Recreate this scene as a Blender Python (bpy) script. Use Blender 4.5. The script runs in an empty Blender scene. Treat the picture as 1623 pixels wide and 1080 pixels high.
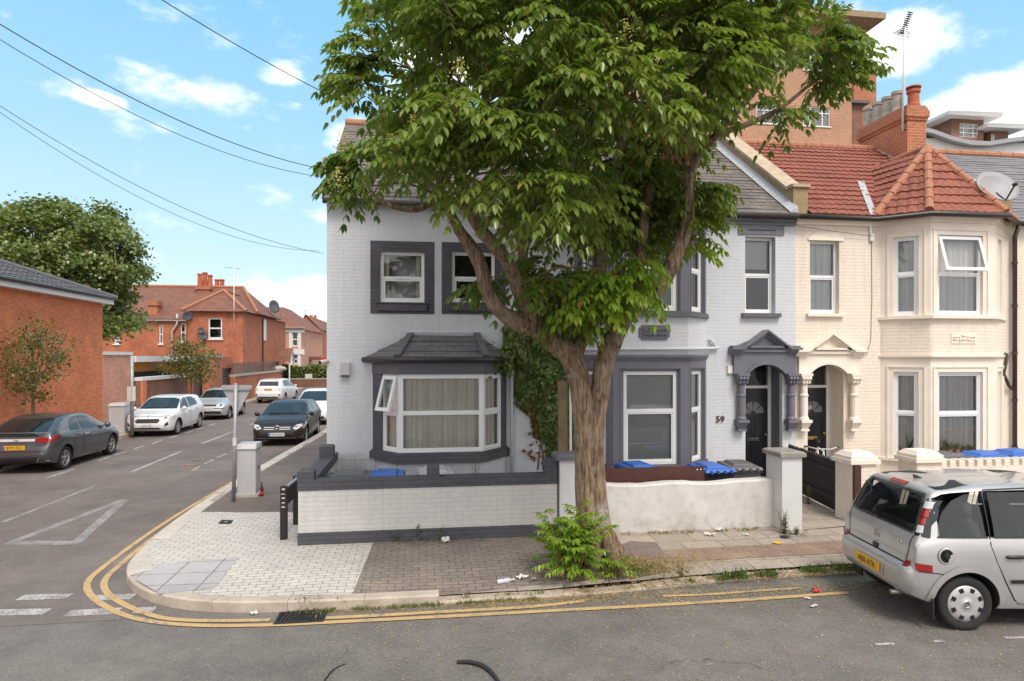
import bpy, bmesh, math, random
import numpy as np
from mathutils import Vector, Matrix
from mathutils.bvhtree import BVHTree
R = math.radians
SC = bpy.context.scene
COL = SC.collection
V3 = Vector
# ------------------------------------------------------------------ camera
FPX, CX, HZ, CAMH = 1020.0, 811.5, 565.0, 3.05      # focal length, centre, horizon (photo pixels), eye height (m)
PSI = math.atan(0.1431)
cam_d = bpy.data.cameras.new('camera'); cam = bpy.data.objects.new('camera', cam_d); COL.objects.link(cam)
cam.location = (0, 0, CAMH); cam.rotation_euler = (R(90), 0, -PSI)
cam_d.sensor_width = 36; cam_d.lens = 36 * FPX / 1623; cam_d.shift_y = (HZ - 540) / 1623
cam_d.clip_start = 0.1; cam_d.clip_end = 3000
SC.camera = cam
# ------------------------------------------------------------------ light, exposure
SUN_EL, SUN_AZ = R(54), R(162)      # azimuth: direction the light comes FROM, clockwise from +Y
sd = bpy.data.lights.new('sun', 'SUN'); sun = bpy.data.objects.new('sun', sd); COL.objects.link(sun)
sd.energy = 1.4; sd.angle = R(22); sd.color = (1.0, 0.92, 0.82)
_sv = Vector((math.sin(SUN_AZ) * math.cos(SUN_EL), math.cos(SUN_AZ) * math.cos(SUN_EL), math.sin(SUN_EL)))
sun.rotation_euler = (-_sv).to_track_quat('-Z', 'Y').to_euler(); sun.location = (0, -10, 30)
SC.view_settings.view_transform = 'Standard'; SC.view_settings.look = 'None'
SC.view_settings.exposure = 1.06; SC.view_settings.gamma = 1; SC.view_settings.use_curve_mapping = False
SC.cycles.max_bounces = 8; SC.cycles.transparent_max_bounces = 12; SC.cycles.use_denoising = True
SC.cycles.caustics_reflective = False; SC.cycles.caustics_refractive = False
SC.cycles.sample_clamp_indirect = 4
W = bpy.data.worlds.new('World'); SC.world = W; W.use_nodes = True
def world_dir(px, py):
 u, v = (px - CX) / FPX, (HZ - py) / FPX
 c, s = math.cos(PSI), math.sin(PSI)
 return Vector((s + u * c, c - u * s, v)).normalized()
def build_sky():
 nt = W.node_tree; N = nt.nodes; L = nt.links
 N.clear()
 out = N.new('ShaderNodeOutputWorld')
 sky = N.new('ShaderNodeTexSky'); sky.sky_type = 'NISHITA'; sky.sun_disc = False
 sky.sun_elevation = SUN_EL; sky.sun_rotation = SUN_AZ
 sky.air_density = 1.0; sky.dust_density = 1.0; sky.ozone_density = 1.2; sky.altitude = 30
 bg = N.new('ShaderNodeBackground'); bg.inputs[1].default_value = 0.080
 tc = N.new('ShaderNodeTexCoord')
 def math_(op, a, b=None, clamp=False):
  n = N.new('ShaderNodeMath'); n.operation = op; n.use_clamp = clamp
  for i, x in enumerate((a, b)):
   if x is None: continue
   if isinstance(x, (int, float)): n.inputs[i].default_value = x
   else: L.new(x, n.inputs[i])
  return n.outputs[0]
 # summer blue paling to the horizon, over the physical sky
 sep = N.new('ShaderNodeSeparateXYZ'); L.new(tc.outputs['Generated'], sep.inputs[0])
 rp = N.new('ShaderNodeValToRGB'); L.new(sep.outputs['Z'], rp.inputs[0]); e = rp.color_ramp.elements
 e[0].position = 0.0; e[0].color = (6.1, 6.6, 6.9, 1); e[1].position = .55; e[1].color = (1.6, 3.9, 6.0, 1)
 for ps, c in ((.12, (4.4, 6.0, 6.9, 1)), (.30, (2.9, 5.1, 6.6, 1)), (.45, (2.0, 4.4, 6.3, 1))): k = e.new(ps); k.color = c
 sm = N.new('ShaderNodeMix'); sm.data_type = 'RGBA'; sm.inputs[0].default_value = .85; L.new(sky.outputs[0], sm.inputs[6]); L.new(rp.outputs[0], sm.inputs[7]); L.new(sm.outputs[2], bg.inputs[0])
 # clouds: soft cumulus masses, each a direction in the sky with a size, broken up by noise
 nz = N.new('ShaderNodeTexNoise'); nz.inputs['Scale'].default_value = 9; nz.inputs['Detail'].default_value = 9; nz.inputs['Roughness'].default_value = .6
 mp = N.new('ShaderNodeMapping'); mp.inputs['Scale'].default_value = (1, 1, 2.0)
 L.new(tc.outputs['Generated'], mp.inputs[0]); L.new(mp.outputs[0], nz.inputs['Vector'])
 blobs = [(1425, 75, 95, 58, 1.0), (1350, 70, 70, 60, .8), (1560, 185, 120, 62, 1.15), (1660, 200, 120, 70, 1.1), (295, 138, 105, 36, .72), (235, 112, 40, 16, .5), (455, 121, 52, 24, .8),
    (160, 158, 34, 12, .8), (560, 215, 60, 42, .6), (760, 60, 150, 110, .8), (1000, 120, 260, 140, .9), (470, 165, 34, 12, .45),
    (470, 490, 190, 65, 1.0), (300, 520, 260, 42, .6), (520, 345, 42, 18, .5), (780, 330, 260, 120, .8)]
 tot = None; cl_sig = 0
 for px, py, rx, ry, w in blobs:
  d = world_dir(px, py)
  t = Vector((0, 0, 1)).cross(d).normalized(); up = d.cross(t)
  def dot(v, k):
   n = N.new('ShaderNodeVectorMath'); n.operation = 'DOT_PRODUCT'; L.new(tc.outputs['Generated'], n.inputs[0])
   n.inputs[1].default_value = tuple(v * k); return n.outputs['Value']
  a = dot(t, FPX / rx * .95); b = dot(up, FPX / ry * .95)
  r2 = math_('ADD', math_('MULTIPLY', a, a), math_('MULTIPLY', b, b))
  f = math_('MULTIPLY', math_('SUBTRACT', 1.0, math_('SQRT', r2)), w)
  front = dot(d, 1.0)
  f = math_('ADD', f, math_('MULTIPLY', math_('LESS_THAN', front, 0.2), -50))
  f = math_('MAXIMUM', f, -.6)
  tot = f if tot is None else math_('MAXIMUM', tot, f)
 # unseen cloud behind the camera, thickened to give neutral fill light
 nz2 = N.new('ShaderNodeTexNoise'); nz2.inputs['Scale'].default_value = 2.6; nz2.inputs['Detail'].default_value = 6
 L.new(mp.outputs[0], nz2.inputs['Vector'])
 back = math_('MULTIPLY', math_('LESS_THAN', sep.outputs['Y'], 0.25), math_('SUBTRACT', nz2.outputs['Fac'], .22))
 tot = math_('MAXIMUM', tot, math_('MULTIPLY', back, 3.0))
 dens = math_('ADD', tot, math_('MULTIPLY', math_('SUBTRACT', nz.outputs['Fac'], .55), 1.7))
 mask = N.new('ShaderNodeMapRange'); mask.interpolation_type = 'SMOOTHSTEP'; L.new(dens, mask.inputs[0]); mask.inputs[1].default_value = 0.02; mask.inputs[2].default_value = .55
 core = N.new('ShaderNodeMapRange'); L.new(dens, core.inputs[0]); core.inputs[1].default_value = .4; core.inputs[2].default_value = 1.2
 cc = N.new('ShaderNodeMix'); cc.data_type = 'RGBA'; L.new(core.outputs[0], cc.inputs[0])
 cc.inputs[6].default_value = (1.0, .99, .98, 1); cc.inputs[7].default_value = (.88, .865, .86, 1)
 cb = N.new('ShaderNodeBackground'); L.new(cc.outputs[2], cb.inputs[0]); cb.inputs[1].default_value = .74
 mx = N.new('ShaderNodeMixShader'); L.new(math_('MULTIPLY', mask.outputs[0], .93), mx.inputs[0])
 L.new(bg.outputs[0], mx.inputs[1]); L.new(cb.outputs[0], mx.inputs[2]); L.new(mx.outputs[0], out.inputs[0])
build_sky()
# ------------------------------------------------------------------ pixel -> world (surveying helpers)
_c, _s = math.cos(PSI), math.sin(PSI)
def ray(px, py):
 u, v = (px - CX) / FPX, (HZ - py) / FPX
 return Vector((_s + u * _c, _c - u * _s, v))
def gp(px, py, z=0.0):                       # point on the level z
 d = ray(px, py); k = (z - CAMH) / d.z
 return Vector((d.x * k, d.y * k, z))
def yp(px, py, Y):                           # point on the plane y = Y
 d = ray(px, py); k = Y / d.y
 return Vector((d.x * k, Y, CAMH + d.z * k))
def xp(px, py, X):                           # point on the plane x = X
 d = ray(px, py); k = X / d.x
 return Vector((X, d.y * k, CAMH + d.z * k))
# ------------------------------------------------------------------ scene tree helpers
def tag(o, label=None, cat=None, group=None, kind=None):
 if label: o['label'] = label
 if cat: o['category'] = cat
 if group: o['group'] = group
 if kind: o['kind'] = kind
 return o
def thing(name, label, cat, loc=(0, 0, 0), rz=0, group=None):
 o = bpy.data.objects.new(name, None); COL.objects.link(o); o.empty_display_size = .2
 o.location = loc; o.rotation_euler = (0, 0, rz)
 return tag(o, label, cat, group)
def origin_of(o):
 v = Vector((0, 0, 0))
 while o: v += o.location; o = o.parent
 return v
def copy_tree(o, parent=None):
 c = o.copy(); COL.objects.link(c)
 if parent: c.parent = parent
 for ch in list(o.children): copy_tree(ch, c)
 return c
class Fr:                                    # a vertical plane: along t, up z, out n
 def __init__(s, O, t, n=None):
  s.O = Vector(O); s.t = Vector(t).normalized()
  s.n = Vector(n) if n else s.t.cross(Vector((0, 0, 1)))
 def P(s, a, b, d=0): return s.O + s.t * a + Vector((0, 0, b)) + s.n * d
 def px(s, px, py):
  d = ray(px, py); C = Vector((0, 0, CAMH)); k = (s.O - C).dot(s.n) / d.dot(s.n)
  p = C + d * k - s.O
  return p.dot(s.t), p.z
class MB:
 def __init__(s): s.v = []; s.f = []; s.m = []; s.sm = []; s.cur = 0; s.smooth = False
 def add(s, vs, fs):
  b = len(s.v); s.v.extend(tuple(v) for v in vs)
  for f in fs: s.f.append([b + i for i in f]); s.m.append(s.cur); s.sm.append(s.smooth)
  return s
 def poly(s, pts): return s.add(pts, [list(range(len(pts)))])
 def hexa(s, p): return s.add(p, [(3, 2, 1, 0), (4, 5, 6, 7), (0, 1, 5, 4), (1, 2, 6, 5), (2, 3, 7, 6), (3, 0, 4, 7)])
 def box(s, x0, x1, y0, y1, z0, z1):
  return s.hexa([(x0, y0, z0), (x1, y0, z0), (x1, y1, z0), (x0, y1, z0), (x0, y0, z1), (x1, y0, z1), (x1, y1, z1), (x0, y1, z1)])
 def fbox(s, F, a0, a1, b0, b1, d0, d1):
  P = F.P
  return s.hexa([P(a0, b0, d1), P(a1, b0, d1), P(a1, b0, d0), P(a0, b0, d0), P(a0, b1, d1), P(a1, b1, d1), P(a1, b1, d0), P(a0, b1, d0)])
 def obox(s, c, ax, ay, az, hx, hy, hz):
  c = Vector(c); ax, ay, az = Vector(ax).normalized() * hx, Vector(ay).normalized() * hy, Vector(az).normalized() * hz
  return s.hexa([c - ax - ay - az, c + ax - ay - az, c + ax + ay - az, c - ax + ay - az, c - ax - ay + az, c + ax - ay + az, c + ax + ay + az, c - ax + ay + az])
 def bar(s, p0, p1, w, h, up=(0, 0, 1)):
  p0, p1 = Vector(p0), Vector(p1); d = p1 - p0; side = d.cross(Vector(up)).normalized(); u = side.cross(d).normalized()
  return s.obox((p0 + p1) / 2, d, side, u, d.length / 2, w / 2, h / 2)
 def fprism(s, F, pts, d0, d1):           # pts (a,b) anticlockwise seen from outside
  n = len(pts)
  vs = [F.P(a, b, d1) for a, b in pts] + [F.P(a, b, d0) for a, b in pts]
  return s.add(vs, [list(range(n)), list(range(2 * n - 1, n - 1, -1))] + [(i, n + i, n + (i + 1) % n, (i + 1) % n) for i in range(n)])
 def zprism(s, pts, z0, z1):              # pts (x,y) anticlockwise seen from above
  n = len(pts); vs = [(x, y, z1) for x, y in pts] + [(x, y, z0) for x, y in pts]
  return s.add(vs, [list(range(n)), list(range(2 * n - 1, n - 1, -1))] + [(i, n + i, n + (i + 1) % n, (i + 1) % n) for i in range(n)])
 def tube(s, pts, rs, n=8, caps=True):
  pts = [Vector(p) for p in pts]
  if isinstance(rs, (int, float)): rs = [rs] * len(pts)
  b = len(s.v); prev = None; rings = []
  for i, p in enumerate(pts):
   d = (pts[min(i + 1, len(pts) - 1)] - pts[max(i - 1, 0)])
   if d.length < 1e-9: d = Vector((0, 0, 1))
   d.normalize()
   if prev is None: u = d.orthogonal().normalized()
   else:
    u = prev - d * prev.dot(d)
    u = u.normalized() if u.length > 1e-6 else d.orthogonal().normalized()
   prev = u; w = d.cross(u)
   for k in range(n):
    a = 2 * math.pi * k / n; s.v.append(tuple(p + (u * math.cos(a) + w * math.sin(a)) * rs[i]))
  fs = []
  for i in range(len(pts) - 1):
   for k in range(n):
    k2 = (k + 1) % n; fs.append([b + i * n + k, b + i * n + k2, b + (i + 1) * n + k2, b + (i + 1) * n + k])
  if caps:
   fs.append([b + k for k in range(n)][::-1]); fs.append([b + (len(pts) - 1) * n + k for k in range(n)])
  for f in fs: s.f.append(f); s.m.append(s.cur); s.sm.append(s.smooth)
  return s
 def cyl(s, p0, p1, r, r1=None, n=16): return s.tube([p0, p1], [r, r if r1 is None else r1], n)
 def lathe(s, c, prof, n=24, axis=(0, 0, 1)):      # prof: (r, h) along axis
  ax = Vector(axis).normalized(); c = Vector(c); u = ax.orthogonal().normalized(); w = ax.cross(u)
  vs = []; fs = []
  for r, h in prof:
   for k in range(n):
    a = 2 * math.pi * k / n; vs.append(c + ax * h + (u * math.cos(a) + w * math.sin(a)) * r)
  for i in range(len(prof) - 1):
   for k in range(n):
    k2 = (k + 1) % n; fs.append((i * n + k, i * n + k2, (i + 1) * n + k2, (i + 1) * n + k))
  fs.append(tuple(range(n))[::-1]); fs.append(tuple((len(prof) - 1) * n + k for k in range(n)))
  return s.add(vs, fs)
 def wall(s, F, a0, a1, b0, b1, holes=(), d=0, reveal=.12, top=None):
  """outer skin of a wall with rectangular openings and their reveals"""
  A = sorted({a0, a1, *[h[0] for h in holes], *[h[1] for h in holes]}); B = sorted({b0, b1, *[h[2] for h in holes], *[h[3] for h in holes]})
  A = [a for a in A if a0 - 1e-6 <= a <= a1 + 1e-6]; B = [b for b in B if b0 - 1e-6 <= b <= b1 + 1e-6]
  for i in range(len(A) - 1):
   for j in range(len(B) - 1):
    ca, cb = (A[i] + A[i + 1]) / 2, (B[j] + B[j + 1]) / 2
    if any(h[0] < ca < h[1] and h[2] < cb < h[3] for h in holes): continue
    s.poly([F.P(A[i], B[j], d), F.P(A[i + 1], B[j], d), F.P(A[i + 1], B[j + 1], d), F.P(A[i], B[j + 1], d)])
  for h in holes:
   p = [(h[0], h[2]), (h[1], h[2]), (h[1], h[3]), (h[0], h[3])]
   for i in range(4):
    q, r = p[i], p[(i + 1) % 4]
    s.poly([F.P(*q, d), F.P(*q, d - reveal), F.P(*r, d - reveal), F.P(*r, d)])
  return s
 def build(s, name, mats, parent=None, at=None, local=False, label=None, uv=True):
  me = bpy.data.meshes.new(name)
  off = Vector((0, 0, 0)) if local else (origin_of(parent) if parent else Vector(at) if at else Vector((0, 0, 0)))
  vs = np.array(s.v, dtype=np.float32).reshape(-1, 3) - np.array(off, dtype=np.float32)
  me.from_pydata(vs.tolist(), [], s.f)
  if not isinstance(mats, (list, tuple)): mats = [mats]
  for m in mats: me.materials.append(m)
  me.polygons.foreach_set('material_index', s.m); me.polygons.foreach_set('use_smooth', s.sm)
  me.update()
  if uv: auto_uv(me, uv == 'flat')
  o = bpy.data.objects.new(name, me); COL.objects.link(o)
  if parent: o.parent = parent
  elif at is not None: o.location = at
  if label: o['label'] = label
  return o
def auto_uv(me, plan=False):                             # box mapping in metres: u along the wall, v up it
 nl = len(me.loops)
 if nl == 0: return
 co = np.empty(len(me.vertices) * 3, np.float32); me.vertices.foreach_get('co', co); co = co.reshape(-1, 3)
 vi = np.empty(nl, np.int32); me.loops.foreach_get('vertex_index', vi)
 npoly = len(me.polygons); nn = np.empty(npoly * 3, np.float32); me.polygons.foreach_get('normal', nn); nn = nn.reshape(-1, 3)
 lt = np.empty(npoly, np.int32); me.polygons.foreach_get('loop_total', lt)
 pi = np.repeat(np.arange(npoly), lt); n = nn[pi]; p = co[vi]
 hl = np.hypot(n[:, 0], n[:, 1]); flat = (hl < .05) | plan
 hl = np.where(flat, 1, hl); tx, ty = -n[:, 1] / hl, n[:, 0] / hl
 u = np.where(flat, p[:, 0], p[:, 0] * tx + p[:, 1] * ty)
 slope = np.where(flat, 1, hl)
 v = np.where(flat, p[:, 1], p[:, 2] / np.maximum(slope, .2))
 uvl = me.uv_layers.new(name='UVMap'); uvl.data.foreach_set('uv', np.stack([u, v], 1).astype(np.float32).ravel())
# ------------------------------------------------------------------ materials
class NT:
 def __init__(s, name):
  s.m = bpy.data.materials.new(name); s.m.use_nodes = True; s.N = s.m.node_tree.nodes; s.L = s.m.node_tree.links
  s.b = s.N['Principled BSDF']; s.uvn = None
 def node(s, t, **kw):
  n = s.N.new(t)
  for k, v in kw.items(): setattr(n, k, v)
  return n
 def set(s, sock, v):
  if isinstance(v, bpy.types.NodeSocket): s.L.new(v, sock)
  elif isinstance(v, (tuple, list)) and len(v) == 3 and sock.type == 'RGBA': sock.default_value = (*v, 1)
  else: sock.default_value = v
 def uv(s, scale=None, rot=None, loc=None):
  if s.uvn is None: s.uvn = s.node('ShaderNodeUVMap')
  if scale is None and rot is None and loc is None: return s.uvn.outputs[0]
  m = s.node('ShaderNodeMapping'); s.L.new(s.uvn.outputs[0], m.inputs[0])
  if scale: m.inputs['Scale'].default_value = scale
  if rot: m.inputs['Rotation'].default_value = rot
  if loc: m.inputs['Location'].default_value = loc
  return m.outputs[0]
 def pos(s, which='Object'):
  return s.node('ShaderNodeTexCoord').outputs[which]
 def wpos(s): return s.node('ShaderNodeNewGeometry').outputs['Position']
 def noise(s, scale, detail=4, rough=.55, vec=None, dist=0):
  n = s.node('ShaderNodeTexNoise'); n.inputs['Scale'].default_value = scale; n.inputs['Detail'].default_value = detail; n.inputs['Roughness'].default_value = rough
  n.inputs['Distortion'].default_value = dist
  s.L.new(vec if vec is not None else s.wpos(), n.inputs['Vector']); return n.outputs['Fac']
 def ramp(s, fac, a, b, lo=0, hi=1):
  r = s.node('ShaderNodeMapRange'); s.set(r.inputs[0], fac); r.inputs[1].default_value = a; r.inputs[2].default_value = b; r.inputs[3].default_value = lo; r.inputs[4].default_value = hi
  return r.outputs[0]
 def mix(s, fac, a, b, mode='MIX'):
  n = s.node('ShaderNodeMix', data_type='RGBA', blend_type=mode); s.set(n.inputs[0], fac); s.set(n.inputs[6], a); s.set(n.inputs[7], b); return n.outputs[2]
 def math(s, op, a, b=0.0):
  n = s.node('ShaderNodeMath', operation=op); s.set(n.inputs[0], a); s.set(n.inputs[1], b); return n.outputs[0]
 def bump(s, h, strength=.5, dist=.01, prev=None):
  n = s.node('ShaderNodeBump'); n.inputs['Strength'].default_value = strength; n.inputs['Distance'].default_value = dist; s.L.new(h, n.inputs['Height'])
  if prev is not None: s.L.new(prev, n.inputs['Normal'])
  s.L.new(n.outputs[0], s.b.inputs['Normal']); return n.outputs[0]
 def done(s, col=None, rough=.7, metal=0, spec=None, coat=None):
  if col is not None: s.set(s.b.inputs['Base Color'], col)
  s.set(s.b.inputs['Roughness'], rough); s.b.inputs['Metallic'].default_value = metal
  if spec is not None: s.b.inputs['Specular IOR Level'].default_value = spec
  if coat: s.b.inputs['Coat Weight'].default_value = coat; s.b.inputs['Coat Roughness'].default_value = .04
  return s.m
M = {}
def dk(c, k): return tuple(x * k for x in c)
def plain(name, col, rough=.6, var=.12, scale=3.0, metal=0, spec=None, bump=0, bscale=60, coat=None):
 t = NT(name); n = t.noise(scale, 5); n2 = t.noise(scale * 9, 3)
 f = t.math('ADD', t.ramp(n, .3, .7, 0, .7), t.ramp(n2, .3, .7, 0, .3))
 c = t.mix(f, dk(col, 1 - var), dk(col, 1 + var * .7)) if var else col
 if bump: t.bump(t.noise(bscale, 3), bump, .01)
 M[name] = t.done(c, rough, metal, spec, coat); return M[name]
def brick(name, c1, c2, mortar, bw=.225, bh=.075, ms=.010, bump=.5, bd=.006, var=.15, dirt=None, off=.5, rough=.85, bias=0, soot=0, freq=2, grit=.25, wobble=.022, streak=0):
 t = NT(name); b = t.node('ShaderNodeTexBrick'); wob = t.node('ShaderNodeTexNoise'); wob.inputs['Scale'].default_value = 3.5; wob.inputs['Detail'].default_value = 5; t.L.new(t.wpos(), wob.inputs['Vector']); ws = t.node('ShaderNodeVectorMath', operation='MULTIPLY_ADD'); t.L.new(wob.outputs['Color'], ws.inputs[0]); ws.inputs[1].default_value = (wobble, wobble, 0); t.L.new(t.uv(), ws.inputs[2]); t.L.new(ws.outputs[0], b.inputs['Vector']); b.offset = off; b.offset_frequency = freq
 for i, c in enumerate((c1, c2, mortar)): b.inputs[i + 1].default_value = (*c, 1)
 b.inputs['Scale'].default_value = 1; b.inputs['Mortar Size'].default_value = ms; b.inputs['Mortar Smooth'].default_value = .3
 b.inputs['Bias'].default_value = bias; b.inputs['Brick Width'].default_value = bw; b.inputs['Row Height'].default_value = bh
 f = t.noise(1.1, 6, .65); f2 = t.noise(14, 4, .6)
 c = t.mix(t.ramp(f, .3, .7), dk((1, 1, 1), 1 - var), dk((1, 1, 1), 1 + var * .6)); c2_ = t.mix(t.ramp(f2, .3, .7), dk((1, 1, 1), 1 - var * .7), dk((1, 1, 1), 1 + var * .5))
 cc = t.mix(1.0, b.outputs['Color'], c, 'MULTIPLY'); cc = t.mix(1.0, cc, c2_, 'MULTIPLY')
 if streak:
  sm = t.node('ShaderNodeMapping'); sm.inputs['Scale'].default_value = (5, 5, .45); t.L.new(t.wpos(), sm.inputs[0]); sk = t.ramp(t.noise(1.3, 6, .65, sm.outputs[0]), .48, .72); cc = t.mix(t.math('MULTIPLY', sk, streak), cc, t.mix(1, cc, (.78, .75, .70), 'MULTIPLY'))
 if dirt:
  g = t.ramp(t.noise(.55, 7, .7), .5, .78); cc = t.mix(t.math('MULTIPLY', g, dirt[1]), cc, dirt[0])
 h = t.math('SUBTRACT', t.ramp(t.noise(35, 3), 0, 1, 0, grit), b.outputs['Fac'])
 t.bump(h, bump, bd); M[name] = t.done(cc, rough); return M[name]
# ================================================================== material library
def build_materials():
 # asphalt with aggregate specks
 for name, col, sp in (('asphalt', (.180, .162, .148), 1.0), ('side_asphalt', (.192, .158, .145), .7), ('path_tarmac', (.195, .158, .14), .45)):
  t = NT(name); p = t.wpos()
  vor = t.node('ShaderNodeTexVoronoi'); vor.inputs['Scale'].default_value = 62; t.L.new(p, vor.inputs['Vector'])
  rnd = t.node('ShaderNodeSeparateColor'); t.L.new(vor.outputs['Color'], rnd.inputs[0])
  speck = t.math('MULTIPLY', t.ramp(rnd.outputs[0], .72, 1.0), t.ramp(vor.outputs['Distance'], .5, .15))
  dark = t.ramp(rnd.outputs[1], .75, 1.0, 0, .7)
  patch = t.noise(.35, 8, .68); mid = t.noise(2.2, 6, .7)
  c = t.mix(t.ramp(patch, .35, .68), dk(col, .74), dk(col, 1.22))
  c = t.mix(t.ramp(mid, .35, .7), t.mix(1, c, (.86, .86, .86), 'MULTIPLY'), t.mix(1, c, (1.1, 1.1, 1.1), 'MULTIPLY'))
  c = t.mix(t.math('MULTIPLY', dark, .6), c, dk(col, .35)); c = t.mix(t.math('MULTIPLY', speck, .75 * sp), c, (.42, .40, .37))
  # stains and darker repairs
  st = t.math('MULTIPLY', t.ramp(t.noise(.9, 7, .72, None, .8), .60, .74), .40); c = t.mix(st, c, dk(col, .45)); c = t.mix(t.ramp(t.noise(.30, 2, .4), .56, .572, 0, .14), c, (.09, .085, .082))
  # cracks
  vc = t.node('ShaderNodeTexVoronoi', feature='DISTANCE_TO_EDGE'); vc.inputs['Scale'].default_value = .42
  wob = t.node('ShaderNodeVectorMath', operation='ADD'); nzc = t.node('ShaderNodeTexNoise'); nzc.inputs['Scale'].default_value = 2.4; nzc.inputs['Detail'].default_value = 6
  t.L.new(p, nzc.inputs['Vector']); t.L.new(p, wob.inputs[0]); t.L.new(nzc.outputs['Color'], wob.inputs[1]); t.L.new(wob.outputs[0], vc.inputs['Vector'])
  crack = t.math('MULTIPLY', t.ramp(vc.outputs['Distance'], .010, .0), t.ramp(t.noise(.5, 3), .50, .62))
  c = t.mix(t.math('MULTIPLY', crack, .7), c, dk(col, .3))
  h = t.math('ADD', t.math('MULTIPLY', speck, .6), t.noise(150, 2)); t.bump(h, .45, .008)
  M[name] = t.done(c, .9, spec=.3)
 # painted markings, worn to the asphalt
 for name, col, wear in (('white_line', (.50, .48, .46), .50), ('old_white_line', (.36, .34, .325), .53), ('yellow_line', (.55, .37, .165), .455), ('orange_mark', (.50, .2, .1), .5)):
  t = NT(name); w = t.math('ADD', t.math('MULTIPLY', t.noise(34, 4, .7), .55), t.math('MULTIPLY', t.noise(3, 5, .7), .5))
  k = t.ramp(w, wear - .04, wear + .06); c = t.mix(k, dk((.175, .16, .15), 1.02), col); c = t.mix(t.ramp(t.noise(5, 5), .3, .7, 0, .35), c, dk(col, .62))
  t.bump(t.noise(120, 2), .3, .005); M[name] = t.done(c, .8)
 brick('light_blocks', (.60, .55, .50), (.52, .475, .43), (.16, .14, .12), .205, .105, .0055, .5, .006, .14, ((.30, .27, .24), .35))
 brick('brown_blocks', (.27, .215, .18), (.215, .172, .148), (.085, .07, .055), .205, .105, .0065, .6, .008, .22, ((.33, .27, .19), .5))
 brick('red_blocks', (.31, .20, .16), (.25, .165, .135), (.19, .14, .095), .105, .21, .006, .5, .006, .2, ((.38, .29, .15), .75))
 brick('slabs', (.41, .345, .295), (.335, .285, .245), (.15, .12, .09), .62, .46, .009, .5, .008, .2, ((.40, .32, .2), .5))
 brick('grey_slabs', (.46, .43, .425), (.41, .385, .38), (.13, .115, .10), .46, .46, .008, .4, .006, .14, ((.4, .36, .3), .3), off=0)
 brick('pavers', (.42, .385, .345), (.36, .33, .30), (.17, .145, .12), .9, .6, .008, .4, .006, .14, ((.3, .26, .22), .4))
 plain('kerb_stone', (.46, .385, .32), .85, .3, 3, bump=.35, bscale=70)
 plain('kerb_pale', (.54, .475, .41), .85, .2, 3, bump=.3, bscale=70)
 plain('soil', (.20, .14, .085), .95, .4, 8, bump=.8, bscale=40)
 plain('concrete', (.42, .38, .34), .85, .2, 4, bump=.3)
 plain('iron', (.05, .045, .045), .6, .3, 12, metal=.6)
 # house walls
 brick('painted_brick', (.64, .655, .695), (.625, .64, .678), (.612, .627, .665), .225, .075, .011, .42, .006, .05, ((.46, .44, .42), .2), grit=.45, streak=.3)
 brick('dark_painted_brick', (.098, .096, .112), (.085, .083, .098), (.075, .074, .086), .225, .075, .010, .7, .008, .16, ((.2, .19, .19), .25))
 brick('white_painted_brick', (.66, .635, .61), (.635, .61, .59), (.60, .575, .55), .225, .075, .010, .5, .007, .08, ((.42, .37, .32), .25), streak=.4)
 plain('dark_trim', (.118, .116, .138), .55, .14, 4, bump=.12)
 plain('slate_trim', (.155, .155, .185), .5, .12, 4, bump=.1)
 brick('cream_render', (.84, .735, .635), (.83, .725, .625), (.81, .705, .605), .225, .075, .012, .5, .008, .07, ((.66, .53, .40), .25), grit=1.2, streak=.5)
 plain('cream_trim', (.85, .75, .65), .6, .07, 3, bump=.12)
 plain('cream_wall', (.80, .68, .56), .75, .09, 3, bump=.35, bscale=30)
 t = NT('render_wall')                      # garden wall: cracked, weathered white render
 n = t.noise(1.6, 8, .7); n2 = t.noise(9, 5, .65)
 sep = t.node('ShaderNodeSeparateXYZ'); t.L.new(t.wpos(), sep.inputs[0])
 c = t.mix(t.ramp(n, .42, .72), (.66, .63, .605), (.50, .465, .435)); c = t.mix(t.ramp(n2, .5, .75, 0, .5), c, (.40, .37, .335))
 splash = t.math('MULTIPLY', t.ramp(sep.outputs['Z'], .42, .13), t.ramp(n2, .35, .65)); c = t.mix(t.math('MULTIPLY', splash, .5), c, (.26, .23, .20))
 t.bump(t.noise(40, 4), .25, .01); M['render_wall'] = t.done(c, .85)
 plain('pier_render', (.64, .635, .645), .7, .07, 3, bump=.15)
 plain('cap_stone', (.30, .265, .235), .85, .25, 8, bump=.4)
 plain('dark_cap', (.15, .148, .158), .7, .2, 8, bump=.3)
 brick('red_brick', (.74, .215, .08), (.56, .145, .055), (.56, .30, .17), .225, .075, .009, .5, .006, .22, ((.20, .07, .05), .3))
 brick('far_red_brick', (.58, .165, .075), (.44, .115, .055), (.46, .24, .15), .225, .075, .009, .4, .006, .32, ((.22, .09, .06), .45), streak=.6)
 brick('pale_red_brick', (.70, .32, .21), (.56, .24, .155), (.56, .40, .31), .225, .075, .010, .4, .006, .18)
 brick('brown_brick', (.30, .135, .08), (.21, .10, .065), (.18, .13, .10), .225, .075, .009, .5, .006, .22)
 brick('flats_brick', (.47, .22, .125), (.40, .175, .095), (.50, .37, .26), .225, .075, .011, .3, .006, .12)
 brick('chimney_brick', (.50, .145, .055), (.40, .11, .05), (.44, .30, .20), .225, .078, .010, .6, .008, .18)
 # roofs
 brick('slate', (.20, .165, .145), (.15, .128, .118), (.05, .04, .036), .30, .20, .006, .8, .02, .25, ((.30, .21, .15), .35))
 brick('pale_slate', (.215, .205, .215), (.18, .172, .18), (.07, .065, .07), .45, .22, .006, .8, .02, .15)
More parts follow.
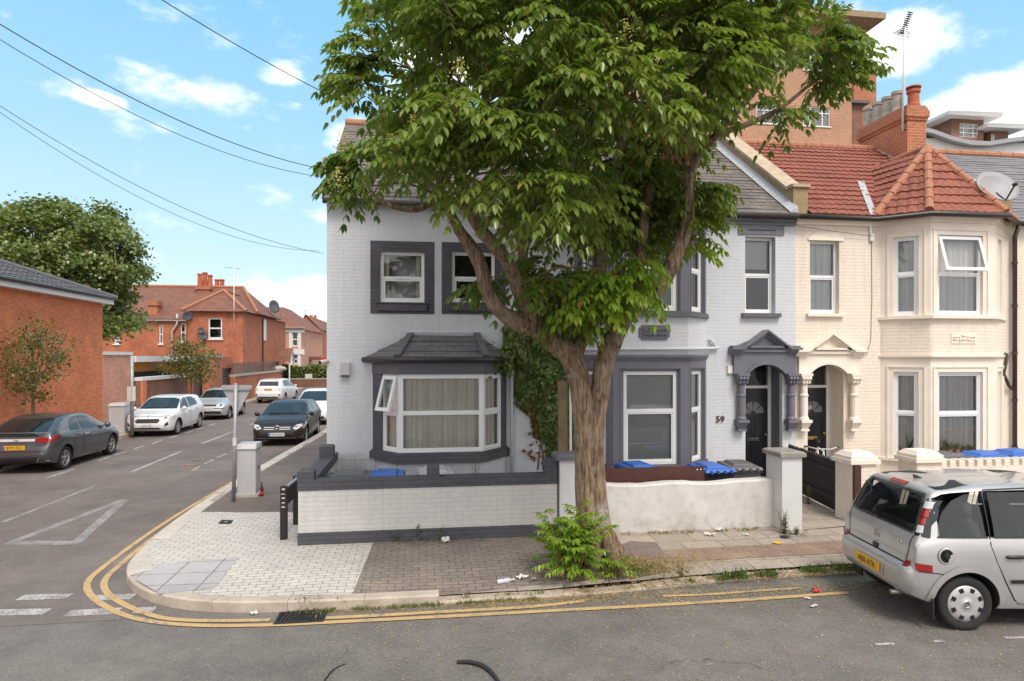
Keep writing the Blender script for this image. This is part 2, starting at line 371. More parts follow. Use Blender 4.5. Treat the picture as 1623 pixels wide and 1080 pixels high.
 brick('grey_slate', (.15, .148, .158), (.13, .128, .138), (.05, .05, .055), .30, .17, .006, .7, .015, .16)
 def tiles(name, c1, c2, gap, w=.20, h=.30, groove=.5):
  t = NT(name); uv = t.uv(); sp = t.node('ShaderNodeSeparateXYZ'); t.L.new(uv, sp.inputs[0])
  row = t.math('FRACT', t.math('DIVIDE', sp.outputs['Y'], h)); rid = t.math('FLOOR', t.math('DIVIDE', sp.outputs['Y'], h))
  ux = t.math('DIVIDE', sp.outputs['X'], w); roll = t.math('ABSOLUTE', t.math('SINE', t.math('MULTIPLY', ux, math.pi)))
  wn = t.node('ShaderNodeTexWhiteNoise'); cmb = t.node('ShaderNodeCombineXYZ'); t.L.new(t.math('FLOOR', ux), cmb.inputs[0]); t.L.new(rid, cmb.inputs[1]); t.L.new(cmb.outputs[0], wn.inputs['Vector'])
  c = t.mix(wn.outputs['Value'], c1, c2); c = t.mix(t.ramp(t.noise(1.3, 6, .7), .4, .75, 0, .6), c, dk(c2, .6)); c = t.mix(t.ramp(t.noise(22, 4), .45, .75, 0, .4), c, dk(c1, 1.25))
  edge = t.ramp(row, .0, .13, 1, 0); c = t.mix(t.math('MULTIPLY', edge, .75), c, gap)
  lap = t.math('SUBTRACT', 1.0, row); hgt = t.math('ADD', t.math('MULTIPLY', roll, groove), lap); t.bump(hgt, .9, .03)
  M[name] = t.done(c, .8)
 tiles('red_tile', (.31, .098, .058), (.225, .070, .046), (.07, .025, .02))
 tiles('brown_tile', (.235, .10, .065), (.175, .075, .05), (.05, .025, .02), .3, .33)
 tiles('grey_tile', (.145, .14, .15), (.11, .108, .116), (.03, .03, .033), .3, .33)
 plain('ridge_tile', (.40, .175, .10), .85, .35, 18, bump=.5, bscale=40)
 plain('dark_ridge', (.12, .115, .12), .7, .2, 10)
 plain('parapet', (.34, .245, .15), .9, .3, 5, bump=.4)
 plain('coping', (.47, .37, .26), .9, .3, 5, bump=.4)
 plain('lead', (.42, .43, .45), .6, .25, 9)
 plain('clay_pot', (.44, .115, .05), .75, .2, 8); plain('buff_pot', (.40, .36, .31), .85, .3, 8)
 plain('terracotta', (.45, .15, .07), .8, .15, 8)
 # fittings
 plain('upvc', (.80, .80, .81), .32, .03, 2, spec=.5)
 plain('white_paint', (.74, .73, .72), .5, .06, 4)
 plain('black_plastic', (.018, .017, .018), .42, .2, 6)
 plain('gutter', (.035, .026, .024), .4, .2, 5)
 plain('brown_pipe', (.055, .032, .025), .4, .2, 5)
 plain('grey_pipe', (.46, .46, .475), .45, .1, 5)
 plain('door_black', (.014, .013, .017), .28, .15, 4)
 plain('metal_grey', (.34, .34, .35), .45, .18, 6, metal=.35)
 plain('sign_back', (.36, .37, .38), .55, .14, 4)
 plain('galvanised', (.36, .36, .37), .5, .25, 9, metal=.4)
 plain('cabinet_grey', (.47, .46, .475), .5, .1, 3)
 plain('brass', (.55, .35, .12), .35, .1, 5, metal=.9); plain('chrome', (.68, .68, .7), .18, .05, 5, metal=1)
 plain('bronze', (.16, .115, .075), .4, .15, 5, metal=.6)
 plain('wood_post', (.24, .165, .095), .85, .35, 9, bump=.4); plain('board', (.085, .027, .020), .5, .25, 6, bump=.15)
 plain('fence_black', (.020, .016, .015), .7, .3, 9, bump=.3); plain('red_panel', (.07, .028, .02), .7, .2, 9)
 plain('grey_wood', (.14, .115, .095), .85, .3, 9, bump=.3)
 plain('bin_grey', (.115, .112, .118), .5, .15, 5); plain('bin_black', (.022, .022, .025), .45, .15, 5); plain('bin_blue', (.035, .135, .48), .4, .12, 5)
 plain('litter_white', (.62, .60, .57), .6, .06, 5); plain('yellow_card', (.70, .43, .03), .6, .1, 5); plain('red_scrap', (.55, .03, .025), .5, .1, 5)
 plain('bottle_brown', (.06, .012, .008), .12, .1, 5); plain('clear_plastic', (.55, .60, .62), .15, .1, 9)
 plain('orange_board', (.62, .27, .03), .5, .1, 4); plain('gate_grey', (.10, .10, .115), .5, .12, 3); plain('blue_pot', (.12, .40, .55), .5, .1, 4)
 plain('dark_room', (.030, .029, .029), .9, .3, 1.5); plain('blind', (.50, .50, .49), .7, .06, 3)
 t = NT('curtain'); n = t.noise(3, 4); M['curtain'] = t.done(t.mix(n, (.78, .71, .61), (.88, .82, .73)), .9)
 t = NT('net_curtain'); n = t.noise(3, 4); c = t.mix(n, (.62, .60, .59), (.78, .76, .74))
 v = t.node('ShaderNodeTexVoronoi'); v.inputs['Scale'].default_value = 8; t.L.new(t.wpos(), v.inputs['Vector'])
 M['net_curtain'] = t.done(t.mix(t.ramp(v.outputs['Distance'], .16, .12), c, (.72, .70, .68)), .9)
 # window glass: partly see-through, partly mirror
 t = NT('window_glass'); tr = t.node('ShaderNodeBsdfTransparent'); tr.inputs[0].default_value = (.94, .95, .945, 1)
 gl = t.node('ShaderNodeBsdfGlossy'); gl.inputs['Roughness'].default_value = .03; gl.inputs['Color'].default_value = (.9, .92, .95, 1)
 fr = t.node('ShaderNodeFresnel'); fr.inputs[0].default_value = 1.5; mx = t.node('ShaderNodeMixShader')
 bmp = t.node('ShaderNodeBump'); bmp.inputs['Strength'].default_value = .05; bmp.inputs['Distance'].default_value = .02; t.L.new(t.noise(2.5, 2), bmp.inputs['Height']); t.L.new(bmp.outputs[0], gl.inputs['Normal'])
 t.L.new(t.math('ADD', t.math('MULTIPLY', fr.outputs[0], 1.0), .05), mx.inputs[0]); t.L.new(tr.outputs[0], mx.inputs[1]); t.L.new(gl.outputs[0], mx.inputs[2])
 t.L.new(mx.outputs[0], t.N['Material Output'].inputs[0]); M['window_glass'] = t.m
 # plants
 def leaf(name, c1, c2, c3, trans=.35, rough=.30):
  t = NT(name); at = t.node('ShaderNodeAttribute', attribute_name='tint'); s = t.node('ShaderNodeSeparateColor'); t.L.new(at.outputs['Color'], s.inputs[0])
  c = t.mix(s.outputs[0], c1, c2); c = t.mix(t.ramp(s.outputs[1], .93, .97), c, c3)
  t.set(t.b.inputs['Base Color'], c); t.b.inputs['Roughness'].default_value = rough; t.b.inputs['Specular IOR Level'].default_value = .6
  tl = t.node('ShaderNodeBsdfTranslucent'); t.L.new(t.mix(1, c, (1.5, 1.6, .7), 'MULTIPLY'), tl.inputs[0])
  mx = t.node('ShaderNodeMixShader'); mx.inputs[0].default_value = trans; t.L.new(t.b.outputs[0], mx.inputs[1]); t.L.new(tl.outputs[0], mx.inputs[2]); t.L.new(mx.outputs[0], t.N['Material Output'].inputs[0])
  M[name] = t.m
 leaf('tree_leaf', (.10, .16, .026), (.22, .285, .062), (.28, .27, .07))
 leaf('young_leaf', (.13, .24, .022), (.26, .36, .04), (.28, .13, .04))
 leaf('ivy_leaf', (.07, .115, .022), (.14, .19, .04), (.22, .075, .03), .2)
 leaf('big_tree_leaf', (.095, .145, .03), (.19, .235, .055), (.22, .18, .05), .25)
 leaf('sapling_leaf', (.07, .10, .02), (.16, .17, .04), (.24, .16, .05))
 leaf('weed_leaf', (.06, .11, .02), (.13, .19, .04), (.25, .22, .07))
 leaf('grass_blade', (.10, .16, .03), (.17, .21, .05), (.38, .29, .11))
 leaf('dry_blade', (.42, .30, .13), (.50, .37, .18), (.28, .18, .07), .15)
 leaf('hedge_leaf', (.10, .14, .03), (.20, .24, .06), (.25, .25, .08))
 leaf('flower', (.50, .44, .14), (.62, .55, .22), (.55, .40, .10), .3)
 leaf('dead_leaf', (.25, .12, .045), (.34, .18, .07), (.18, .09, .04), .2)
 t = NT('bark'); vec = t.node('ShaderNodeMapping'); vec.inputs['Scale'].default_value = (11, 11, 1.9); t.L.new(t.wpos(), vec.inputs[0])
 n = t.noise(2.2, 8, .65, vec.outputs[0], .6); n2 = t.noise(5, 6); ridge = t.ramp(n, .40, .60)
 c = t.mix(ridge, (.10, .062, .038), (.35, .24, .155)); c = t.mix(t.ramp(n2, .45, .75, 0, .5), c, (.42, .33, .25))
 sepb = t.node('ShaderNodeVectorMath', operation='DISTANCE'); t.L.new(t.wpos(), sepb.inputs[0]); sepb.inputs[1].default_value = (2.53, 8.50, .85)
 pm = t.math('MULTIPLY', t.ramp(sepb.outputs['Value'], .30, .12), t.ramp(t.noise(12, 6, .7), .38, .52)); c = t.mix(pm, c, (.62, .60, .58))   # old white paint on the trunk
 t.bump(n, 1.0, .05); M['bark'] = t.done(c, .9)
 plain('young_bark', (.20, .13, .085), .9, .35, 12, bump=.4)
build_materials()
# ================================================================== ground, roads, pavements
def clip_cell(poly, x0, x1, y0, y1):
 for ax, lim, sg in ((0, x0, 1), (0, x1, -1), (1, y0, 1), (1, y1, -1)):
  out = []
  for i in range(len(poly)):
   p, q = poly[i - 1], poly[i]; fp, fq = sg * (p[ax] - lim), sg * (q[ax] - lim)
   if (fp >= 0) != (fq >= 0):
    k = fp / (fp - fq); out.append((p[0] + (q[0] - p[0]) * k, p[1] + (q[1] - p[1]) * k))
   if fq >= 0: out.append(q)
  poly = out
  if len(poly) < 3: return []
 return poly
def area2(p): return sum(p[i - 1][0] * p[i][1] - p[i][0] * p[i - 1][1] for i in range(len(p)))
def cells(poly, step, step_y=None):
 """a 2-D polygon cut into small cells"""
 sy = step_y or step; xs = [p[0] for p in poly]; ys = [p[1] for p in poly]; out = []
 nx = max(1, math.ceil((max(xs) - min(xs)) / step)); ny = max(1, math.ceil((max(ys) - min(ys)) / sy))
 for i in range(nx):
  a0, a1 = min(xs) + (max(xs) - min(xs)) * i / nx, min(xs) + (max(xs) - min(xs)) * (i + 1) / nx
  for j in range(ny):
   b0, b1 = min(ys) + (max(ys) - min(ys)) * j / ny, min(ys) + (max(ys) - min(ys)) * (j + 1) / ny
   c = clip_cell(poly, a0, a1, b0, b1)
   if len(c) >= 3 and abs(area2(c)) > 1e-7: out.append(c if area2(c) > 0 else c[::-1])
 return out
_rn = random.Random(5)
def gz(x, y):                                # level of the pavement
 z = .13
 if x > -.9 and y < 9.3:                  # worn, sunken edge in front of the houses
  k = min(1, (x + .9) / .5) * min(1, max(0, (9.2 - y) / 1.2)); z -= .075 * k
 d = math.hypot(x - 2.46, (y - 8.85)); z += .10 * max(0, 1 - d / .95) ** 1.5      # lifted by roots
 z += .004 * math.sin(x * 2.1 + y * 3.3) + .003 * math.sin(x * 5.3 - y * 2.7)
 return z
def sheet(name, poly, mat, dz=0, step=.4, kind='structure', zf=gz):
 mb = MB(); mb.smooth = True
 for c in cells(poly, step): mb.poly([(x, y, zf(x, y) + dz) for x, y in c])
 return tag(mb.build(name, mat, uv='flat'), kind=kind)
flat = lambda z: (lambda x, y: z)
g = MB(); g.poly([(-900, -300, -.02), (900, -300, -.02), (900, 1400, -.02), (-900, 1400, -.02)]); plain('open_ground', (.16, .15, .12), .95, .3, .3)
tag(g.build('ground', M['open_ground']), kind='structure')
g = MB(); g.poly([(-70, -9, 0), (70, -9, 0), (70, 8.6, 0), (-70, 8.6, 0)]); tag(g.build('road', M['asphalt']), kind='structure')
g = MB(); g.poly([(-11.2, 8.0, .004), (-3.4, 8.0, .004), (-3.4, 66, .004), (-11.2, 66, .004)]); tag(g.build('side_road', M['side_asphalt']), kind='structure')
g = MB(); g.poly([(-60, 66, .002), (60, 66, .002), (60, 74, .002), (-60, 74, .002)]); tag(g.build('cross_road', M['side_asphalt']), kind='structure')
KERB = [(-3.62, 64), (-3.65, 50), (-3.7, 36), (-3.73, 26.7), (-4.1, 20.9), (-4.38, 14.9), (-4.36, 12.6), (-4.3, 11.4), (-4.2, 10.3), (-4.06, 9.65), (-3.86, 9.2), (-3.55, 8.76), (-3.15, 8.4), (-2.6, 8.12), (-1.74, 7.97), (0, 7.94), (1.5, 7.96), (2.7, 8.02), (3.6, 8.16), (5, 8.27), (12, 8.36), (40, 8.5)]
def offset(path, d):                          # to the right-hand side of travel
 out = []
 for i, p in enumerate(path):
  a, b = Vector(path[max(i - 1, 0)]), Vector(path[min(i + 1, len(path) - 1)]); t = (b - a).normalized(); out.append((p[0] - t.y * d, p[1] + t.x * d))
 return out
def resample(path, step):
 out = [Vector(path[0])]; acc = 0
 for i in range(1, len(path)):
  a, b = Vector(path[i - 1]), Vector(path[i]); L = (b - a).length; pos = step - acc
  while pos <= L: out.append(a.lerp(b, pos / L)); pos += step
  acc = L - (pos - step)
 return out
def smooth_path(path, it=2):
 for _ in range(it):
  q = [path[0]]
  for i in range(len(path) - 1):
   a, b = Vector(path[i]), Vector(path[i + 1]); q += [tuple(a.lerp(b, .25)), tuple(a.lerp(b, .75))]
  path = q + [path[-1]]
 return path
KS = smooth_path(KERB)
INNER = offset(KS, .16)
def kerb():
 mb = MB(); st = resample(KS, .30); rr = random.Random(3)
 i = 0
 while i < len(st) - 1:
  n = 3; seg = [tuple(p) for p in st[i:i + n + 1]]
  if len(seg) < 2: break
  # shrink the ends a few mm: joints between stones
  a, b = Vector(seg[0]), Vector(seg[1]); seg[0] = tuple(a + (b - a).normalized() * .004)
  side = seg[0][1] > 9.6; w = .30 if side else .17
  inn = offset(seg, w); dz = rr.uniform(-.008, .008); low = seg[0][0] > -.5
  top = lambda p, d: (gz(p[0], p[1]) - .02 + d if low else .132 + d)
  mb.cur = 0 if side else 1
  for k in range(len(seg) - 1):
   o0, o1, i0, i1 = seg[k], seg[k + 1], inn[k], inn[k + 1]
   bt = .02
   e0, e1 = [tuple(Vector(o).lerp(Vector(n_), .12)) for o, n_ in ((o0, i0), (o1, i1))]
   P = lambda p, z: (p[0], p[1], z)
   t0 = top(o0, dz)
   mb.poly([P(o0, -.05), P(o0, t0 - bt), P(o1, t0 - bt), P(o1, -.05)]); mb.poly([P(o0, t0 - bt), P(e0, t0), P(e1, t0), P(o1, t0 - bt)])
   mb.poly([P(e0, t0), P(i0, t0), P(i1, t0), P(e1, t0)])
   mb.poly([P(i0, t0), P(i0, .0), P(i1, .0), P(i1, t0)])
   if k == 0: mb.poly([P(o0, -.05), P(i0, -.05), P(i0, t0), P(o0, t0 - bt)])
   if k == len(seg) - 2: mb.poly([P(o1, -.05), P(o1, t0 - bt), P(i1, t0), P(i1, -.05)])
  i += n
 return tag(mb.build('kerb', [M['kerb_pale'], M['kerb_stone']]), kind='structure')
kerb()
ki = [(x, y) for x, y in INNER]
pav = [(x, y) for x, y in ki if y < 63.5] + [(40, 10.6), (-1.7, 10.6), (-1.7, 14), (-1.7, 63)]
sheet('pavement', pav[::-1], M['slabs'], 0, .45)
# the different surfaces laid in the pavement, each a sheet a few mm up
def kx(y): # inner kerb x at a given y on the side street
 best = min(ki, key=lambda p: abs(p[1] - y) + (0 if p[0] < -2 else 99)); return best[0]
tarmac = [(kx(y) + (.14 if y > 9.6 else 0), y) for y in (12.7, 13.5, 15, 18, 21, 24, 26.7, 32, 40, 50, 60)]
sheet('tarmac_path', [(-1.86, 12.45)] + [(-1.86, 60)] + tarmac[::-1], M['path_tarmac'], .006, .6)
corner = [p for p in ki if p[1] < 12.75 and p[0] < -.75]
sheet('block_paving', [(-.82, 8.13), (-.72, 10.28), (-1.86, 10.28), (-1.86, 12.45), (-4.02, 12.72)] + corner[::1], M['light_blocks'], .006, .4)
sheet('brown_block_paving', [(-.81, 8.15), (.6, 8.12), (2.0, 8.35), (2.1, 9.4), (1.95, 10.28), (-.71, 10.28)], M['brown_blocks'], .006, .3)
sheet('corner_slabs', [tuple(gp(*p, .13).xy) for p in ((216, 921), (253, 943), (340, 933), (378, 884), (222, 899))], M['grey_slabs'], .010, .4)
sheet('red_strip_paving', [(3.0, 8.75), (14, 9.0), (14, 9.55), (3.0, 9.25)], M['red_blocks'], .006, .4)
sheet('verge_soil', [(2.0, 8.25), (2.9, 8.28), (3.5, 8.5), (3.3, 8.8), (2.9, 9.1), (2.15, 9.15), (1.75, 8.8), (1.8, 8.45)], M['soil'], .012, .15)
sheet('tarmac_patch', [tuple(gp(*p, .13).xy) for p in ((978, 880), (1058, 884), (1040, 861), (1000, 859), (975, 868))], M['path_tarmac'], .010, .3)
# concrete paths and front yards
sheet('yard_paving', [(-1.7, 10.6), (6.4, 10.6), (6.4, 13.4), (-1.7, 13.4)], M['concrete'], 0, 1.2, zf=flat(.135))
sheet('garden_path', [(6.36, 10.0), (7.6, 10.15), (8.1, 13.35), (6.4, 13.35)], M['slabs'], 0, 1.2, zf=flat(.142))
sheet('neighbour_yard', [(7.6, 10.5), (25, 10.7), (25, 13.5), (8.1, 13.5)], M['concrete'], 0, 1.5, zf=flat(.138))
# the far pavement of the side street
FK = [(-11.2, -8), (-11.05, 12), (-10.85, 24), (-10.9, 30), (-11.0, 38), (-10.9, 50), (-10.9, 63)]
mb = MB()
for i in range(len(FK) - 1):
 (x0, y0), (x1, y1) = FK[i], FK[i + 1]
 n = max(1, int((y1 - y0) / .9))
 for k in range(n):
  a, b = k / n, (k + 1) / n - .006 / (y1 - y0) * 1
  xa, ya, xb, yb = x0 + (x1 - x0) * a, y0 + (y1 - y0) * a, x0 + (x1 - x0) * b, y0 + (y1 - y0) * b
  mb.hexa([(xa - .2, ya, -.05), (xa, ya, -.05), (xb, yb, -.05), (xb - .2, yb, -.05), (xa - .2, ya, .125), (xa - .02, ya, .125), (xb - .02, yb, .125), (xb - .2, yb, .125)])
tag(mb.build('far_kerb', M['kerb_stone']), kind='structure')
sheet('far_pavement', [(x - .2, y) for x, y in FK] + [(-14.5, 63), (-14.5, -8)], M['pavers'], 0, 3, zf=flat(.12))
# painted markings
def strip(mb, path, w, z=.011, closed=False):
 a, b = offset(path, w / 2), offset(path, -w / 2)
 for i in range(len(path) - 1): mb.poly([(*b[i], z), (*b[i + 1], z), (*a[i + 1], z), (*a[i], z)])
def gpath(pts): return [tuple(gp(*p).xy) for p in pts]
yo = smooth_path(gpath([(372, 763), (366, 766), (300, 805), (245, 840), (200, 872), (165, 899), (143, 916), (136, 930), (143, 946), (170, 965), (205, 980), (250, 989), (330, 994), (440, 992), (520, 988), (700, 979), (880, 969), (1000, 963), (1100, 957), (1200, 951), (1350, 940)]))
yi = smooth_path(gpath([(381, 763), (371, 769), (310, 805), (258, 842), (215, 875), (187, 899), (169, 915), (163, 928), (170, 943), (195, 959), (225, 972), (262, 983), (330, 986), (436, 984)]))
yi2 = smooth_path(gpath([(516, 981), (600, 977), (700, 971), (800, 966), (868, 961), (930, 953)]))
yi3 = smooth_path(gpath([(1050, 946), (1120, 944), (1200, 938), (1280, 932)]))
mb = MB()
for p, w in ((yo, .085), (yi, .085), (yi2, .085), (yi3, .06)): strip(mb, resample(p, .12), w)
tag(mb.build('yellow_lines', M['yellow_line']), kind='structure')
mb = MB()
_zi = [0]
def seg(a, b, w=.1, z=.005):
 _zi[0] += 1; strip(mb, gpath([a, b]), w, z + .0006 * (_zi[0] % 5))
for a, b in (((207, 749), (287, 716)), ((320, 703.5), (371, 684)), ((396, 674), (428, 661))): seg(a, b, .10)
for a, b in (((156, 731), (176, 724)), ((183, 721.5), (198, 716.5)), ((213, 712), (228, 707)), ((241, 704), (256, 698.5)), ((269, 695), (282, 690.8)), ((293, 687.5), (304, 684)), ((312, 681), (323, 678)), ((331, 675), (341, 672)), ((74, 758), (118, 744))): seg(a, b, .09)
for a, b in (((344, 726), (359, 719.5)), ((324, 736), (338, 729)), ((386, 706.5), (397, 702)), ((366, 716), (378, 710.5)), ((304, 746), (317, 740)), ((304, 745.6), (339, 745.6))): seg(a, b, .07)
for a, b in (((32, 948), (110, 946)), ((148, 948), (212, 946)), ((-60, 973), (75, 970)), ((107, 973), (188, 969)), ((213, 969), (245, 967))): seg(a, b, .19)
tag(mb.build('white_markings', M['white_line']), kind='structure')
mb = MB()
for a, b, w in (((3, 829), (150, 771), .10), ((198, 792), (18, 860), .16), ((10, 861), (128, 861), .22), ((118, 863), (198, 792), .16)): seg(a, b, w)
tag(mb.build('old_markings', M['old_white_line']), kind='structure')
mb = MB()
for a, b in (((287, 738), (313, 737)), ((305, 730), (318, 730))): seg(a, b, .14, .012)
tag(mb.build('spray_marks', M['orange_mark']), kind='structure')
mb = MB()
for a, b in (((1388, 1022), (1418, 1021)), ((1480, 1018), (1496, 1017)), ((1592, 1012), (1640, 1011)), ((1560, 912), (1700, 903))): seg(a, b, .05)
tag(mb.build('bay_markings', M['white_line']), kind='structure')
# ================================================================== the terrace
YF = 13.3                                     # plane of the house fronts
F0 = Fr((0, YF, 0), (1, 0, 0))
EAVE, RIDGE_Y = 6.18, 17.3
ZR = 9.15
def X0(px, Y=YF): return yp(px, 565, Y).x
def zy(px, py, Y=YF): return yp(px, py, Y).z
XA, XB, XC, XD, XE = -1.85, 3.20, X0(1260), X0(1604), 19.2
def window(root, F, a0, a1, b0, b1, rails=(), mull=(), d=-.075, fw=.06, back='dark_room', sill=None, sash=True, lights_open=(), depth=.36, curtain_gap=0.0):
 """upvc window: outer frame, rails, sashes, panes, whatever hangs behind the glass"""
 fm = MB()
 for q in ((a0, a0 + fw, b0, b1), (a1 - fw, a1, b0, b1)): fm.fbox(F, *q, d - .05, d)
 for q in ((a0 + fw, a1 - fw, b0, b0 + fw), (a0 + fw, a1 - fw, b1 - fw, b1)): fm.fbox(F, *q, d - .05, d - .002)
 A = [a0 + fw] + [x for m in mull for x in (m - fw / 2, m + fw / 2)] + [a1 - fw]
 B = [b0 + fw] + [x for m in rails for x in (m - fw / 2, m + fw / 2)] + [b1 - fw]
 for m in mull: fm.fbox(F, m - fw / 2, m + fw / 2, b0 + fw, b1 - fw, d - .05, d - .001)
 for m in rails:
  for i in range(0, len(A), 2): fm.fbox(F, A[i], A[i + 1], m - fw / 2, m + fw / 2, d - .05, d - .003)
 pn = MB(); opens = []
 li = 0
 for j in range(0, len(B), 2):
  for i in range(0, len(A), 2):
   x0, x1, y0, y1 = A[i], A[i + 1], B[j], B[j + 1]
   if li in lights_open: opens.append((x0, x1, y0, y1)); li += 1; continue
   if sash and (li % 2 == 0 or sash == 'all'):
    w = .034
    for q in ((x0, x0 + w, y0, y1), (x1 - w, x1, y0, y1), (x0 + w, x1 - w, y0, y0 + w), (x0 + w, x1 - w, y1 - w, y1)): fm.fbox(F, *q, d - .045, d - .012)
   pn.poly([F.P(x0, y0, d - .03), F.P(x1, y0, d - .03), F.P(x1, y1, d - .03), F.P(x0, y1, d - .03)])
   gk = MB()
   li += 1
 w = fm.build('window', M['upvc'], root)
 if pn.f: pn.build('pane', M['window_glass'], w)
 for x0, x1, y0, y1 in opens:              # top-hung light pushed out
  ang = R(16); k = MB(); pl = MB(); H = y1 - y0; ww = .05
  F2 = lambda a, h, dd: F.P(a, y1 - h * math.cos(ang) + dd * math.sin(ang), d + .012 + h * math.sin(ang) + dd * math.cos(ang))
  def bx(a, a2, h, h2):
   k.hexa([F2(a, h2, .03), F2(a2, h2, .03), F2(a2, h2, -.02), F2(a, h2, -.02), F2(a, h, .03), F2(a2, h, .03), F2(a2, h, -.02), F2(a, h, -.02)])
  bx(x0 - .02, x0 + ww, -.02, H + .02); bx(x1 - ww, x1 + .02, -.02, H + .02); bx(x0 + ww, x1 - ww, -.02, ww); bx(x0 + ww, x1 - ww, H - ww, H + .02)
  pl.poly([F2(x0 + ww, H - ww, 0), F2(x1 - ww, H - ww, 0), F2(x1 - ww, ww, 0), F2(x0 + ww, ww, 0)])
  s = k.build('opening_light', M['upvc'], w); pl.build('pane', M['window_glass'], w)
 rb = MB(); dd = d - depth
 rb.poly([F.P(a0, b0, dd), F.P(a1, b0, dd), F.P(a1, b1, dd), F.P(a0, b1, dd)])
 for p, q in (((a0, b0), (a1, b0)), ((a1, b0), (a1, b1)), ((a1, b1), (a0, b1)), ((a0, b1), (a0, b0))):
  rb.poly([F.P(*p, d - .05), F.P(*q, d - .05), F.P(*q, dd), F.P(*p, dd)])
 rb.build('recess', M['blind' if back in ('curtain', 'net_curtain', 'blind') else 'dark_room'], w)  # near-black stand-in for the unlit room; pale behind curtains to bounce light
 if back in ('curtain', 'net_curtain'):
  cm = MB(); cm.smooth = True; n = max(16, int((a1 - a0) * 70)); rr = random.Random(int(a0 * 100)); ph = [rr.uniform(0, 6) for _ in range(4)]
  def wv(x): return .016 * math.sin(x * 42 + ph[0] + 1.2 * math.sin(x * 9 + ph[1])) + .012 * math.sin(x * 23 + ph[2]) + .006 * math.sin(x * 77 + ph[3])
  for i in range(n):
   xa, xb = a0 + .01 + (a1 - a0 - .02) * i / n, a0 + .01 + (a1 - a0 - .02) * (i + 1) / n
   if curtain_gap and abs((xa + xb) / 2 - (a0 + (a1 - a0) * .5)) < curtain_gap: continue
   cm.poly([F.P(xa, b0 + .02, d - .115 + wv(xa) * 1.3), F.P(xb, b0 + .02, d - .115 + wv(xb) * 1.3), F.P(xb, b1 - .02, d - .11 + wv(xb)), F.P(xa, b1 - .02, d - .11 + wv(xa))])
  cm.build('curtain', M[back], w)
 if back == 'blind':
  cm = MB(); n = int((b1 - b0) / .028)
  for i in range(n):
   z0 = b0 + .1 + (b1 - b0 - .12) * i / n
   cm.poly([F.P(a0 + .06, z0, d - .09), F.P(a1 - .06, z0, d - .09), F.P(a1 - .06, z0 + .026, d - .105), F.P(a0 + .06, z0 + .026, d - .105)])
  cm.build('blind', M['blind'], w)
 if sill:
  s = MB(); s.fbox(F, a0 - sill[0], a1 + sill[0], b0 - sill[1], b0 - .003, -.03, sill[2]); s.build('sill', M[sill[3]], w)
 return w
def wpx(F, x0, y0, x1, y1):
 a0, b1 = F.px(x0, y0); a1, b0 = F.px(x1, y1); return a0, a1, b0, b1
def tiled(mb, O, U, V, poly, row=.30, roll=.20, amp=.022, lap=.028, seed=0, sub=6):
 """overlapping tile courses over a roof facet; poly in (u along the eave, v up the slope)"""
 O, U, V = Vector(O), Vector(U).normalized(), Vector(V).normalized(); Nn = U.cross(V)
 if Nn.z < 0: Nn = -Nn
 rr = random.Random(seed); vs = [p[1] for p in poly]; us = [p[0] for p in poly]
 r0, r1 = math.floor(min(vs) / row), math.ceil(max(vs) / row)
 du = roll / sub
 for r in range(r0, r1):
  u = math.floor(min(us) / du) * du; jit = rr.uniform(-.004, .004)
  while u < max(us):
   c = clip_cell(poly, u, u + du, r * row, (r + 1) * row)
   if len(c) >= 3 and abs(area2(c)) > 1e-7:
    if area2(c) < 0: c = c[::-1]
    def H(uu, vv):
     f = min(max((vv - r * row) / row, 0), 1); ph = (uu / roll) % 1
     return amp * (abs(math.sin(math.pi * ph)) if roll < .5 else 0) + lap * (1 - f) + jit + .004 * math.sin(uu * 3.1 + r * 1.7)
    mb.poly([O + U * a + V * b + Nn * H(a, b) for a, b in c])
    low = sorted([p for p in c if abs(p[1] - r * row) < 1e-6])
    if len(low) >= 2:
     (a, b), (a2, b2) = low[0], low[-1]
     mb.poly([O + U * a + V * b + Nn * -.004, O + U * a2 + V * b2 + Nn * -.004, O + U * a2 + V * b2 + Nn * H(a2, b2), O + U * a + V * b + Nn * H(a, b)])
   u += du
 return mb
def facet(mb, pts, row=.30, roll=.2, amp=.022, lap=.028, seed=0, sub=6):
 """pts: first two are the eave, left to right seen from outside"""
 pts = [Vector(p) for p in pts]; U = (pts[1] - pts[0]).normalized(); n = (pts[1] - pts[0]).cross(pts[2] - pts[0]).normalized(); V = n.cross(U)
 return tiled(mb, pts[0], U, V, [((p - pts[0]).dot(U), (p - pts[0]).dot(V)) for p in pts], row, roll, amp, lap, seed, sub)
def bay_plan(xa, xb, x1, x2, d):
 P = [Vector((xa, YF, 0)), Vector((x1, YF - d, 0)), Vector((x2, YF - d, 0)), Vector((xb, YF, 0))]
 return P, [Fr(P[i], P[i + 1] - P[i]) for i in range(3)], [(P[i + 1] - P[i]).length for i in range(3)]
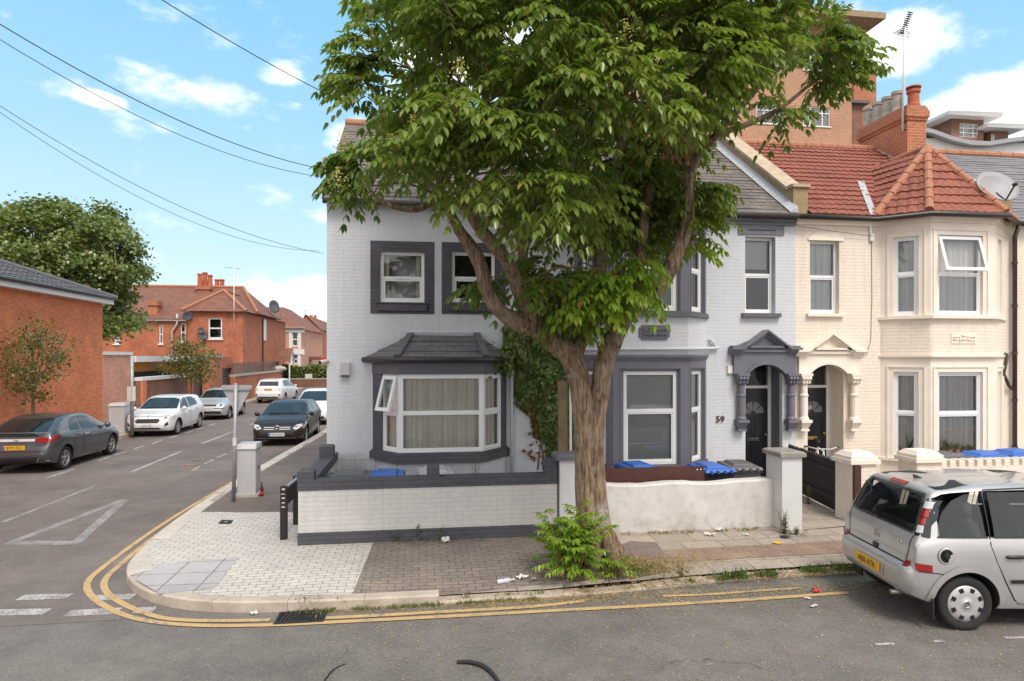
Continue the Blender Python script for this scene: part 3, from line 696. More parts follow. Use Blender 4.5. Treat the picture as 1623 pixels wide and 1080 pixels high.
def band(mb, P, z0, z1, out):
 """a moulding run round a bay, proud by out"""
 Q = offset([(p.x, p.y) for p in P], -0.0)
 pts = [(p.x, p.y) for p in P]
 # outward offset of an open polyline by mitre
 dirs = [(Vector(pts[i + 1]) - Vector(pts[i])).normalized() for i in range(len(pts) - 1)]
 nrm = [Vector((d.y, -d.x)) for d in dirs]; o = []
 for i, p in enumerate(pts):
  if i == 0: m = nrm[0]; k = 1
  elif i == len(pts) - 1: m = nrm[-1]; k = 1
  else:
   m = (nrm[i - 1] + nrm[i]).normalized(); k = 1 / max(.3, m.dot(nrm[i]))
  q = Vector(p) + m * out * k
  if i in (0, len(pts) - 1): q = Vector((q.x, min(q.y, YF + .0) if i else q.y)); q.y = YF
  o.append((q.x, q.y))
 inn = [(p[0], p[1] + .001) for p in pts]
 for i in range(len(pts) - 1):
  a, b, c, d = o[i], o[i + 1], (pts[i + 1][0], pts[i + 1][1] + .05), (pts[i][0], pts[i][1] + .05)
  mb.hexa([(*a, z0), (*b, z0), (*c, z0), (*d, z0), (*a, z1), (*b, z1), (*c, z1), (*d, z1)])
 return o
def house_shell(root, x0, x1, wall_mat, holes, z1=EAVE, back=21.4, gable_l=False, gable_r=False, roof_top=None):
 mb = MB(); mb.wall(F0, x0, x1, 0, z1, holes)
 for x in (x0, x1):
  mb.poly([(x, YF, 0), (x, back, 0), (x, back, z1), (x, RIDGE_Y, ZR), (x, YF, z1)])
 mb.poly([(x0, back, 0), (x1, back, 0), (x1, back, z1), (x0, back, z1)])
 return mb.build('wall', wall_mat, root)
def main_roof(root, x0, x1, mat, kind, cut=None):
 mb = MB(); s = [(x0, YF - .17, EAVE + .0), (x1, YF - .17, EAVE + .0), (x1, RIDGE_Y, ZR), (x0, RIDGE_Y, ZR)]
 if kind == 'slate': facet(mb, s, .20, .30, 0, .012, 1, 1)
 else: facet(mb, s, .30, .20, .022, .03, 2)
 mb.poly([(x0, 21.6, EAVE), (x0, RIDGE_Y, ZR), (x1, RIDGE_Y, ZR), (x1, 21.6, EAVE)])
 mb.poly([(x0, YF - .17, EAVE - .012), (x1, YF - .17, EAVE - .012), (x1, RIDGE_Y, ZR - .02), (x0, RIDGE_Y, ZR - .02)])
 rf = mb.build('roof', mat, root)
 rd = MB(); n = int((x1 - x0) / .45)
 for i in range(n):
  a, b = x0 + (x1 - x0) * i / n, x0 + (x1 - x0) * (i + 1) / n - .008
  rd.tube([(a, RIDGE_Y, ZR + .0), (b, RIDGE_Y, ZR + .0)], [.125, .118], 10)
 rd.build('ridge_tiles', M['ridge_tile'], rf); return rf
def gutter_run(root, pts, r=.058, name='gutter', mat='gutter'):
 mb = MB(); mb.smooth = True; mb.tube(pts, r, 8)
 return mb.build(name, M[mat], root)
def bay_roof(root, P, apex, back_y, mat, d_eave, z, kind='tile', hip='ridge_tile'):
 o = []
 c = Vector((apex[0], YF + .3))
 for i, p in enumerate(P):
  v = Vector((p.x, p.y)) + (Vector((p.x, p.y)) - c).normalized() * d_eave
  o.append(Vector((v.x, v.y if i in (1, 2) else YF - .1, z)))
 A = Vector(apex); B = Vector((apex[0], back_y, apex[2]))
 mb = MB()
 slope = (ZR - EAVE) / (RIDGE_Y - YF + .17)
 e0 = Vector((o[0].x, YF - .1, z)); e3 = Vector((o[3].x, YF - .1, z))
 args = (.30, .20, .022, .03) if kind == 'tile' else (.2, .3, 0, .012)
 kw = {'sub': 6} if kind == 'tile' else {'sub': 1}
 facet(mb, [o[0], o[1], A], *args, 3, **kw); facet(mb, [o[1], o[2], A], *args, 4, **kw); facet(mb, [o[2], o[3], A], *args, 5, **kw)
 # the return slopes running back into the main roof
 k = lambda zz: YF - .17 + (zz - EAVE) / slope
 facet(mb, [Vector((o[0].x, k(z) + .35, z + .02)), o[0], A, B], *args, 6, **kw); facet(mb, [o[3], Vector((o[3].x, k(z) + .35, z + .02)), B, A], *args, 7, **kw)
 rf = mb.build('bay_roof', mat, root)
 hp = MB()
 for e in (o[0], o[1], o[2], o[3], None):
  e2 = B if e is None else e
  n = 7
  for i in range(n):
   a, b = A.lerp(e2, i / n), A.lerp(e2, (i + 1) / n - .006); up = Vector((0, 0, .03)); hp.tube([a + up, b + up], [.085, .095], 10)
 hp.build('hip_tiles', M[hip], rf)
 return o
# ------------------------------------------------------------------ end house: grey painted brick
def end_house():
 t = thing('end_of_terrace_house', 'light grey painted end house with boxy bay window and slate bay roof', 'house', (XA, YF, 0))
 W1 = wpx(F0, 603, 399, 672.5, 480); W2 = wpx(F0, 716.4, 399.5, 784, 480.3)
 house_shell(t, XA, XB, M['painted_brick'], [W1, W2])
 main_roof(t, XA - .08, XB, M['slate'], 'slate')
 for w, (s0, s1) in ((W1, ((587, 381.7), (688.3, 498.2))), (W2, ((700, 384), (801.5, 499)))):
  a0, b1 = F0.px(*s0); a1, b0 = F0.px(*s1); sm = MB()
  for q in ((a0, w[0], b0, b1), (w[1], a1, b0, b1), (w[0], w[1], b0, w[2]), (w[0], w[1], w[3], b1)): sm.fbox(F0, *q, -.01, .012)
  sm.build('window_surround', M['dark_painted_brick'], t)
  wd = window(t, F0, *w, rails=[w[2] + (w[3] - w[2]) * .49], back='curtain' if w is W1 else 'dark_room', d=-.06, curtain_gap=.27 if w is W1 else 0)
  s = MB(); s.fbox(F0, w[0] - .05, w[1] + .05, w[2] - .17, w[2] - .03, .0, .07); s.fbox(F0, w[0] - .08, w[1] + .08, w[2] - .03, w[2] - .004, 0, .09); s.build('sill', M['dark_painted_brick'], wd)
  v = MB(); v.fbox(F0, w[0] + .3, w[1] - .3, w[2] + (w[3] - w[2]) * .49 - .012, w[2] + (w[3] - w[2]) * .49 + .02, -.06, -.05); v.build('trickle_vent', M['upvc'], wd)
 # bay
 D = .65
 P, Fs, Ls = bay_plan(X0(591.5), X0(802), X0(632, YF - D), X0(766, YF - D), D)
 zb1, zb0 = zy(700, 593.5, YF - D), zy(700, 717, YF - D)
 zs = zy(700, 733, YF - D); ztop = zy(700, 568, YF - D)
 for i, F in enumerate(Fs):
  m = MB(); m.wall(F, 0, Ls[i], .1, zs + .02); m.build('bay_wall', M['painted_brick'], t)
 bd = MB(); band(bd, P, zs, zb0 - .04, .10); band(bd, P, zb0 - .04, zb0, .06); bd.build('bay_sill', M['dark_painted_brick'], t)
 fa = MB(); band(fa, P, zb1, ztop, .03)
 # dark jambs against the wall
 jw = .30
 fa.build('fascia', M['dark_trim'], t)
 for Fj, j0, j1 in ((Fs[0], 0, jw), (Fs[2], Ls[2] - jw * .55, Ls[2])): ja = MB(); ja.fbox(Fj, j0, j1, zb0, zb1, -.1, .01); ja.build('bay_jamb', M['dark_painted_brick'], t)
 mid = zb0 + (zb1 - zb0) * .505
 window(t, Fs[0], jw, Ls[0] - .02, zb0, zb1, rails=[mid], back='curtain', d=-.02, lights_open=(1,), depth=.2)
 window(t, Fs[1], .0, Ls[1], zb0, zb1, rails=[mid], back='curtain', d=-.004, fw=.085, sash=False, depth=.3)
 window(t, Fs[2], .02, Ls[2] - jw * .55, zb0, zb1, rails=[mid], back='curtain', d=-.02, sash='all', depth=.2)
 # slate roof of the bay
 rl, rr_ = yp(651, 531, YF), yp(755, 531, YF)
 ze = ztop + .02; el, er = Vector((X0(580), YF, ze)), Vector((X0(811), YF, ze)); fl, fr_ = Vector((X0(629, YF - D - .14), YF - D - .14, ze)), Vector((X0(771, YF - D - .14), YF - D - .14, ze))
 mb = MB()
 facet(mb, [fl, fr_, rr_, rl], .21, .38, 0, .014, 8, 1); facet(mb, [el, fl, rl], .21, .38, 0, .014, 9, 1); facet(mb, [fr_, er, rr_], .21, .38, 0, .014, 10, 1)
 br = mb.build('bay_roof', M['grey_slate'], t)
 for a, b in ((rl, fl), (rr_, fr_)): hp = MB(); hp.bar(a + Vector((0, -.02, .03)), b + Vector((0, -.02, .03)), .13, .05); hp.build('hip_tiles', M['dark_ridge'], br)
 fl2 = MB(); fl2.fbox(F0, rl.x - .1, rr_.x + .1, rl.z - .02, rl.z + .05, 0, .05); fl2.build('flashing', M['lead'], br)
 dn = Vector((0, -.05, -.05)); gutter_run(t, [el + Vector((-.05, 0, -.05)), fl + dn, fr_ + dn, er + Vector((.05, 0, -.05))], .055)
 # eaves gutter and downpipe
 gutter_run(t, [(XA - .05, YF - .2, EAVE - .05), (XB, YF - .2, EAVE - .05)])
 pp = MB(); pp.smooth = True; x = X0(810)
 pp.tube([(x, YF - .08, ze - .08), (x, YF - .08, .15)], .036, 10); pp.smooth = False
 for z in (1.0, 1.9, 2.7): pp.cyl((x, YF - .08, z), (x, YF - .08, z + .05), .046, n=10)
 pp.build('downpipe', M['grey_pipe'], t)
 ab = MB(); q = wpx(F0, 700, 738, 704, 742); return t
end_house()
# ------------------------------------------------------------------ porch with gable, columns, arch, door
def porch(root, al, ar, L, Rr, zs, zc, ze0, ze1, zap, trim, doormat, Yd, cols, door_label):
 F = F0; zt = .30
 def arch(a0, a1, spring, crown, n=16):
  h = crown - spring; w = (a1 - a0) / 2; rad = (w * w + h * h) / (2 * h); cx, cy = (a0 + a1) / 2, crown - rad; ang = math.asin(min(1, w / rad))
  return [(cx + rad * math.sin(-ang + 2 * ang * i / n), cy + rad * math.cos(-ang + 2 * ang * i / n)) for i in range(n + 1)]
 A = arch(al, ar, zs, zc)
 mb = MB(); mb.fprism(F, [(L + .03, zs), *A, (Rr - .03, zs), (Rr - .03, ze0), (L + .03, ze0)], -.05, .10)
 A2 = arch(al - .05, ar + .05, zs, zc + .06)
 mb.fprism(F, [*A, *A2[::-1]], .10, .135)
 mb.fbox(F, L + .01, Rr - .01, ze0 - .09, ze0 - .03, .10, .15)
 pc = mb.build('porch_arch', trim, root)
 g = MB(); cx = (L + Rr) / 2
 g.fbox(F, L - .03, Rr + .03, ze0, ze0 + .05, 0, .19)
 sl = .07; hw = (Rr - L) / 2
 g.fprism(F, [(L + .12, ze0 + .05), (Rr - .12, ze0 + .05), (cx, zap - .1)], -.02, .09)
 for k, (out, th, dz) in enumerate(((.24, .045, 0), (.19, .05, -.045), (.14, .05, -.095))):
  for sg in (-1, 1):
   e, e2 = cx + sg * (hw + .06), cx + sg * (hw - .20)
   pts = [(cx, zap + dz), (cx, zap + dz - th), (e2, ze1 - .03 + dz - th), (e, ze1 - .03 + dz - th), (e, ze1 - .03 + dz), (e2, ze1 - .03 + dz)]
   if sg > 0: pts = pts[::-1]
   else: pts = pts
   g.fprism(F, pts[::-1], 0, out)
 g.build('porch_gable', trim, root)
 for c, zb, zt_ in cols:
  m = MB(); m.smooth = False; r = .082; y = YF - .10
  m.lathe((c, y, 0), [(r * 1.25, zb + .20), (r * 1.3, zb + .235), (r, zb + .27), (r * .97, zt_ - .52), (r * 1.15, zt_ - .5), (r * 1.15, zt_ - .47), (r * .92, zt_ - .45), (r * .88, zt_ - .25), (r * 1.1, zt_ - .235)], 18)
  m.box(c - .125, c + .125, YF - .23, YF + .02, zb + .14, zb + .20)
  m.hexa([(c - .07, YF - .14, zb), (c + .07, YF - .14, zb), (c + .07, YF, zb), (c - .07, YF, zb), (c - .115, YF - .21, zb + .139), (c + .115, YF - .21, zb + .139), (c + .115, YF, zb + .139), (c - .115, YF, zb + .139)])
  m.box(c - .10, c + .10, YF - .155, YF + .01, zb - .05, zb - .0)
  m.build('porch_column', trim, root)
  k = MB()
  k.hexa([(c - .085, y - .08, zt_ - .23), (c + .085, y - .08, zt_ - .23), (c + .085, y + .08, zt_ - .23), (c - .085, y + .08, zt_ - .23), (c - .13, y - .125, zt_ - .05), (c + .13, y - .125, zt_ - .05), (c + .13, y + .08, zt_ - .05), (c - .13, y + .08, zt_ - .05)])
  k.box(c - .14, c + .14, y - .135, y + .09, zt_ - .05, zt_)
  k.smooth = True
  for sx in (-1, 0, 1):           # carved leaves
   for zz, rr in ((.19, .03), (.11, .04)):
    k.lathe((c + sx * .075, y - .095 - (.02 if zz < .15 else 0), zt_ - zz), [(.004, -.05), (rr * .8, -.03), (rr, 0), (rr * .8, .03), (.004, .05)], 8)
  k.build('capital', trim, root)
 # recess
 r = MB(); x0, x1 = al, ar; YR = YF + .121
 r.poly([(x0, YR, .14), (x0, Yd, .14), (x0, Yd, zc + .05), (x0, YR, zc + .05)]); r.poly([(x1, YR, .14), (x1, YR, zc + .05), (x1, Yd, zc + .05), (x1, Yd, .14)])
 r.poly([(x0, YF, zc + .05), (x1, YF, zc + .05), (x1, Yd, zc + .05), (x0, Yd, zc + .05)]); r.build('porch_reveal', trim if trim is not M['slate_trim'] else M['slate_trim'], root)
 fl = MB(); fl.box(x0, x1, YF - .1, Yd, .1, .27); fl.build('doorstep', M['concrete'], root)
 # door
 Fd = Fr((0, Yd - .06, 0), (1, 0, 0)); fr_ = MB(); zd1 = 2.32; w0, w1 = x0 + .003, x1 - .003
 for q in ((w0, w0 + .07, .27, zc + .04), (w1 - .075, w1, .27, zc + .04), (w0 + .07, w1 - .075, zd1, zd1 + .06), (w0 + .07, w1 - .075, zc - .02, zc + .04)): fr_.fbox(Fd, *q, -.08, .0)
 df = fr_.build('door_frame', M['white_paint'], root)
 pn = MB(); pn.poly([Fd.P(w0 + .07, zd1 + .06, -.03), Fd.P(w1 - .075, zd1 + .06, -.03), Fd.P(w1 - .075, zc - .02, -.03), Fd.P(w0 + .07, zc - .02, -.03)]); pn.build('fanlight', M['window_glass'], df)
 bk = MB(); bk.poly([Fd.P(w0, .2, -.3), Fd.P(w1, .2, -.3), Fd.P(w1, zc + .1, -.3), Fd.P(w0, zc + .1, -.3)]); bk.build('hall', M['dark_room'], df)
 d = MB(); a0, a1 = w0 + .072, w1 - .077; d.fbox(Fd, a0, a1, .28, zd1 - .004, -.06, -.018); wd = a1 - a0
 for q in ((.12, .46, .10, .42), (.54, .88, .10, .42), (.12, .46, .47, .69), (.54, .88, .47, .69)):
  X1, X2, Z1, Z2 = a0 + q[0] * wd, a0 + q[1] * wd, .28 + q[2] * 2, .28 + q[3] * 2
  for e in ((X1, X2, Z1, Z1 + .018), (X1, X2, Z2 - .018, Z2), (X1, X1 + .018, Z1, Z2), (X2 - .018, X2, Z1, Z2)): d.fbox(Fd, *e, -.02, -.006)
  d.fbox(Fd, X1 + .05, X2 - .05, Z1 + .05, Z2 - .05, -.02, -.01)
 door = d.build('door', M['door_black'], root, label=door_label)
 fn = MB(); cxd, zf = a0 + .5 * wd, .28 + 1.46          # sunburst lights in the door
 for i in range(4):
  p0, p1 = math.pi * (i + .08) / 4, math.pi * (i + .92) / 4
  fn.fprism(Fd, [(cxd + .07 * math.cos(p), zf + .07 * math.sin(p)) for p in (p1, p0)] + [(cxd + .27 * math.cos(p0 + (p1 - p0) * k / 4), zf + .27 * math.sin(p0 + (p1 - p0) * k / 4)) for k in range(5)], -.02, -.012)
 fn.build('door_glass', M['bin_grey'], door)
 lp = MB(); lp.fbox(Fd, cxd - .14, cxd + .14, .28 + .83, .28 + .915, -.02, -.008); lp.build('letter_plate', M['chrome'] if doormat == 'chrome' else M['brass'], door)
 kn = MB(); kn.lathe(Fd.P(a1 - .07, .28 + .98, -.01), [(.02, 0), (.02, .02), (.03, .04), (.015, .06)], 12, (0, -1, 0)); kn.build('handle', M['chrome'] if doormat == 'chrome' else M['brass'], door)
 return door
def text_mesh(body, size, extrude, name, mat, parent, loc, rot, at=None):
 c = bpy.data.curves.new(name, 'FONT'); c.body = body; c.size = size; c.extrude = extrude; c.align_x = 'CENTER'; c.align_y = 'CENTER'; c.resolution_u = 3
 o = bpy.data.objects.new(name + '_tmp', c); COL.objects.link(o); dg = bpy.context.evaluated_depsgraph_get()
 me = bpy.data.meshes.new_from_object(o.evaluated_get(dg)); bpy.data.objects.remove(o); me.materials.clear(); me.materials.append(mat)
 n = bpy.data.objects.new(name, me); COL.objects.link(n)
 if parent: n.parent = parent
 n.location = loc; n.rotation_euler = rot
 return n
# ------------------------------------------------------------------ number 59
def house_59():
 t = thing('terraced_house', 'grey painted terraced house numbered 59 behind the big street tree', 'house', (XB, YF, 0), group=None)
 UW = wpx(F0, 1181, 375, 1229, 497); pa, pb = X0(1181.5), X0(1240)
 house_shell(t, XB, XC, M['painted_brick'], [UW, (pa, pb, .1, 2.95)])
 main_roof(t, XB, XC, M['slate'], 'slate')
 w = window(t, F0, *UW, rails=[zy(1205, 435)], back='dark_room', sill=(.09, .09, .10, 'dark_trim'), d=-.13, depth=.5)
 bl = MB(); bl.fbox(F0, UW[0] + .07, UW[1] - .07, zy(1205, 425), zy(1205, 381), -.26, -.25); bl.build('blind', M['blind'], w)
 ln = MB(); a0, b1 = F0.px(1170, 354); a1, b0 = F0.px(1242, 373.5); ln.fbox(F0, a0, a1, b0, b1, -.01, .03); ln.build('lintel', M['slate_trim'], t)
 vt = MB(); a0, b1 = F0.px(1186, 364); a1, b0 = F0.px(1228, 367); vt.fbox(F0, a0, a1, b0, b1, .03, .036); vt.build('slot_vent', M['black_plastic'], t)
 cn = MB(); cn.fbox(F0, X0(1118), XC - .005, zy(1200, 352), EAVE, -.01, .10); cn.fbox(F0, X0(1118), XC - .005, zy(1200, 357), zy(1200, 352), -.01, .05); cn.build('cornice', M['slate_trim'], t)
 # two-storey bay
 D = .65; P, Fs, Ls = bay_plan(3.24, X0(1118.5), X0(971, YF - D), X0(1091, YF - D), D)
 zg1, zg0 = zy(1035, 586, YF - D), zy(1035, 738, YF - D); zu1, zu0 = zy(1035, 362, YF - D), zy(1035, 493, YF - D)
 zc = zy(1035, 566, YF - D)
 for F, L in zip(Fs, Ls):
  [MB().wall(F, 0, L, *q).build('bay_wall', M['painted_brick'], t) for q in ((zc, zu0 - .02), (.1, zg0))]
 fr_ = [(.13, .13), (.20, .20), (.13, .13)]
 for zlo, zhi, ztop in ((zg0, zg1, zc), (zu0, zu1, EAVE - .03)):
  sm = MB()
  for F, L, (l, r) in zip(Fs, Ls, fr_):
   for q in ((0, l, zlo, ztop), (L - r, L, zlo, ztop), (l, L - r, zhi, ztop)): sm.fbox(F, *q, -.12, .012)
   for q in ((l, l + .035, zlo, zhi), (L - r - .035, L - r, zlo, zhi), (l, L - r, zhi - .035, zhi)): sm.fbox(F, *q, -.12, -.02)
   sm.fbox(F, l - .045, l - .02, zlo, zhi + .045, .012, .026); sm.fbox(F, L - r + .02, L - r + .045, zlo, zhi + .045, .012, .026); sm.fbox(F, l - .02, L - r + .02, zhi + .02, zhi + .045, .012, .026)
  sm.build('bay_surround', M['slate_trim'], t)
  for i, (F, L, (l, r)) in enumerate(zip(Fs, Ls, fr_)):
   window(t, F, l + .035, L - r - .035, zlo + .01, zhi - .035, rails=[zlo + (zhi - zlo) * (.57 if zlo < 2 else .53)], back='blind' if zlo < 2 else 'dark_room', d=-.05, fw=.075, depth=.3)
 cb = MB(); band(cb, P, zc, zc + .05, .10); band(cb, P, zc - .05, zc, .06); cb.build('bay_cornice', M['slate_trim'], t)
 sb = MB(); band(sb, P, zu0 - .11, zu0 - .03, .11); band(sb, P, zu0 - .03, zu0, .07); band(sb, P, zg0 - .1, zg0, .08); sb.build('bay_sill', M['dark_trim'], t)
 tb = MB(); band(tb, P, EAVE - .1, EAVE, .09); tb.build('bay_fascia', M['slate_trim'], t)
 pl = MB(); F = Fs[1]; a0, b1 = F.px(1012.5, 515.5); a1, b0 = F.px(1060.6, 539); cx, cz = (a0 + a1) / 2, (b0 + b1) / 2; c = .05
 pl.fprism(F, [(a0, b0 + c), (a0 + c, b0 + c), (a0 + c, b0), (a1 - c, b0), (a1 - c, b0 + c), (a1, b0 + c), (a1, b1 - c), (a1 - c, b1 - c), (a1 - c, b1), (a0 + c, b1), (a0 + c, b1 - c), (a0, b1 - c)], 0, .03)
 rr = random.Random(2); pl.smooth = True
 for i in range(16):
  x = a0 + .09 + (a1 - a0 - .18) * (i % 8) / 7; z = cz + (.045 if i < 8 else -.045) + rr.uniform(-.02, .02); an = rr.uniform(0, 3)
  pl.tube([F.P(x - .035 * math.cos(an), z - .035 * math.sin(an), .03), F.P(x, z, .045), F.P(x + .035 * math.cos(an), z + .035 * math.sin(an), .03)], [.006, .017, .006], 6)
 pl.build('plaque', M['dark_trim'], t)
 o = bay_roof(t, P, ((P[1].x + P[2].x) / 2, YF + 1.1, EAVE + 1.75), YF + 2.3, M['slate'], .18, EAVE + .0, 'slate', 'dark_ridge')
 gutter_run(t, [(XB, YF - .2, EAVE - .05)] + [q + Vector((0, -.06, -.05)) for q in o] + [(XC, YF - .2, EAVE - .05)], .055)
 # white waste pipe across the bay
 wp = MB(); wp.smooth = True; zz = zy(1035, 553, YF - D)
 pts = [Vector((p.x, p.y, zz)) for p in P]; q = [pts[0] + Vector((-.03, -.06, -.02)), pts[1] + Vector((-.03, -.06, -.01)), pts[2] + Vector((.03, -.06, 0)), pts[3] + Vector((.02, -.07, .015)), Vector((X0(1137), YF - .06, zz + .03))]
 wp.tube(q, .032, 10); xe = X0(1137) - .10; wp.tube([(xe, YF - .06, zz + .02), (xe, YF - .06, zz + .14), (xe - .08, YF - .06, zz + .20), (xe - .1, YF + .02, zz + .2)], .028, 10); wp.build('waste_pipe', M['painted_brick'], t)
 porch(t, pa, pb, X0(1158), XC - .01, zy(1210, 593), zy(1210, 578), zy(1210, 552), zy(1210, 549), zy(1216, 523), M['slate_trim'], 'chrome', YF + .52, [(X0(1171.5), zy(1171, 679), zy(1171, 592)), (X0(1250), zy(1250, 679), zy(1250, 592))], 'black panelled door with silver letter plate')
 F = F0; tx = text_mesh('59', .205, .012, 'house_number', M['bronze'], t, Vector((X0(1141), YF - .02, zy(1141, 665))) - t.location, (R(90), 0, 0))
 bx = MB(); bx.fbox(F0, *(lambda q: q)(wpx(F0, 1152, 580, 1162, 592)), 0, .05); bx.build('bell_box', M['white_paint'], t)
 return t
house_59()
# ------------------------------------------------------------------ number 57
def house_57():
 t = thing('terraced_house', 'cream rendered terraced house numbered 57 with red tiled bay roof', 'house', (XC, YF, 0))
 UW = wpx(F0, 1283.6, 381, 1330, 497.5); pa, pb = X0(1280), X0(1337)
 house_shell(t, XC, XD, M['cream_render'], [UW, (pa, pb, .1, 2.95)])
 main_roof(t, XC + .3, XD - .25, M['red_tile'], 'tile')
 w = window(t, F0, *UW, rails=[zy(1305, 438)], back='net_curtain', sill=(.09, .07, .08, 'cream_trim'), d=-.11)
 hd = MB(); a0, a1 = UW[0] - .02, UW[1] + .06; z = UW[3]
 hd.fprism(F0, [(a0 - .03, z), (a1 + .03, z), (a1 + .03, z + .05), (a1 - .05, z + .10), (a1 - .1, z + .15), (a0 + .1, z + .15), (a0 + .05, z + .10), (a0 - .03, z + .05)], -.02, .03); hd.build('lintel', M['cream_trim'], t)
 cn = MB(); cn.fbox(F0, XC + .002, XD - .1, zy(1330, 352), EAVE, -.01, .12); cn.fbox(F0, XC + .002, XD - .1, zy(1330, 358), zy(1330, 352), -.01, .06); cn.build('cornice', M['cream_trim'], t)
 D = .65; P, Fs, Ls = bay_plan(X0(1395), X0(1592), X0(1475.5, YF - D), X0(1576, YF - D), D)
 zg1, zg0 = zy(1522, 590, YF - D), zy(1522, 728, YF - D); zu1, zu0 = zy(1522, 373, YF - D), zy(1522, 499, YF - D)
 zc = zy(1522, 566, YF - D)
 l1 = Fs[0].px(1416, 500)[0]; r1 = Fs[0].px(1455.8, 500)[0]; l2 = Fs[1].px(1487, 500)[0]; r2 = Fs[1].px(1558, 500)[0]
 lr = [(l1, Ls[0] - r1), (l2, Ls[1] - r2), (Ls[2] - r1, l1)]
 pots = []
 for lv, (zlo, zhi) in enumerate(((zg0, zg1), (zu0, zu1))):
  for i, (F, L, (l, r)) in enumerate(zip(Fs, Ls, lr)):
   m = MB(); za, zb = (.1, zc) if lv == 0 else (zc, EAVE); m.wall(F, 0, L, za, zb, [(l, L - r, zlo, zhi)], 0, .13); m.build('bay_wall', M['cream_wall'] if lv == 0 and False else M['cream_trim'], t)
   window(t, F, l, L - r, zlo, zhi, rails=[zlo + (zhi - zlo) * .52], back='net_curtain', d=-.06, fw=.055, lights_open=(1,) if (lv == 1 and i == 1) else (), sash='all', depth=.30)
   sm = MB()
   for q in ((l - .13, l - .10, zlo - .0, zhi + .13), (L - r + .10, L - r + .13, zlo - .0, zhi + .13), (l - .10, L - r + .10, zhi + .10, zhi + .13)): sm.fbox(F, *q, 0, .022)
   sm.build('window_moulding', M['cream_trim'], t)
   if lv == 0:
    pm = MB(); pm.fbox(F, .02, L - .02, zu0 - .62, zc + .10, 0, .008)
 rp = MB()
 for F, L in zip(Fs, Ls): rp.fbox(F, .03, L - .03, zc + .06, zu0 - .14, 0, .008)
 rp.build('rough_band', M['cream_render'], t)
 for nm, z0, z1, o in (('bay_cornice', zc, zc + .04, .08), ('bay_sill', zu0 - .09, zu0 - .02, .10), ('bay_fascia', EAVE - .12, EAVE, .10), ('bay_fascia', EAVE - .19, EAVE - .12, .05), ('bay_cornice', zc - .03, zc, .04), ('bay_sill', zg0 - .08, zg0 - .01, .10)):
  b = MB(); band(b, P, z0, z1, o); b.build(nm, M['cream_trim'], t)
 F = Fs[1]; a0, b1 = F.px(1507, 528); a1, b0 = F.px(1546, 545); pl = MB(); rr = random.Random(4); cz = (b0 + b1) / 2
 pl.fbox(F, a0, a1, b0, b1, .008, .02); pl.smooth = True
 for i in range(16):
  x = a0 + .06 + (a1 - a0 - .12) * (i % 8) / 7; z = cz + (.04 if i < 8 else -.04) + rr.uniform(-.02, .02); an = rr.uniform(0, 3)
  pl.tube([F.P(x - .035 * math.cos(an), z - .035 * math.sin(an), .02), F.P(x, z, .04), F.P(x + .035 * math.cos(an), z + .035 * math.sin(an), .02)], [.006, .016, .006], 6)
 pl.build('plaque', M['cream_trim'], t)
 ax = X0(1470, YF + .75); az = zy(1470, 232, YF + .75)
 slope = (ZR - EAVE) / (RIDGE_Y - YF + .17)
 o = bay_roof(t, P, (ax, YF + .75, az - .06), YF - .17 + (az - .06 - EAVE) / slope + .15, M['red_tile'], .22, EAVE + .0)
 gutter_run(t, [(XC, YF - .2, EAVE - .05)] + [q + Vector((0, -.06, -.05)) for q in o] + [(XD, YF - .2, EAVE - .05)], .06)
 # lead valley
 lv = MB(); B = Vector((X0(1368, 15.2), 15.2, 0)); z2 = EAVE + (B.y - YF + .17) * slope
 e = Vector((o[0].x - .02, YF - .17, EAVE + .055)); tp = yp(1368, 276, 14.9); tp.z = EAVE + (14.9 - YF + .17) * slope + .055; tp.x = X0(1368, 14.9)
 lv.poly([e + Vector((-.14, 0, 0)), e + Vector((.03, 0, 0)), tp + Vector((.03, 0, 0)), tp + Vector((-.16, 0, 0))]); lv.build('valley_lead', M['lead'], t)
 porch(t, pa, pb, XC + .01, X0(1360), zy(1307, 592), zy(1307, 578), zy(1307, 555), zy(1307, 553), zy(1315, 528), M['cream_trim'], 'brass', YF + .56, [(X0(1270), zy(1271, 679), zy(1271, 592)), (X0(1349), zy(1349, 679), zy(1349, 592))], 'black panelled door with brass letter plate and white number 57')
 text_mesh('57', .11, .004, 'house_number', M['white_paint'], t, Vector((X0(1279.5, YF + .45) + .06, YF + .46, 1.86)) - t.location, (R(90), 0, 0))
 # rainwater pipes
 pp = MB(); pp.smooth = True; x = XD - .02; pp.tube([(x, YF - .2, EAVE - .08), (x, YF - .09, EAVE - .35), (x, YF - .09, .2)], .05, 10); pp.smooth = False
 for z in (.9, 2.0, 3.1, 4.2, 5.2): pp.cyl((x, YF - .09, z), (x, YF - .09, z + .06), .062, n=10)
 pp.smooth = True
 pp.tube([(X0(1601), YF - .09, zy(1601, 617)), (X0(1594), YF - .09, zy(1594, 612)), (X0(1585), YF - .09, zy(1585, 592)), (X0(1592), YF - .09, zy(1592, 562)), (X0(1588), YF + .02, zy(1588, 560))], .038, 10)
 pp.build('downpipe', M['brown_pipe'], t)
 ab = MB(); ab.fbox(F0, *wpx(F0, 1580, 375, 1589, 386), 0, .02); ab.build('air_brick', M['buff_pot'], t)
 jb = MB(); jb.fbox(F0, *wpx(F0, 1376, 359, 1379.5, 370), 0, .05); jb.fbox(F0, *wpx(F0, 1377, 371, 1383, 383), 0, .06); jb.build('junction_box', M['white_paint'], t)
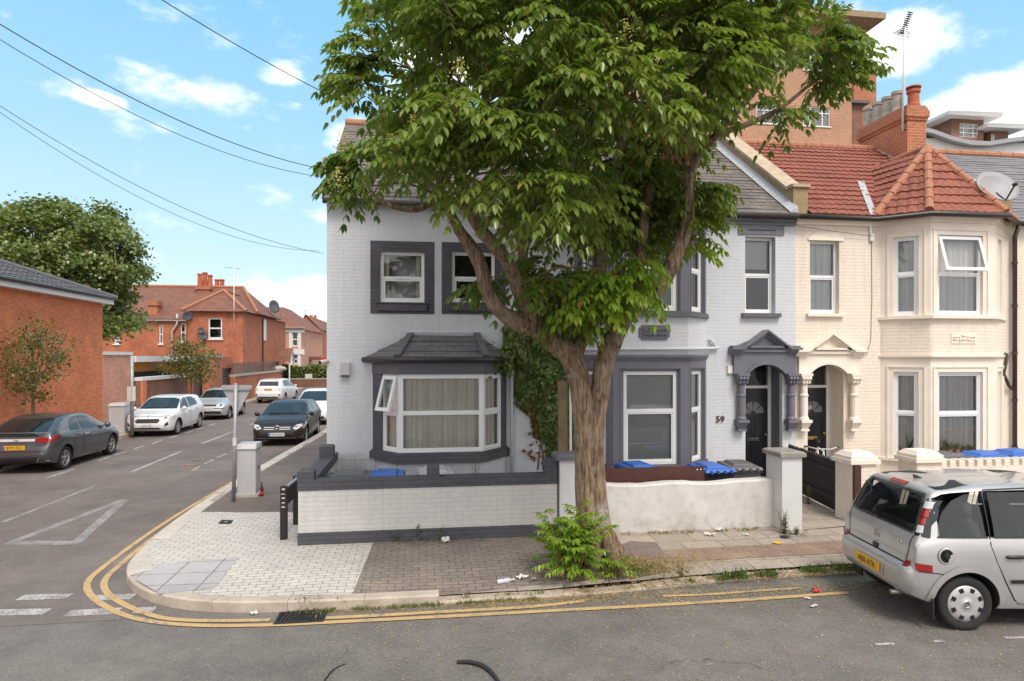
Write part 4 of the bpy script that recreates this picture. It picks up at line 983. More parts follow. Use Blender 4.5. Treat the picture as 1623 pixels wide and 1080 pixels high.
 cb = MB(); x = X0(1381); cb.tube([(x, YF - .012, zy(1381, 383)), (x + .01, YF - .012, zy(1381, 470)), (x - .02, YF - .012, zy(1381, 540)), (x - .12, YF - .012, zy(1378, 562)), (X0(1352), YF - .012, zy(1352, 574))], .008, 5); cb.build('cable', M['buff_pot'], t)
 # party-wall parapets and chimney
 def parapet(x0, x1, y0, end):
  m = MB(); zf = lambda y: EAVE + (y - YF + .17) * slope
  pts = [(y0, EAVE - .1), (RIDGE_Y, ZR - .1), (RIDGE_Y, ZR + .34), (y0, zf(y0) + .36)]
  n = len(pts); m.add([(x0, y, z) for y, z in pts] + [(x1, y, z) for y, z in pts], [(3, 2, 1, 0), (4, 5, 6, 7)] + [(i, (i + 1) % n, n + (i + 1) % n, n + i) for i in range(n)])
  m.box(x0 - .02, x1 + .02, y0 - .25, y0 + .1, EAVE - .05, zf(y0) + .34)
  p = m.build('parapet', M['parapet'], t)
  c = MB(); L = RIDGE_Y - y0
  for i in range(6):
   a, b = y0 + L * i / 6, y0 + L * (i + 1) / 6 - .01
   c.hexa([(x0 - .06, a, zf(a) + .36), (x1 + .06, a, zf(a) + .36), (x1 + .06, b, zf(b) + .36), (x0 - .06, b, zf(b) + .36), (x0 - .06, a, zf(a) + .43), (x1 + .06, a, zf(a) + .43), (x1 + .06, b, zf(b) + .43), (x0 - .06, b, zf(b) + .43)])
  c.box(x0 - .06, x1 + .06, y0 - .3, y0 + .0, zf(y0) + .34, zf(y0) + .41); c.build('coping', M['coping'], p)
  l = MB(); xx = x0 - .1
  l.hexa([(xx - .09, YF - .17, EAVE + .03), (x0, YF - .17, EAVE + .03), (x0, RIDGE_Y, ZR + .03), (xx - .09, RIDGE_Y, ZR + .03), (xx - .09, YF - .17, EAVE + .045), (x0 - .01, YF - .17, EAVE + .16), (x0 - .01, RIDGE_Y, ZR + .16), (xx - .09, RIDGE_Y, ZR + .045)]); l.build('flashing', M['lead'], p)
 parapet(XC - .02, XC + .29, YF + .25, 0); parapet(XD - .28, XD + .03, YF + .3, 0)
 x0, x1 = 13.12, 13.95
 Ya = 16.05; Yb = 18.0; x0 = X0(1438, Ya); x1 = X0(1468, Ya); zt = zy(1440, 166, Ya)
 ch = MB(); ch.box(x0, x1, Ya, Yb, ZR - 1.6, zt - .42); ch.box(x0 - .03, x1 + .03, Ya - .03, Yb + .03, zt - .42, zt - .34); ch.box(x0 - .06, x1 + .06, Ya - .06, Yb + .06, zt - .34, zt - .14); ch.box(x0 - .03, x1 + .03, Ya - .03, Yb + .03, zt - .14, zt - .06); ch.box(x0 - .0, x1 + .0, Ya, Yb, zt - .06, zt)
 c = ch.build('chimney', M['chimney_brick'], t)
 ys = [Ya + .18 + (Yb - Ya - .36) * k / 4 for k in range(5)]
 for k, y in enumerate(ys):
  p = MB(); cx = x0 + .24
  h = .62 if k else .52
  cx = (x0 + x1) / 2 + (.05 if k == 0 else -.12)
  r = .15 if k else .16
  p.lathe((cx, y, zt - .02), [(r * 1.05, 0), (r * 1.05, .1), (r * .92, .13), (r * .88, h - .12), (r * 1.08, h - .1), (r * 1.12, h - .02), (r * .95, h), (r * .8, h), (r * .78, h - .25)], 16)
  if k == 0: p.lathe((cx, y, zt + h + .02), [(r * 1.2, 0), (r * 1.2, .035), (.02, .08)], 16)
  p.build('chimney_pot', M['buff_pot'] if k else M['clay_pot'], c, label=None if k else 'red clay chimney pot with a dark cap')
 lf = MB(); lf.obox(((x0 - .03), (Ya + Yb) / 2 - .6, EAVE + (16 - YF) * slope + .05), (0, 1, slope), (1, 0, 0), (0, -slope, 1), .8, .05, .10); lf.build('flashing', M['lead'], t)
 return t
house_57()
# ------------------------------------------------------------------ number 55, mostly outside the frame
def house_55():
 t = thing('terraced_house', 'cream terraced house with pale slate roof at the right edge of the photo', 'house', (XD, YF, 0))
 house_shell(t, XD, XE, M['cream_render'], [])
 main_roof(t, XD + .03, XE, M['pale_slate'], 'slate')
 D = .65; P, Fs, Ls = bay_plan(XD + 2.0, XE - .3, XD + 2.75, XE - 1.0, D)
 for F, L in zip(Fs, Ls):
  m = MB(); l = .14; m.wall(F, 0, L, .1, EAVE, [(l, L - l, 1.0, 2.7), (l, L - l, 3.8, 5.5)], 0, .1); m.build('bay_wall', M['cream_trim'], t)
  for z0, z1 in ((1.0, 2.7), (3.8, 5.5)): window(t, F, l, L - l, z0, z1, rails=[(z0 + z1) / 2], back='net_curtain', depth=.3)
 cn = MB(); cn.fbox(F0, XD + .05, XE, zy(1330, 352), EAVE, -.01, .12); cn.build('cornice', M['cream_trim'], t)
 bay_roof(t, P, ((P[1].x + P[2].x) / 2, YF + .75, 7.9), YF + 2.4, M['red_tile'], .22, EAVE)
 gutter_run(t, [(XD, YF - .2, EAVE - .05), (P[0].x, YF - .2, EAVE - .05)], .06)
house_55()
# ================================================================== garden walls and fences in front of the terrace
def brick_garden_wall():
 t = thing('garden_wall', 'pale painted brick garden wall with dark grey coping and plinth', 'wall', (0, 10.3, .13))
 Y = 10.3; x0, x1 = -1.86, 2.22; th = .22
 m = MB(); m.box(x0, x1, Y, Y + th, .32, .97); m.box(x0, x0 + th, Y + th + .001, YF - .03, .32, .97); m.build('wall', M['white_painted_brick'], t)
 p = MB(); p.box(x0 - .008, x1, Y - .008, Y + th, .05, .32); p.box(x0 - .008, x0 + th, Y + th + .001, YF - .03, .05, .32); p.build('plinth', M['dark_painted_brick'], t)
 zc = zy(480, 774, Y) - .0
 c = MB(); c.box(x0 - .012, x1, Y - .012, Y + th + .012, .97, 1.13); c.box(x0 - .012, x0 + th + .012, Y + th + .013, YF - .03, .97, 1.13); c.build('coping', M['dark_painted_brick'], t)
 for xa, xb, ya, yb, z in ((x0 - .015, x0 + .235, Y - .015, Y + .24, 1.26), (x0 - .015, x0 + .235, Y + 2.2, Y + 2.5, 1.34), (X0(799 / 3.375 + 440, Y), X0(866 / 3.375 + 440, Y), Y - .018, Y + .24, 1.29), (x1 - .19, x1, Y - .018, Y + .24, 1.34)):
  k = MB(); k.box(xa, xb, ya, yb, 1.131, z - .0); k.hexa([(xa - .0, ya, z), (xb, ya, z), (xb, yb, z), (xa, yb, z), (xa + .03, ya + .03, z + .02), (xb - .03, ya + .03, z + .02), (xb - .03, yb - .03, z + .02), (xa + .03, yb - .03, z + .02)]); k.build('pier_top', M['dark_painted_brick'], t)
brick_garden_wall()
def render_garden_wall():
 t = thing('garden_wall', 'low cracked white rendered wall between two capped square piers', 'wall', (4.5, 10.2, .13))
 m = MB(); m.smooth = False; Y = 10.28; x0, x1 = 2.66, 6.0; n = 24; rr = random.Random(8)
 top = [.925 + .015 * math.sin(i * .7) + rr.uniform(-.006, .006) + (.04 if i > 20 else 0) * (i - 20) / 4 for i in range(n + 1)]
 for i in range(n):
  a, b = x0 + (x1 - x0) * i / n, x0 + (x1 - x0) * (i + 1) / n
  m.poly([(a, Y, .05), (b, Y, .05), (b, Y, top[i + 1] - .03), (a, Y, top[i] - .03)]); m.poly([(a, Y, top[i] - .03), (b, Y, top[i + 1] - .03), (b, Y + .03, top[i + 1]), (a, Y + .03, top[i])])
  m.poly([(a, Y + .03, top[i]), (b, Y + .03, top[i + 1]), (b, Y + .2, top[i + 1]), (a, Y + .2, top[i])]); m.poly([(b, Y + .2, .05), (a, Y + .2, .05), (a, Y + .2, top[i]), (b, Y + .2, top[i + 1])])
 m.build('wall', M['render_wall'], t)
 for xa, xb, ya, cap in ((2.25, 2.66, 10.22, 'dark_cap'), (6.0, 6.36, 10.02, 'cap_stone')):
  p = MB(); yb = ya + (.42 if xa < 5 else .5); p.box(xa, xb, ya, yb, .05, 1.36); o = p.build('pier', M['pier_render'], t)
  c = MB(); c.box(xa - .05, xb + .05, ya - .05, yb + .05, 1.36, 1.425); c.hexa([(xa - .05, ya - .05, 1.425), (xb + .05, ya - .05, 1.425), (xb + .05, yb + .05, 1.425), (xa - .05, yb + .05, 1.425), (xa - .01, ya - .01, 1.45), (xb + .01, ya - .01, 1.45), (xb + .01, yb + .01, 1.45), (xa - .01, yb + .01, 1.45)]); c.build('pier_cap', M[cap], o)
render_garden_wall()
def picket_fence():
 a, b = Vector((7.55, 10.25, 0)), Vector((8.05, 13.2, 0)); F = Fr(a, b - a, None); L = (b - a).length
 t = thing('picket_fence', 'black picket fence with spiked tops along the path to number 59', 'fence', (7.7, 11.5, .14))
 m = MB(); n = 30; rr = random.Random(1)
 for i in range(n):
  s = .09 + (L - .1) * i / n; w = .085; h = 1.13 + rr.uniform(-.01, .01); z0 = .17
  m.fprism(F, [(s, z0), (s + w, z0), (s + w, h - .05), (s + w / 2, h), (s, h - .05)], -.011, .011)
 m.build('pickets', M['fence_black'], t)
 r = MB(); r.fbox(F, 0, L, .35, .44, -.05, -.012); r.fbox(F, 0, L, .85, .94, -.05, -.012); r.build('rails', M['fence_black'], t)
 p = MB(); p.fbox(F, -.03, .085, .1, 1.14, -.06, .05); p.build('end_post', M['red_panel'], t)
picket_fence()
def cream_garden_wall():
 t = thing('garden_wall', 'cream garden wall with crenellated brick top behind the silver car', 'wall', (9.6, 10.4, .13))
 Y = 10.35
 def pier(x0, x1, h):
  p = MB(); p.box(x0, x1, Y - .05, Y + .40, .05, h); o = p.build('pier', M['cream_render'], t)
  c = MB(); c.box(x0 - .05, x1 + .05, Y - .1, Y + .45, h, h + .07); c.box(x0 - .02, x1 + .02, Y - .07, Y + .42, h + .07, h + .13)
  c.hexa([(x0, Y - .05, h + .13), (x1, Y - .05, h + .13), (x1, Y + .4, h + .13), (x0, Y + .4, h + .13), (x0 + .06, Y + .02, h + .2), (x1 - .06, Y + .02, h + .2), (x1 - .06, Y + .33, h + .2), (x0 + .06, Y + .33, h + .2)]); c.build('pier_cap', M['cream_trim'], o)
 xa, xb = X0(1347, Y), X0(1386, Y); pier(xa, xb, 1.16)
 xc, xd = X0(1450, Y), X0(1489, Y); pier(xc, xd, 1.16)
 m = MB(); x0, x1 = xd + .001, XE; m.box(x0, x1, Y + .02, Y + .24, .05, 1.05); m.build('wall', M['cream_render'], t)
 k = MB(); x = x0 + .05
 while x < x1: k.box(x, x + .115, Y + .02, Y + .24, 1.052, 1.17); x += .185
 k.build('crenels', M['cream_render'], t)
 sh = MB(); sh.box(xa - .6, xa - .001, Y + .1, Y + .26, .05, .5)
cream_garden_wall()
# ================================================================== flats and roofs behind the terrace
def flats():
 Y = 32.0; F = Fr((0, Y, 0), (1, 0, 0)); x0, x1 = X0(930, Y), X0(1350, Y)
 t = thing('block_of_flats', 'tall tan brick block of flats with flat overhanging roof behind the tree', 'building', ((x0 + x1) / 2, Y, 0))
 holes = []; ztop = zy(1330, 44, Y)
 for px0 in (1273, 1199, 1125, 1050, 976):
  for dy in (0, -98):
   holes.append(wpx(F, px0, 169 + dy, px0 + 43, 199 + dy)); z = holes[-1]
 b0 = min(h[2] for h in holes); rows = sorted({round(h[2], 2) for h in holes})
 zs = [(z, z + .98) for z in (7.6, 10.6 + .0)]
 hh = []
 for px0 in (1273, 1199, 1125, 1050, 976):
  a0, a1 = F.px(px0, 180)[0], F.px(px0 + 43, 180)[0]
  zl = F.px(1290, 200)[1]
  for k in (-1, 0, 1): hh.append((a0, a1, zl + 3.0 * k, zl + 3.0 * k + 1.05))
 hh = [h for h in hh if h[3] < ztop - .3]
 m = MB(); m.wall(F, x0, x1, 0, ztop, hh, 0, .12); m.poly([(x1, Y, 0), (x1, Y + 14, 0), (x1, Y + 14, ztop), (x1, Y, ztop)]); m.poly([(x0, Y + 14, 0), (x0, Y, 0), (x0, Y, ztop), (x0, Y + 14, ztop)]); m.poly([(x1, Y + 14, 0), (x0, Y + 14, 0), (x0, Y + 14, ztop), (x1, Y + 14, ztop)])
 m.build('wall', M['flats_brick'], t)
 for h in hh:
  w = (h[1] - h[0])
  if h[3] < 8: continue
  window(t, F, *h, mull=[h[0] + w * .28, h[0] + w * .72], rails=[h[2] + .72], d=-.05, fw=.05, back='net_curtain', sash=False, sill=(.04, .06, .05, 'white_paint'))
 r = MB(); r.box(x0 - 1.2, x1 + 1.1, Y - 1.2, Y + 15, ztop, ztop + .32); r.build('roof', M['parapet'], t)
 t2 = thing('block_of_flats', 'narrow red brick stair tower behind the chimney stack', 'building', (X0(1356, 37), 37, 0))
 m = MB(); xa, xb = X0(1338, 37), X0(1367, 37); m.box(xa, xb, 37, 44, 0, zy(1356, 166, 37)); m.build('wall', M['brown_brick'], t2)
 m = MB(); m.box(xa - .3, xb + .3, 36.7, 44.3, zy(1356, 166, 37) + .001, zy(1356, 162, 37)); m.build('roof', M['grey_slate'], t2)
 m = MB(); m.box(X0(1353, 37.6), X0(1389, 37.6), 37.6, 40.5, zy(1356, 172, 37) - 3, zy(1370, 113, 37.6)); m.build('chimney', M['chimney_brick'], t2)
 # roofs at the far right
 Y = 40.0; F = Fr((0, Y, 0), (1, 0, 0))
 t3 = thing('penthouse_block', 'brown brick rooftop storey with white windows and flat eaves at far right', 'building', (X0(1535, Y), Y, 0))
 def dormer(p0, p1, ptop, pbot, wa, wb, wt, wbm, slab):
  a0, a1 = X0(p0, Y), X0(p1, Y); zt, zb = zy(1540, ptop, Y), zy(1540, pbot, Y)
  hole = (X0(wa, Y), X0(wb, Y), zy(1540, wbm, Y), zy(1540, wt, Y))
  m = MB(); m.wall(F, a0, a1, zb, zt, [hole]); m.poly([(a0, Y + 5, zb), (a0, Y, zb), (a0, Y, zt), (a0, Y + 5, zt)]); m.poly([(a1, Y, zb), (a1, Y + 5, zb), (a1, Y + 5, zt), (a1, Y, zt)]); m.build('wall', M['brown_brick'], t3)
  window(t3, F, *hole, mull=[hole[0] + (hole[1] - hole[0]) * q for q in (.25, .75)], rails=[hole[2] + (hole[3] - hole[2]) * .33, hole[2] + (hole[3] - hole[2]) * .66], fw=.05, back='net_curtain', sash=False)
  s = MB(); s.hexa([(a0 - slab, Y - .7, zt), (a1 + .7, Y - .7, zt), (a1 + .7, Y + 6, zt), (a0 - slab, Y + 6, zt), (a0 - slab, Y - .8, zt + .22), (a1 + .8, Y - .8, zt + .30), (a1 + .8, Y + 6, zt + .3), (a0 - slab, Y + 6, zt + .22)]); s.build('roof', M['white_paint'], t3)
 dormer(1508, 1559, 190, 225, 1521, 1551, 196, 218, .9); dormer(1570, 1598, 206, 228, 1567 + 4, 1578, 211, 222, 1.0)
 c = MB(); pts = [(1455, 200), (1480, 205), (1510, 216), (1540, 223), (1570, 224), (1600, 219), (1640, 214), (1720, 205)]
 for i in range(len(pts) - 1):
  a, b = yp(*pts[i], 38.5), yp(*pts[i + 1], 38.5); k = Vector((0, 5, 0)); u = Vector((0, 0, -.28))
  c.hexa([a + u, b + u, b + u + k, a + u + k, a, b, b + k, a + k])
 c.build('curved_roof', M['metal_grey'], t3)
 w = MB(); w.box(X0(1440, 39), X0(1800, 39), 39, 45, 0, zy(1600, 226, 39)); w.build('wall', M['white_paint'], t3)
flats()
# ================================================================== left-hand side of the side street
XL = -12.9
FL = Fr((XL, 0, 0), (0, 1, 0))
def left_building():
 Y1 = xp(163, 600, XL).x and xp(162.5, 600, XL).y; Y0 = 6.0
 zt = xp(100, 471.5, XL).z
 t = thing('brick_building', 'red brick side wall under a grey tiled hipped roof at far left', 'building', (XL, 18, 0))
 m = MB(); m.wall(FL, Y0, Y1, 0, zt); m.poly([(XL, Y1, 0), (XL - 9, Y1, 0), (XL - 9, Y1, zt), (XL, Y1, zt)]); m.poly([(XL - 9, Y0, 0), (XL, Y0, 0), (XL, Y0, zt), (XL - 9, Y0, zt)]); m.poly([(XL - 9, Y1, 0), (XL - 9, Y0, 0), (XL - 9, Y0, zt), (XL - 9, Y1, zt)]); m.build('wall', M['red_brick'], t)
 f = MB(); f.box(XL - .2, XL + .30, Y0 - .3, Y1 + .3, zt, zt + .24); f.build('fascia', M['upvc'], t)
 e = zt + .25; ov = .38; xr = XL - 4.2; zr = e + 1.75
 yr = Y1 - 4.0
 A = [(XL + ov, Y0 - .3, e), (XL + ov, Y1 + ov, e), (xr, yr, zr), (xr, Y0 - .3, zr)]
 r = MB(); facet(r, A, .34, .3, .02, .03, 1, 4); facet(r, [(XL + ov, Y1 + ov, e), (XL - 9 - ov, Y1 + ov, e), (xr, yr, zr)], .34, .3, .02, .03, 2, 4); r.poly([(XL - 9, Y0, e), (XL - 9, Y1, e), (xr, yr, zr), (xr, Y0, zr)][::-1])
 o = r.build('roof', M['grey_tile'], t)
 h = MB(); h.tube([(XL + ov, Y1 + ov, e + .03), (xr, yr, zr + .03)], .10, 8); h.tube([(xr, yr, zr + .03), (xr, Y0 - .3, zr + .03)], .10, 8); h.build('ridge_tiles', M['dark_ridge'], o)
 gm = MB(); gm.tube([(XL + ov + .03, Y0, e - .03), (XL + ov + .03, Y1 + .3, e - .03)], .06, 8); gm.build('gutter', M['black_plastic'], t)
 return Y1, zt
LY1, LZT = left_building()
def at_left(px, py, X=XL): p = xp(px, py, X); return p.y, p.z
def low_walls():
 XL = -12.9
 at_left = lambda px, py: (xp(px, py, XL).y, xp(px, py, XL).z)
 y0 = LY1 + .01; y1, z = at_left(207, 563)
 t = thing('boundary_wall', 'pale red brick boundary wall with white coping beside the tall brick building', 'wall', (XL, y0 + 1, .12))
 m = MB(); m.box(XL - .25, XL, y0, y1, 0, z); m.build('wall', M['pale_red_brick'], t)
 c = MB(); c.box(XL - .32, XL + .06, y0, y1 + .1, z, z + .14); c.build('coping', M['white_paint'], t)
 # galvanised post with a parking plate
 p = thing('parking_sign_post', 'galvanised parking sign post with small plate beside white hatchback', 'sign post', gp(209, 690, .12))
 b = gp(209, 690, .12); m = MB(); m.smooth = True; m.tube([(b.x, b.y, .12), (b.x, b.y, yp(209, 566, b.y).z)], .065, 10); m.build('post', M['galvanised'], p)
 m = MB(); z0, z1 = yp(209, 636, b.y).z, yp(209, 613, b.y).z; m.box(b.x + .02, b.x + .055, b.y - .24, b.y + .2, z0, z1); m.box(b.x - .14, b.x + .14, b.y - .07, b.y - .055, z0, z1); m.build('plate', M['litter_white'], p)
 XL = -12.5
 at_left = lambda px, py: (xp(px, py, XL).y, xp(px, py, XL).z)
 # brown wall with a sloping white coping, orange and white kiosk behind
 t = thing('boundary_wall', 'dark brown brick wall with sloping white coping behind the white hatchback', 'wall', (XL, 36, .12))
 ya, za = at_left(213, 605); yb, zb = at_left(296, 598)
 yb = xp(297, 600, XL).y
 m = MB(); xa, xb = XL - .25, XL - .02
 m.hexa([(xa, y1 + .12, 0), (xb, y1 + .12, 0), (xb, yb, 0), (xa, yb, 0), (xa, y1 + .12, za), (xb, y1 + .12, za), (xb, yb, zb), (xa, yb, zb)]); m.build('wall', M['brown_brick'], t)
 c = MB(); c.hexa([(xa - .05, y1 + .12, za + .002), (xb + .06, y1 + .12, za + .002), (xb + .06, yb, zb + .002), (xa - .05, yb, zb + .002), (xa - .05, y1 + .12, za + .16), (xb + .06, y1 + .12, za + .16), (xb + .06, yb, zb + .16), (xa - .05, yb, zb + .16)]); c.build('coping', M['white_paint'], t)
 e = MB(); ye = xp(230, 600, XL).y; e.box(xb + .001, xb + .09, y1 + .12, ye, 0, za - .02); e.build('pier', M['red_brick'], t)
 k = thing('kiosk', 'single-storey kiosk with orange panels, dark window strip and white flat roof', 'building', (XL - 1.2, 38, .12))
 X = XL - 1.1; y0 = xp(208, 600, X).y; y2 = xp(327, 600, X).y; zt = xp(260, 573, X).z
 ym = xp(299, 600, X).y
 m = MB(); m.box(X - 4, X, y0, ym, 0, zt); m.build('wall', M['orange_board'], k)
 m = MB(); m.box(X - 4, X, ym + .002, y2, 0, zt); m.build('white_panel', M['white_paint'], k)
 m = MB(); m.box(X - 4.2, X + .35, y0 - .3, y2 + .2, zt + .001, zt + .28); m.build('roof', M['white_paint'], k)
 m = MB(); m.box(X - .02, X + .05, y0 + .3, xp(270, 600, X).y, xp(240, 600, X).z - .2, xp(240, 588.5, X).z); m.build('window', M['dark_room'], k)
 for i in range(3):
  z = xp(240, 579 + i * 3.2, X).z; m = MB()
  m.box(X + .001, X + .05, y0 + .1, ym - .1, z - .05, z); m.build('slat', M['orange_board'], k)
 g = thing('garden_gate', 'plain dark grey boarded gate between the brown wall and a brick pier', 'gate', (XL, 44, .12))
 y3 = xp(304, 620, XL).y; y4 = xp(332, 620, XL).y; m = MB(); n = 8; z = xp(318, 594, XL).z
 for i in range(n): m.box(XL - .12, XL - .08, y3 + (y4 - y3) * i / n, y3 + (y4 - y3) * (i + 1) / n - .02, .1, z)
 m.build('boards', M['gate_grey'], g)
 fr = MB(); fr.box(XL - .16, XL - .121, y3, y4, z - .3, z - .15); fr.build('rail', M['gate_grey'], g)
 m = thing('gate_pier', 'thin red brick gate pier at the end of the dark brown wall', 'pier', (XL, yb, .12)); q = MB(); q.box(XL - .3, XL + .08, yb + .02, y3 - .02, 0, xp(300, 592, XL).z); q.build('pier', M['red_brick'], m)
 # tall pier and garage
 XL = -12.05; y4 = xp(332, 620, XL).y
 y5 = xp(345, 620, XL).y; zt = xp(338, 567, XL).z
 p = thing('gate_pier', 'tall red brick pier with stone cap beside the grey garage door', 'pier', (XL, y4, .12)); q = MB(); q.box(XL - .4, XL + .25, y4 + .02, y5, 0, zt); q.build('pier', M['far_red_brick'], p); q = MB(); q.box(XL - .45, XL + .3, y4 - .05, y5 + .06, zt + .001, zt + .2); q.build('pier_cap', M['concrete'], p)
 y6 = xp(372, 620, XL).y; zg = xp(360, 566, XL).z; z1 = xp(360, 584, XL).z
 h = thing('garage', 'small red brick garage with grey roller door and brick lintel', 'garage', (XL - 1, (y5 + y6) / 2, .12))
 ff = Fr((XL - .1, 0, 0), (0, 1, 0)); m = MB(); m.wall(ff, y5 + .01, y6, 0, zg, [(y5 + .3, y6 - .25, .1, z1)], 0, .2); m.poly([(XL - .1, y5 + .01, zg), (XL - .1, y6, zg), (XL - 5, y6, zg), (XL - 5, y5 + .01, zg)]); m.poly([(XL - 5, y5 + .01, 0), (XL - .1, y5 + .01, 0), (XL - .1, y5 + .01, zg), (XL - 5, y5 + .01, zg)]); m.poly([(XL - .1, y6, 0), (XL - 5, y6, 0), (XL - 5, y6, zg), (XL - .1, y6, zg)]); m.build('wall', M['far_red_brick'], h)
 m = MB(); n = 12
 for i in range(n): m.fbox(ff, y5 + .3, y6 - .25, .1 + (z1 - .1) * i / n, .1 + (z1 - .1) * (i + 1) / n - .03, -.2, -.15)
 m.build('roller_door', M['metal_grey'], h)
 # brick wall with a timber fence on it, running to the corner
 XL = -11.6; y6 = xp(373, 620, XL).y
 y7 = xp(447, 620, XL).y; za, zb = xp(376, 597, XL).z, xp(447, 592, XL).z
 w = thing('boundary_wall', 'red brick wall topped with timber fence panels beyond the garage', 'wall', (XL, 56, .12))
 m = MB(); m.hexa([(XL - .3, y6 + .02, 0), (XL, y6 + .02, 0), (XL, y7, 0), (XL - .3, y7, 0), (XL - .3, y6 + .02, za), (XL, y6 + .02, za), (XL, y7, za), (XL - .3, y7, za)]); m.build('wall', M['far_red_brick'], w)
 m = MB(); m.box(XL - .38, XL + .06, y6 + .02, y7, za + .001, za + .12); m.build('coping', M['concrete'], w)
 zf = xp(400, 574, XL - .2).z
 fp = thing('fence', 'weathered grey timber fence panels standing on the red brick wall', 'fence', (XL - .2, 55, za + .12))
 n = 4; L = (y7 - 1.5 - y6)
 for i in range(n):
  m = MB(); a, b = y6 + .1 + L * i / n, y6 + .1 + L * (i + 1) / n - .12
  if i < 2:
   for k in range(9): m.box(XL - .24, XL - .2 - .01 * (k % 2), a, b, za + .13 + (zf - za - .13) * k / 9, za + .13 + (zf - za - .13) * (k + 1) / 9 - .02)
  else:
   for k in range(10): m.box(XL - .23, XL - .2, a + (b - a) * k / 10, a + (b - a) * k / 10 + .06, za + .13, zf)
   for k in range(6): m.box(XL - .199, XL - .18, a, b, za + .16 + (zf - za - .2) * k / 6, za + .2 + (zf - za - .2) * k / 6)
  m.build('panel', M['grey_wood'], fp)
 m = MB(); m.lathe((XL - .15, y7 - .3, za + .12), [(.55, 0), (.6, .15), (.4, .3), (.1, .38)], 14); tag(m.build('cap_stone', M['concrete'], None, at=(XL - .15, y7 - .3, za + .12)), 'pale rounded stone cap on the end of the far brick wall', 'stone')
low_walls()
def red_house():
 t = thing('brick_house', 'red brick house with brown tiled hipped roofs and tall clay chimney pots', 'house', (-15, 52, 0))
 X1 = -14.0; Yw = xp(385, 600, X1).y; Fw = Fr((0, Yw, 0), (1, 0, 0)); xw = X0(297, Yw)
 ze = zy(340, 494, Yw); ya = xp(424, 600, X1).y; yb = xp(452.5, 600, X1).y
 Xm = X1 + .0
 hole = wpx(Fw, 330, 504, 352, 537)
 m = MB(); m.wall(Fw, xw, X1, 0, ze, [hole]); m.wall(Fr((X1, 0, 0), (0, 1, 0)), Yw, yb, 0, ze); m.poly([(xw, yb, 0), (xw, Yw, 0), (xw, Yw, ze), (xw, yb, ze)]); m.build('wall', M['far_red_brick'], t)
 window(t, Fw, *hole, rails=[(hole[2] + hole[3]) / 2], fw=.11, sill=(.1, .12, .1, 'white_paint'), sash=False)
 # gable wing roof: hip with apex
 ap = yp(350, 461, Yw + 2.2); o = .35
 e0, e1 = Vector((xw - o, Yw - o, ze)), Vector((X1 + o, Yw - o, ze)); r = MB()
 ap.x = (xw + X1) / 2
 back = Vector((ap.x, yb - 3.0, ap.z))
 r.poly([e0, e1, ap]); r.poly([e1, (X1 + o, yb, ze), back, ap]); r.poly([(xw - o, yb, ze), e0, ap, back]); rf = r.build('roof', M['brown_tile'], t)
 h = MB()
 for a, b in ((e0, ap), (e1, ap), (ap, back)): h.tube([Vector(a) + Vector((0, 0, .05)), Vector(b) + Vector((0, 0, .05))], .13, 8)
 h.build('ridge_tiles', M['ridge_tile'], rf)
 # main roof behind, higher
 Yr = Yw + 8; zr = zy(340, 456, Yr); xl = X0(205, Yr); xr = X0(386, Yr); e2 = ze + .1
 xe, ye = X1 + .35, Yr + 5
 r = MB(); r.poly([(xl - 3, Yw + 3.2, e2), (xe, Yw + 3.2, e2), (xr, Yr, zr), (xl - 3, Yr, zr)]); r.poly([(xe, Yw + 3.2, e2), (xe, ye, e2), (xr, Yr, zr)]); r.poly([(xe, ye, e2), (xl - 3, ye, e2), (xl - 3, Yr, zr), (xr, Yr, zr)]); rf = r.build('roof', M['brown_tile'], t)
 h = MB()
 for a, b in (((xl - 3, Yr, zr), (xr, Yr, zr)), ((xr, Yr, zr), (xe, Yw + 3.2, e2))): h.tube([Vector(a) + Vector((0, 0, .05)), Vector(b) + Vector((0, 0, .05))], .14, 8)
 h.build('ridge_tiles', M['ridge_tile'], rf)
 # set-back rear range with its own windows
 Yb = Yw + 2.5; Fb = Fr((0, Yb, 0), (1, 0, 0)); xa = X0(150, Yb)
 h1 = wpx(Fb, 252, 515, 258, 545); h2 = wpx(Fb, 286, 512, 294, 542); h3 = wpx(Fb, 181, 535, 190, 545)
 zt = zy(250, 508, Yb); m = MB(); m.wall(Fb, xa, xw + .5, 0, zt, [h1, h2, h3]); m.poly([(xw - .02, Yb, 0), (xw - .02, Yw, 0), (xw - .02, Yw, ze), (xw - .02, Yb, ze)]); m.poly([(xa, Yb + 9, 0), (xa, Yb, 0), (xa, Yb, zt), (xa, Yb + 9, zt)]); m.build('wall', M['far_red_brick'], t)
 for hh in (h1, h2, h3): window(t, Fb, *hh, rails=[(hh[2] + hh[3]) / 2], fw=.08, sill=(.08, .12, .1, 'white_paint'), sash=False)
 sl = (zr - e2) / (Yr - Yw - 3.2); yl = Yw + 3.2 - (e2 - zt - .12) / sl; r = MB(); r.poly([(xl - 3, min(yl, Yb - .2), zt + .12), (xw, min(yl, Yb - .2), zt + .12), (xw, Yw + 3.25, e2 + .02), (xl - 3, Yw + 3.25, e2 + .02)]); r.build('eaves_roof', M['brown_tile'], t)
 f = MB(); f.box(xa, xw, Yb - .25, Yb, zt - .05, zt + .12); f.build('fascia', M['white_paint'], t)
 pp = MB(); pp.smooth = True; x = X0(274, Yb); pp.tube([(x + .4, Yb - .2, zy(274, 498, Yb)), (x + .4, Yb - .2, zt - .3), (x, Yb - .12, zt - .9), (x, Yb - .12, .3)], .09, 8); pp.build('downpipe', M['grey_pipe'], t)
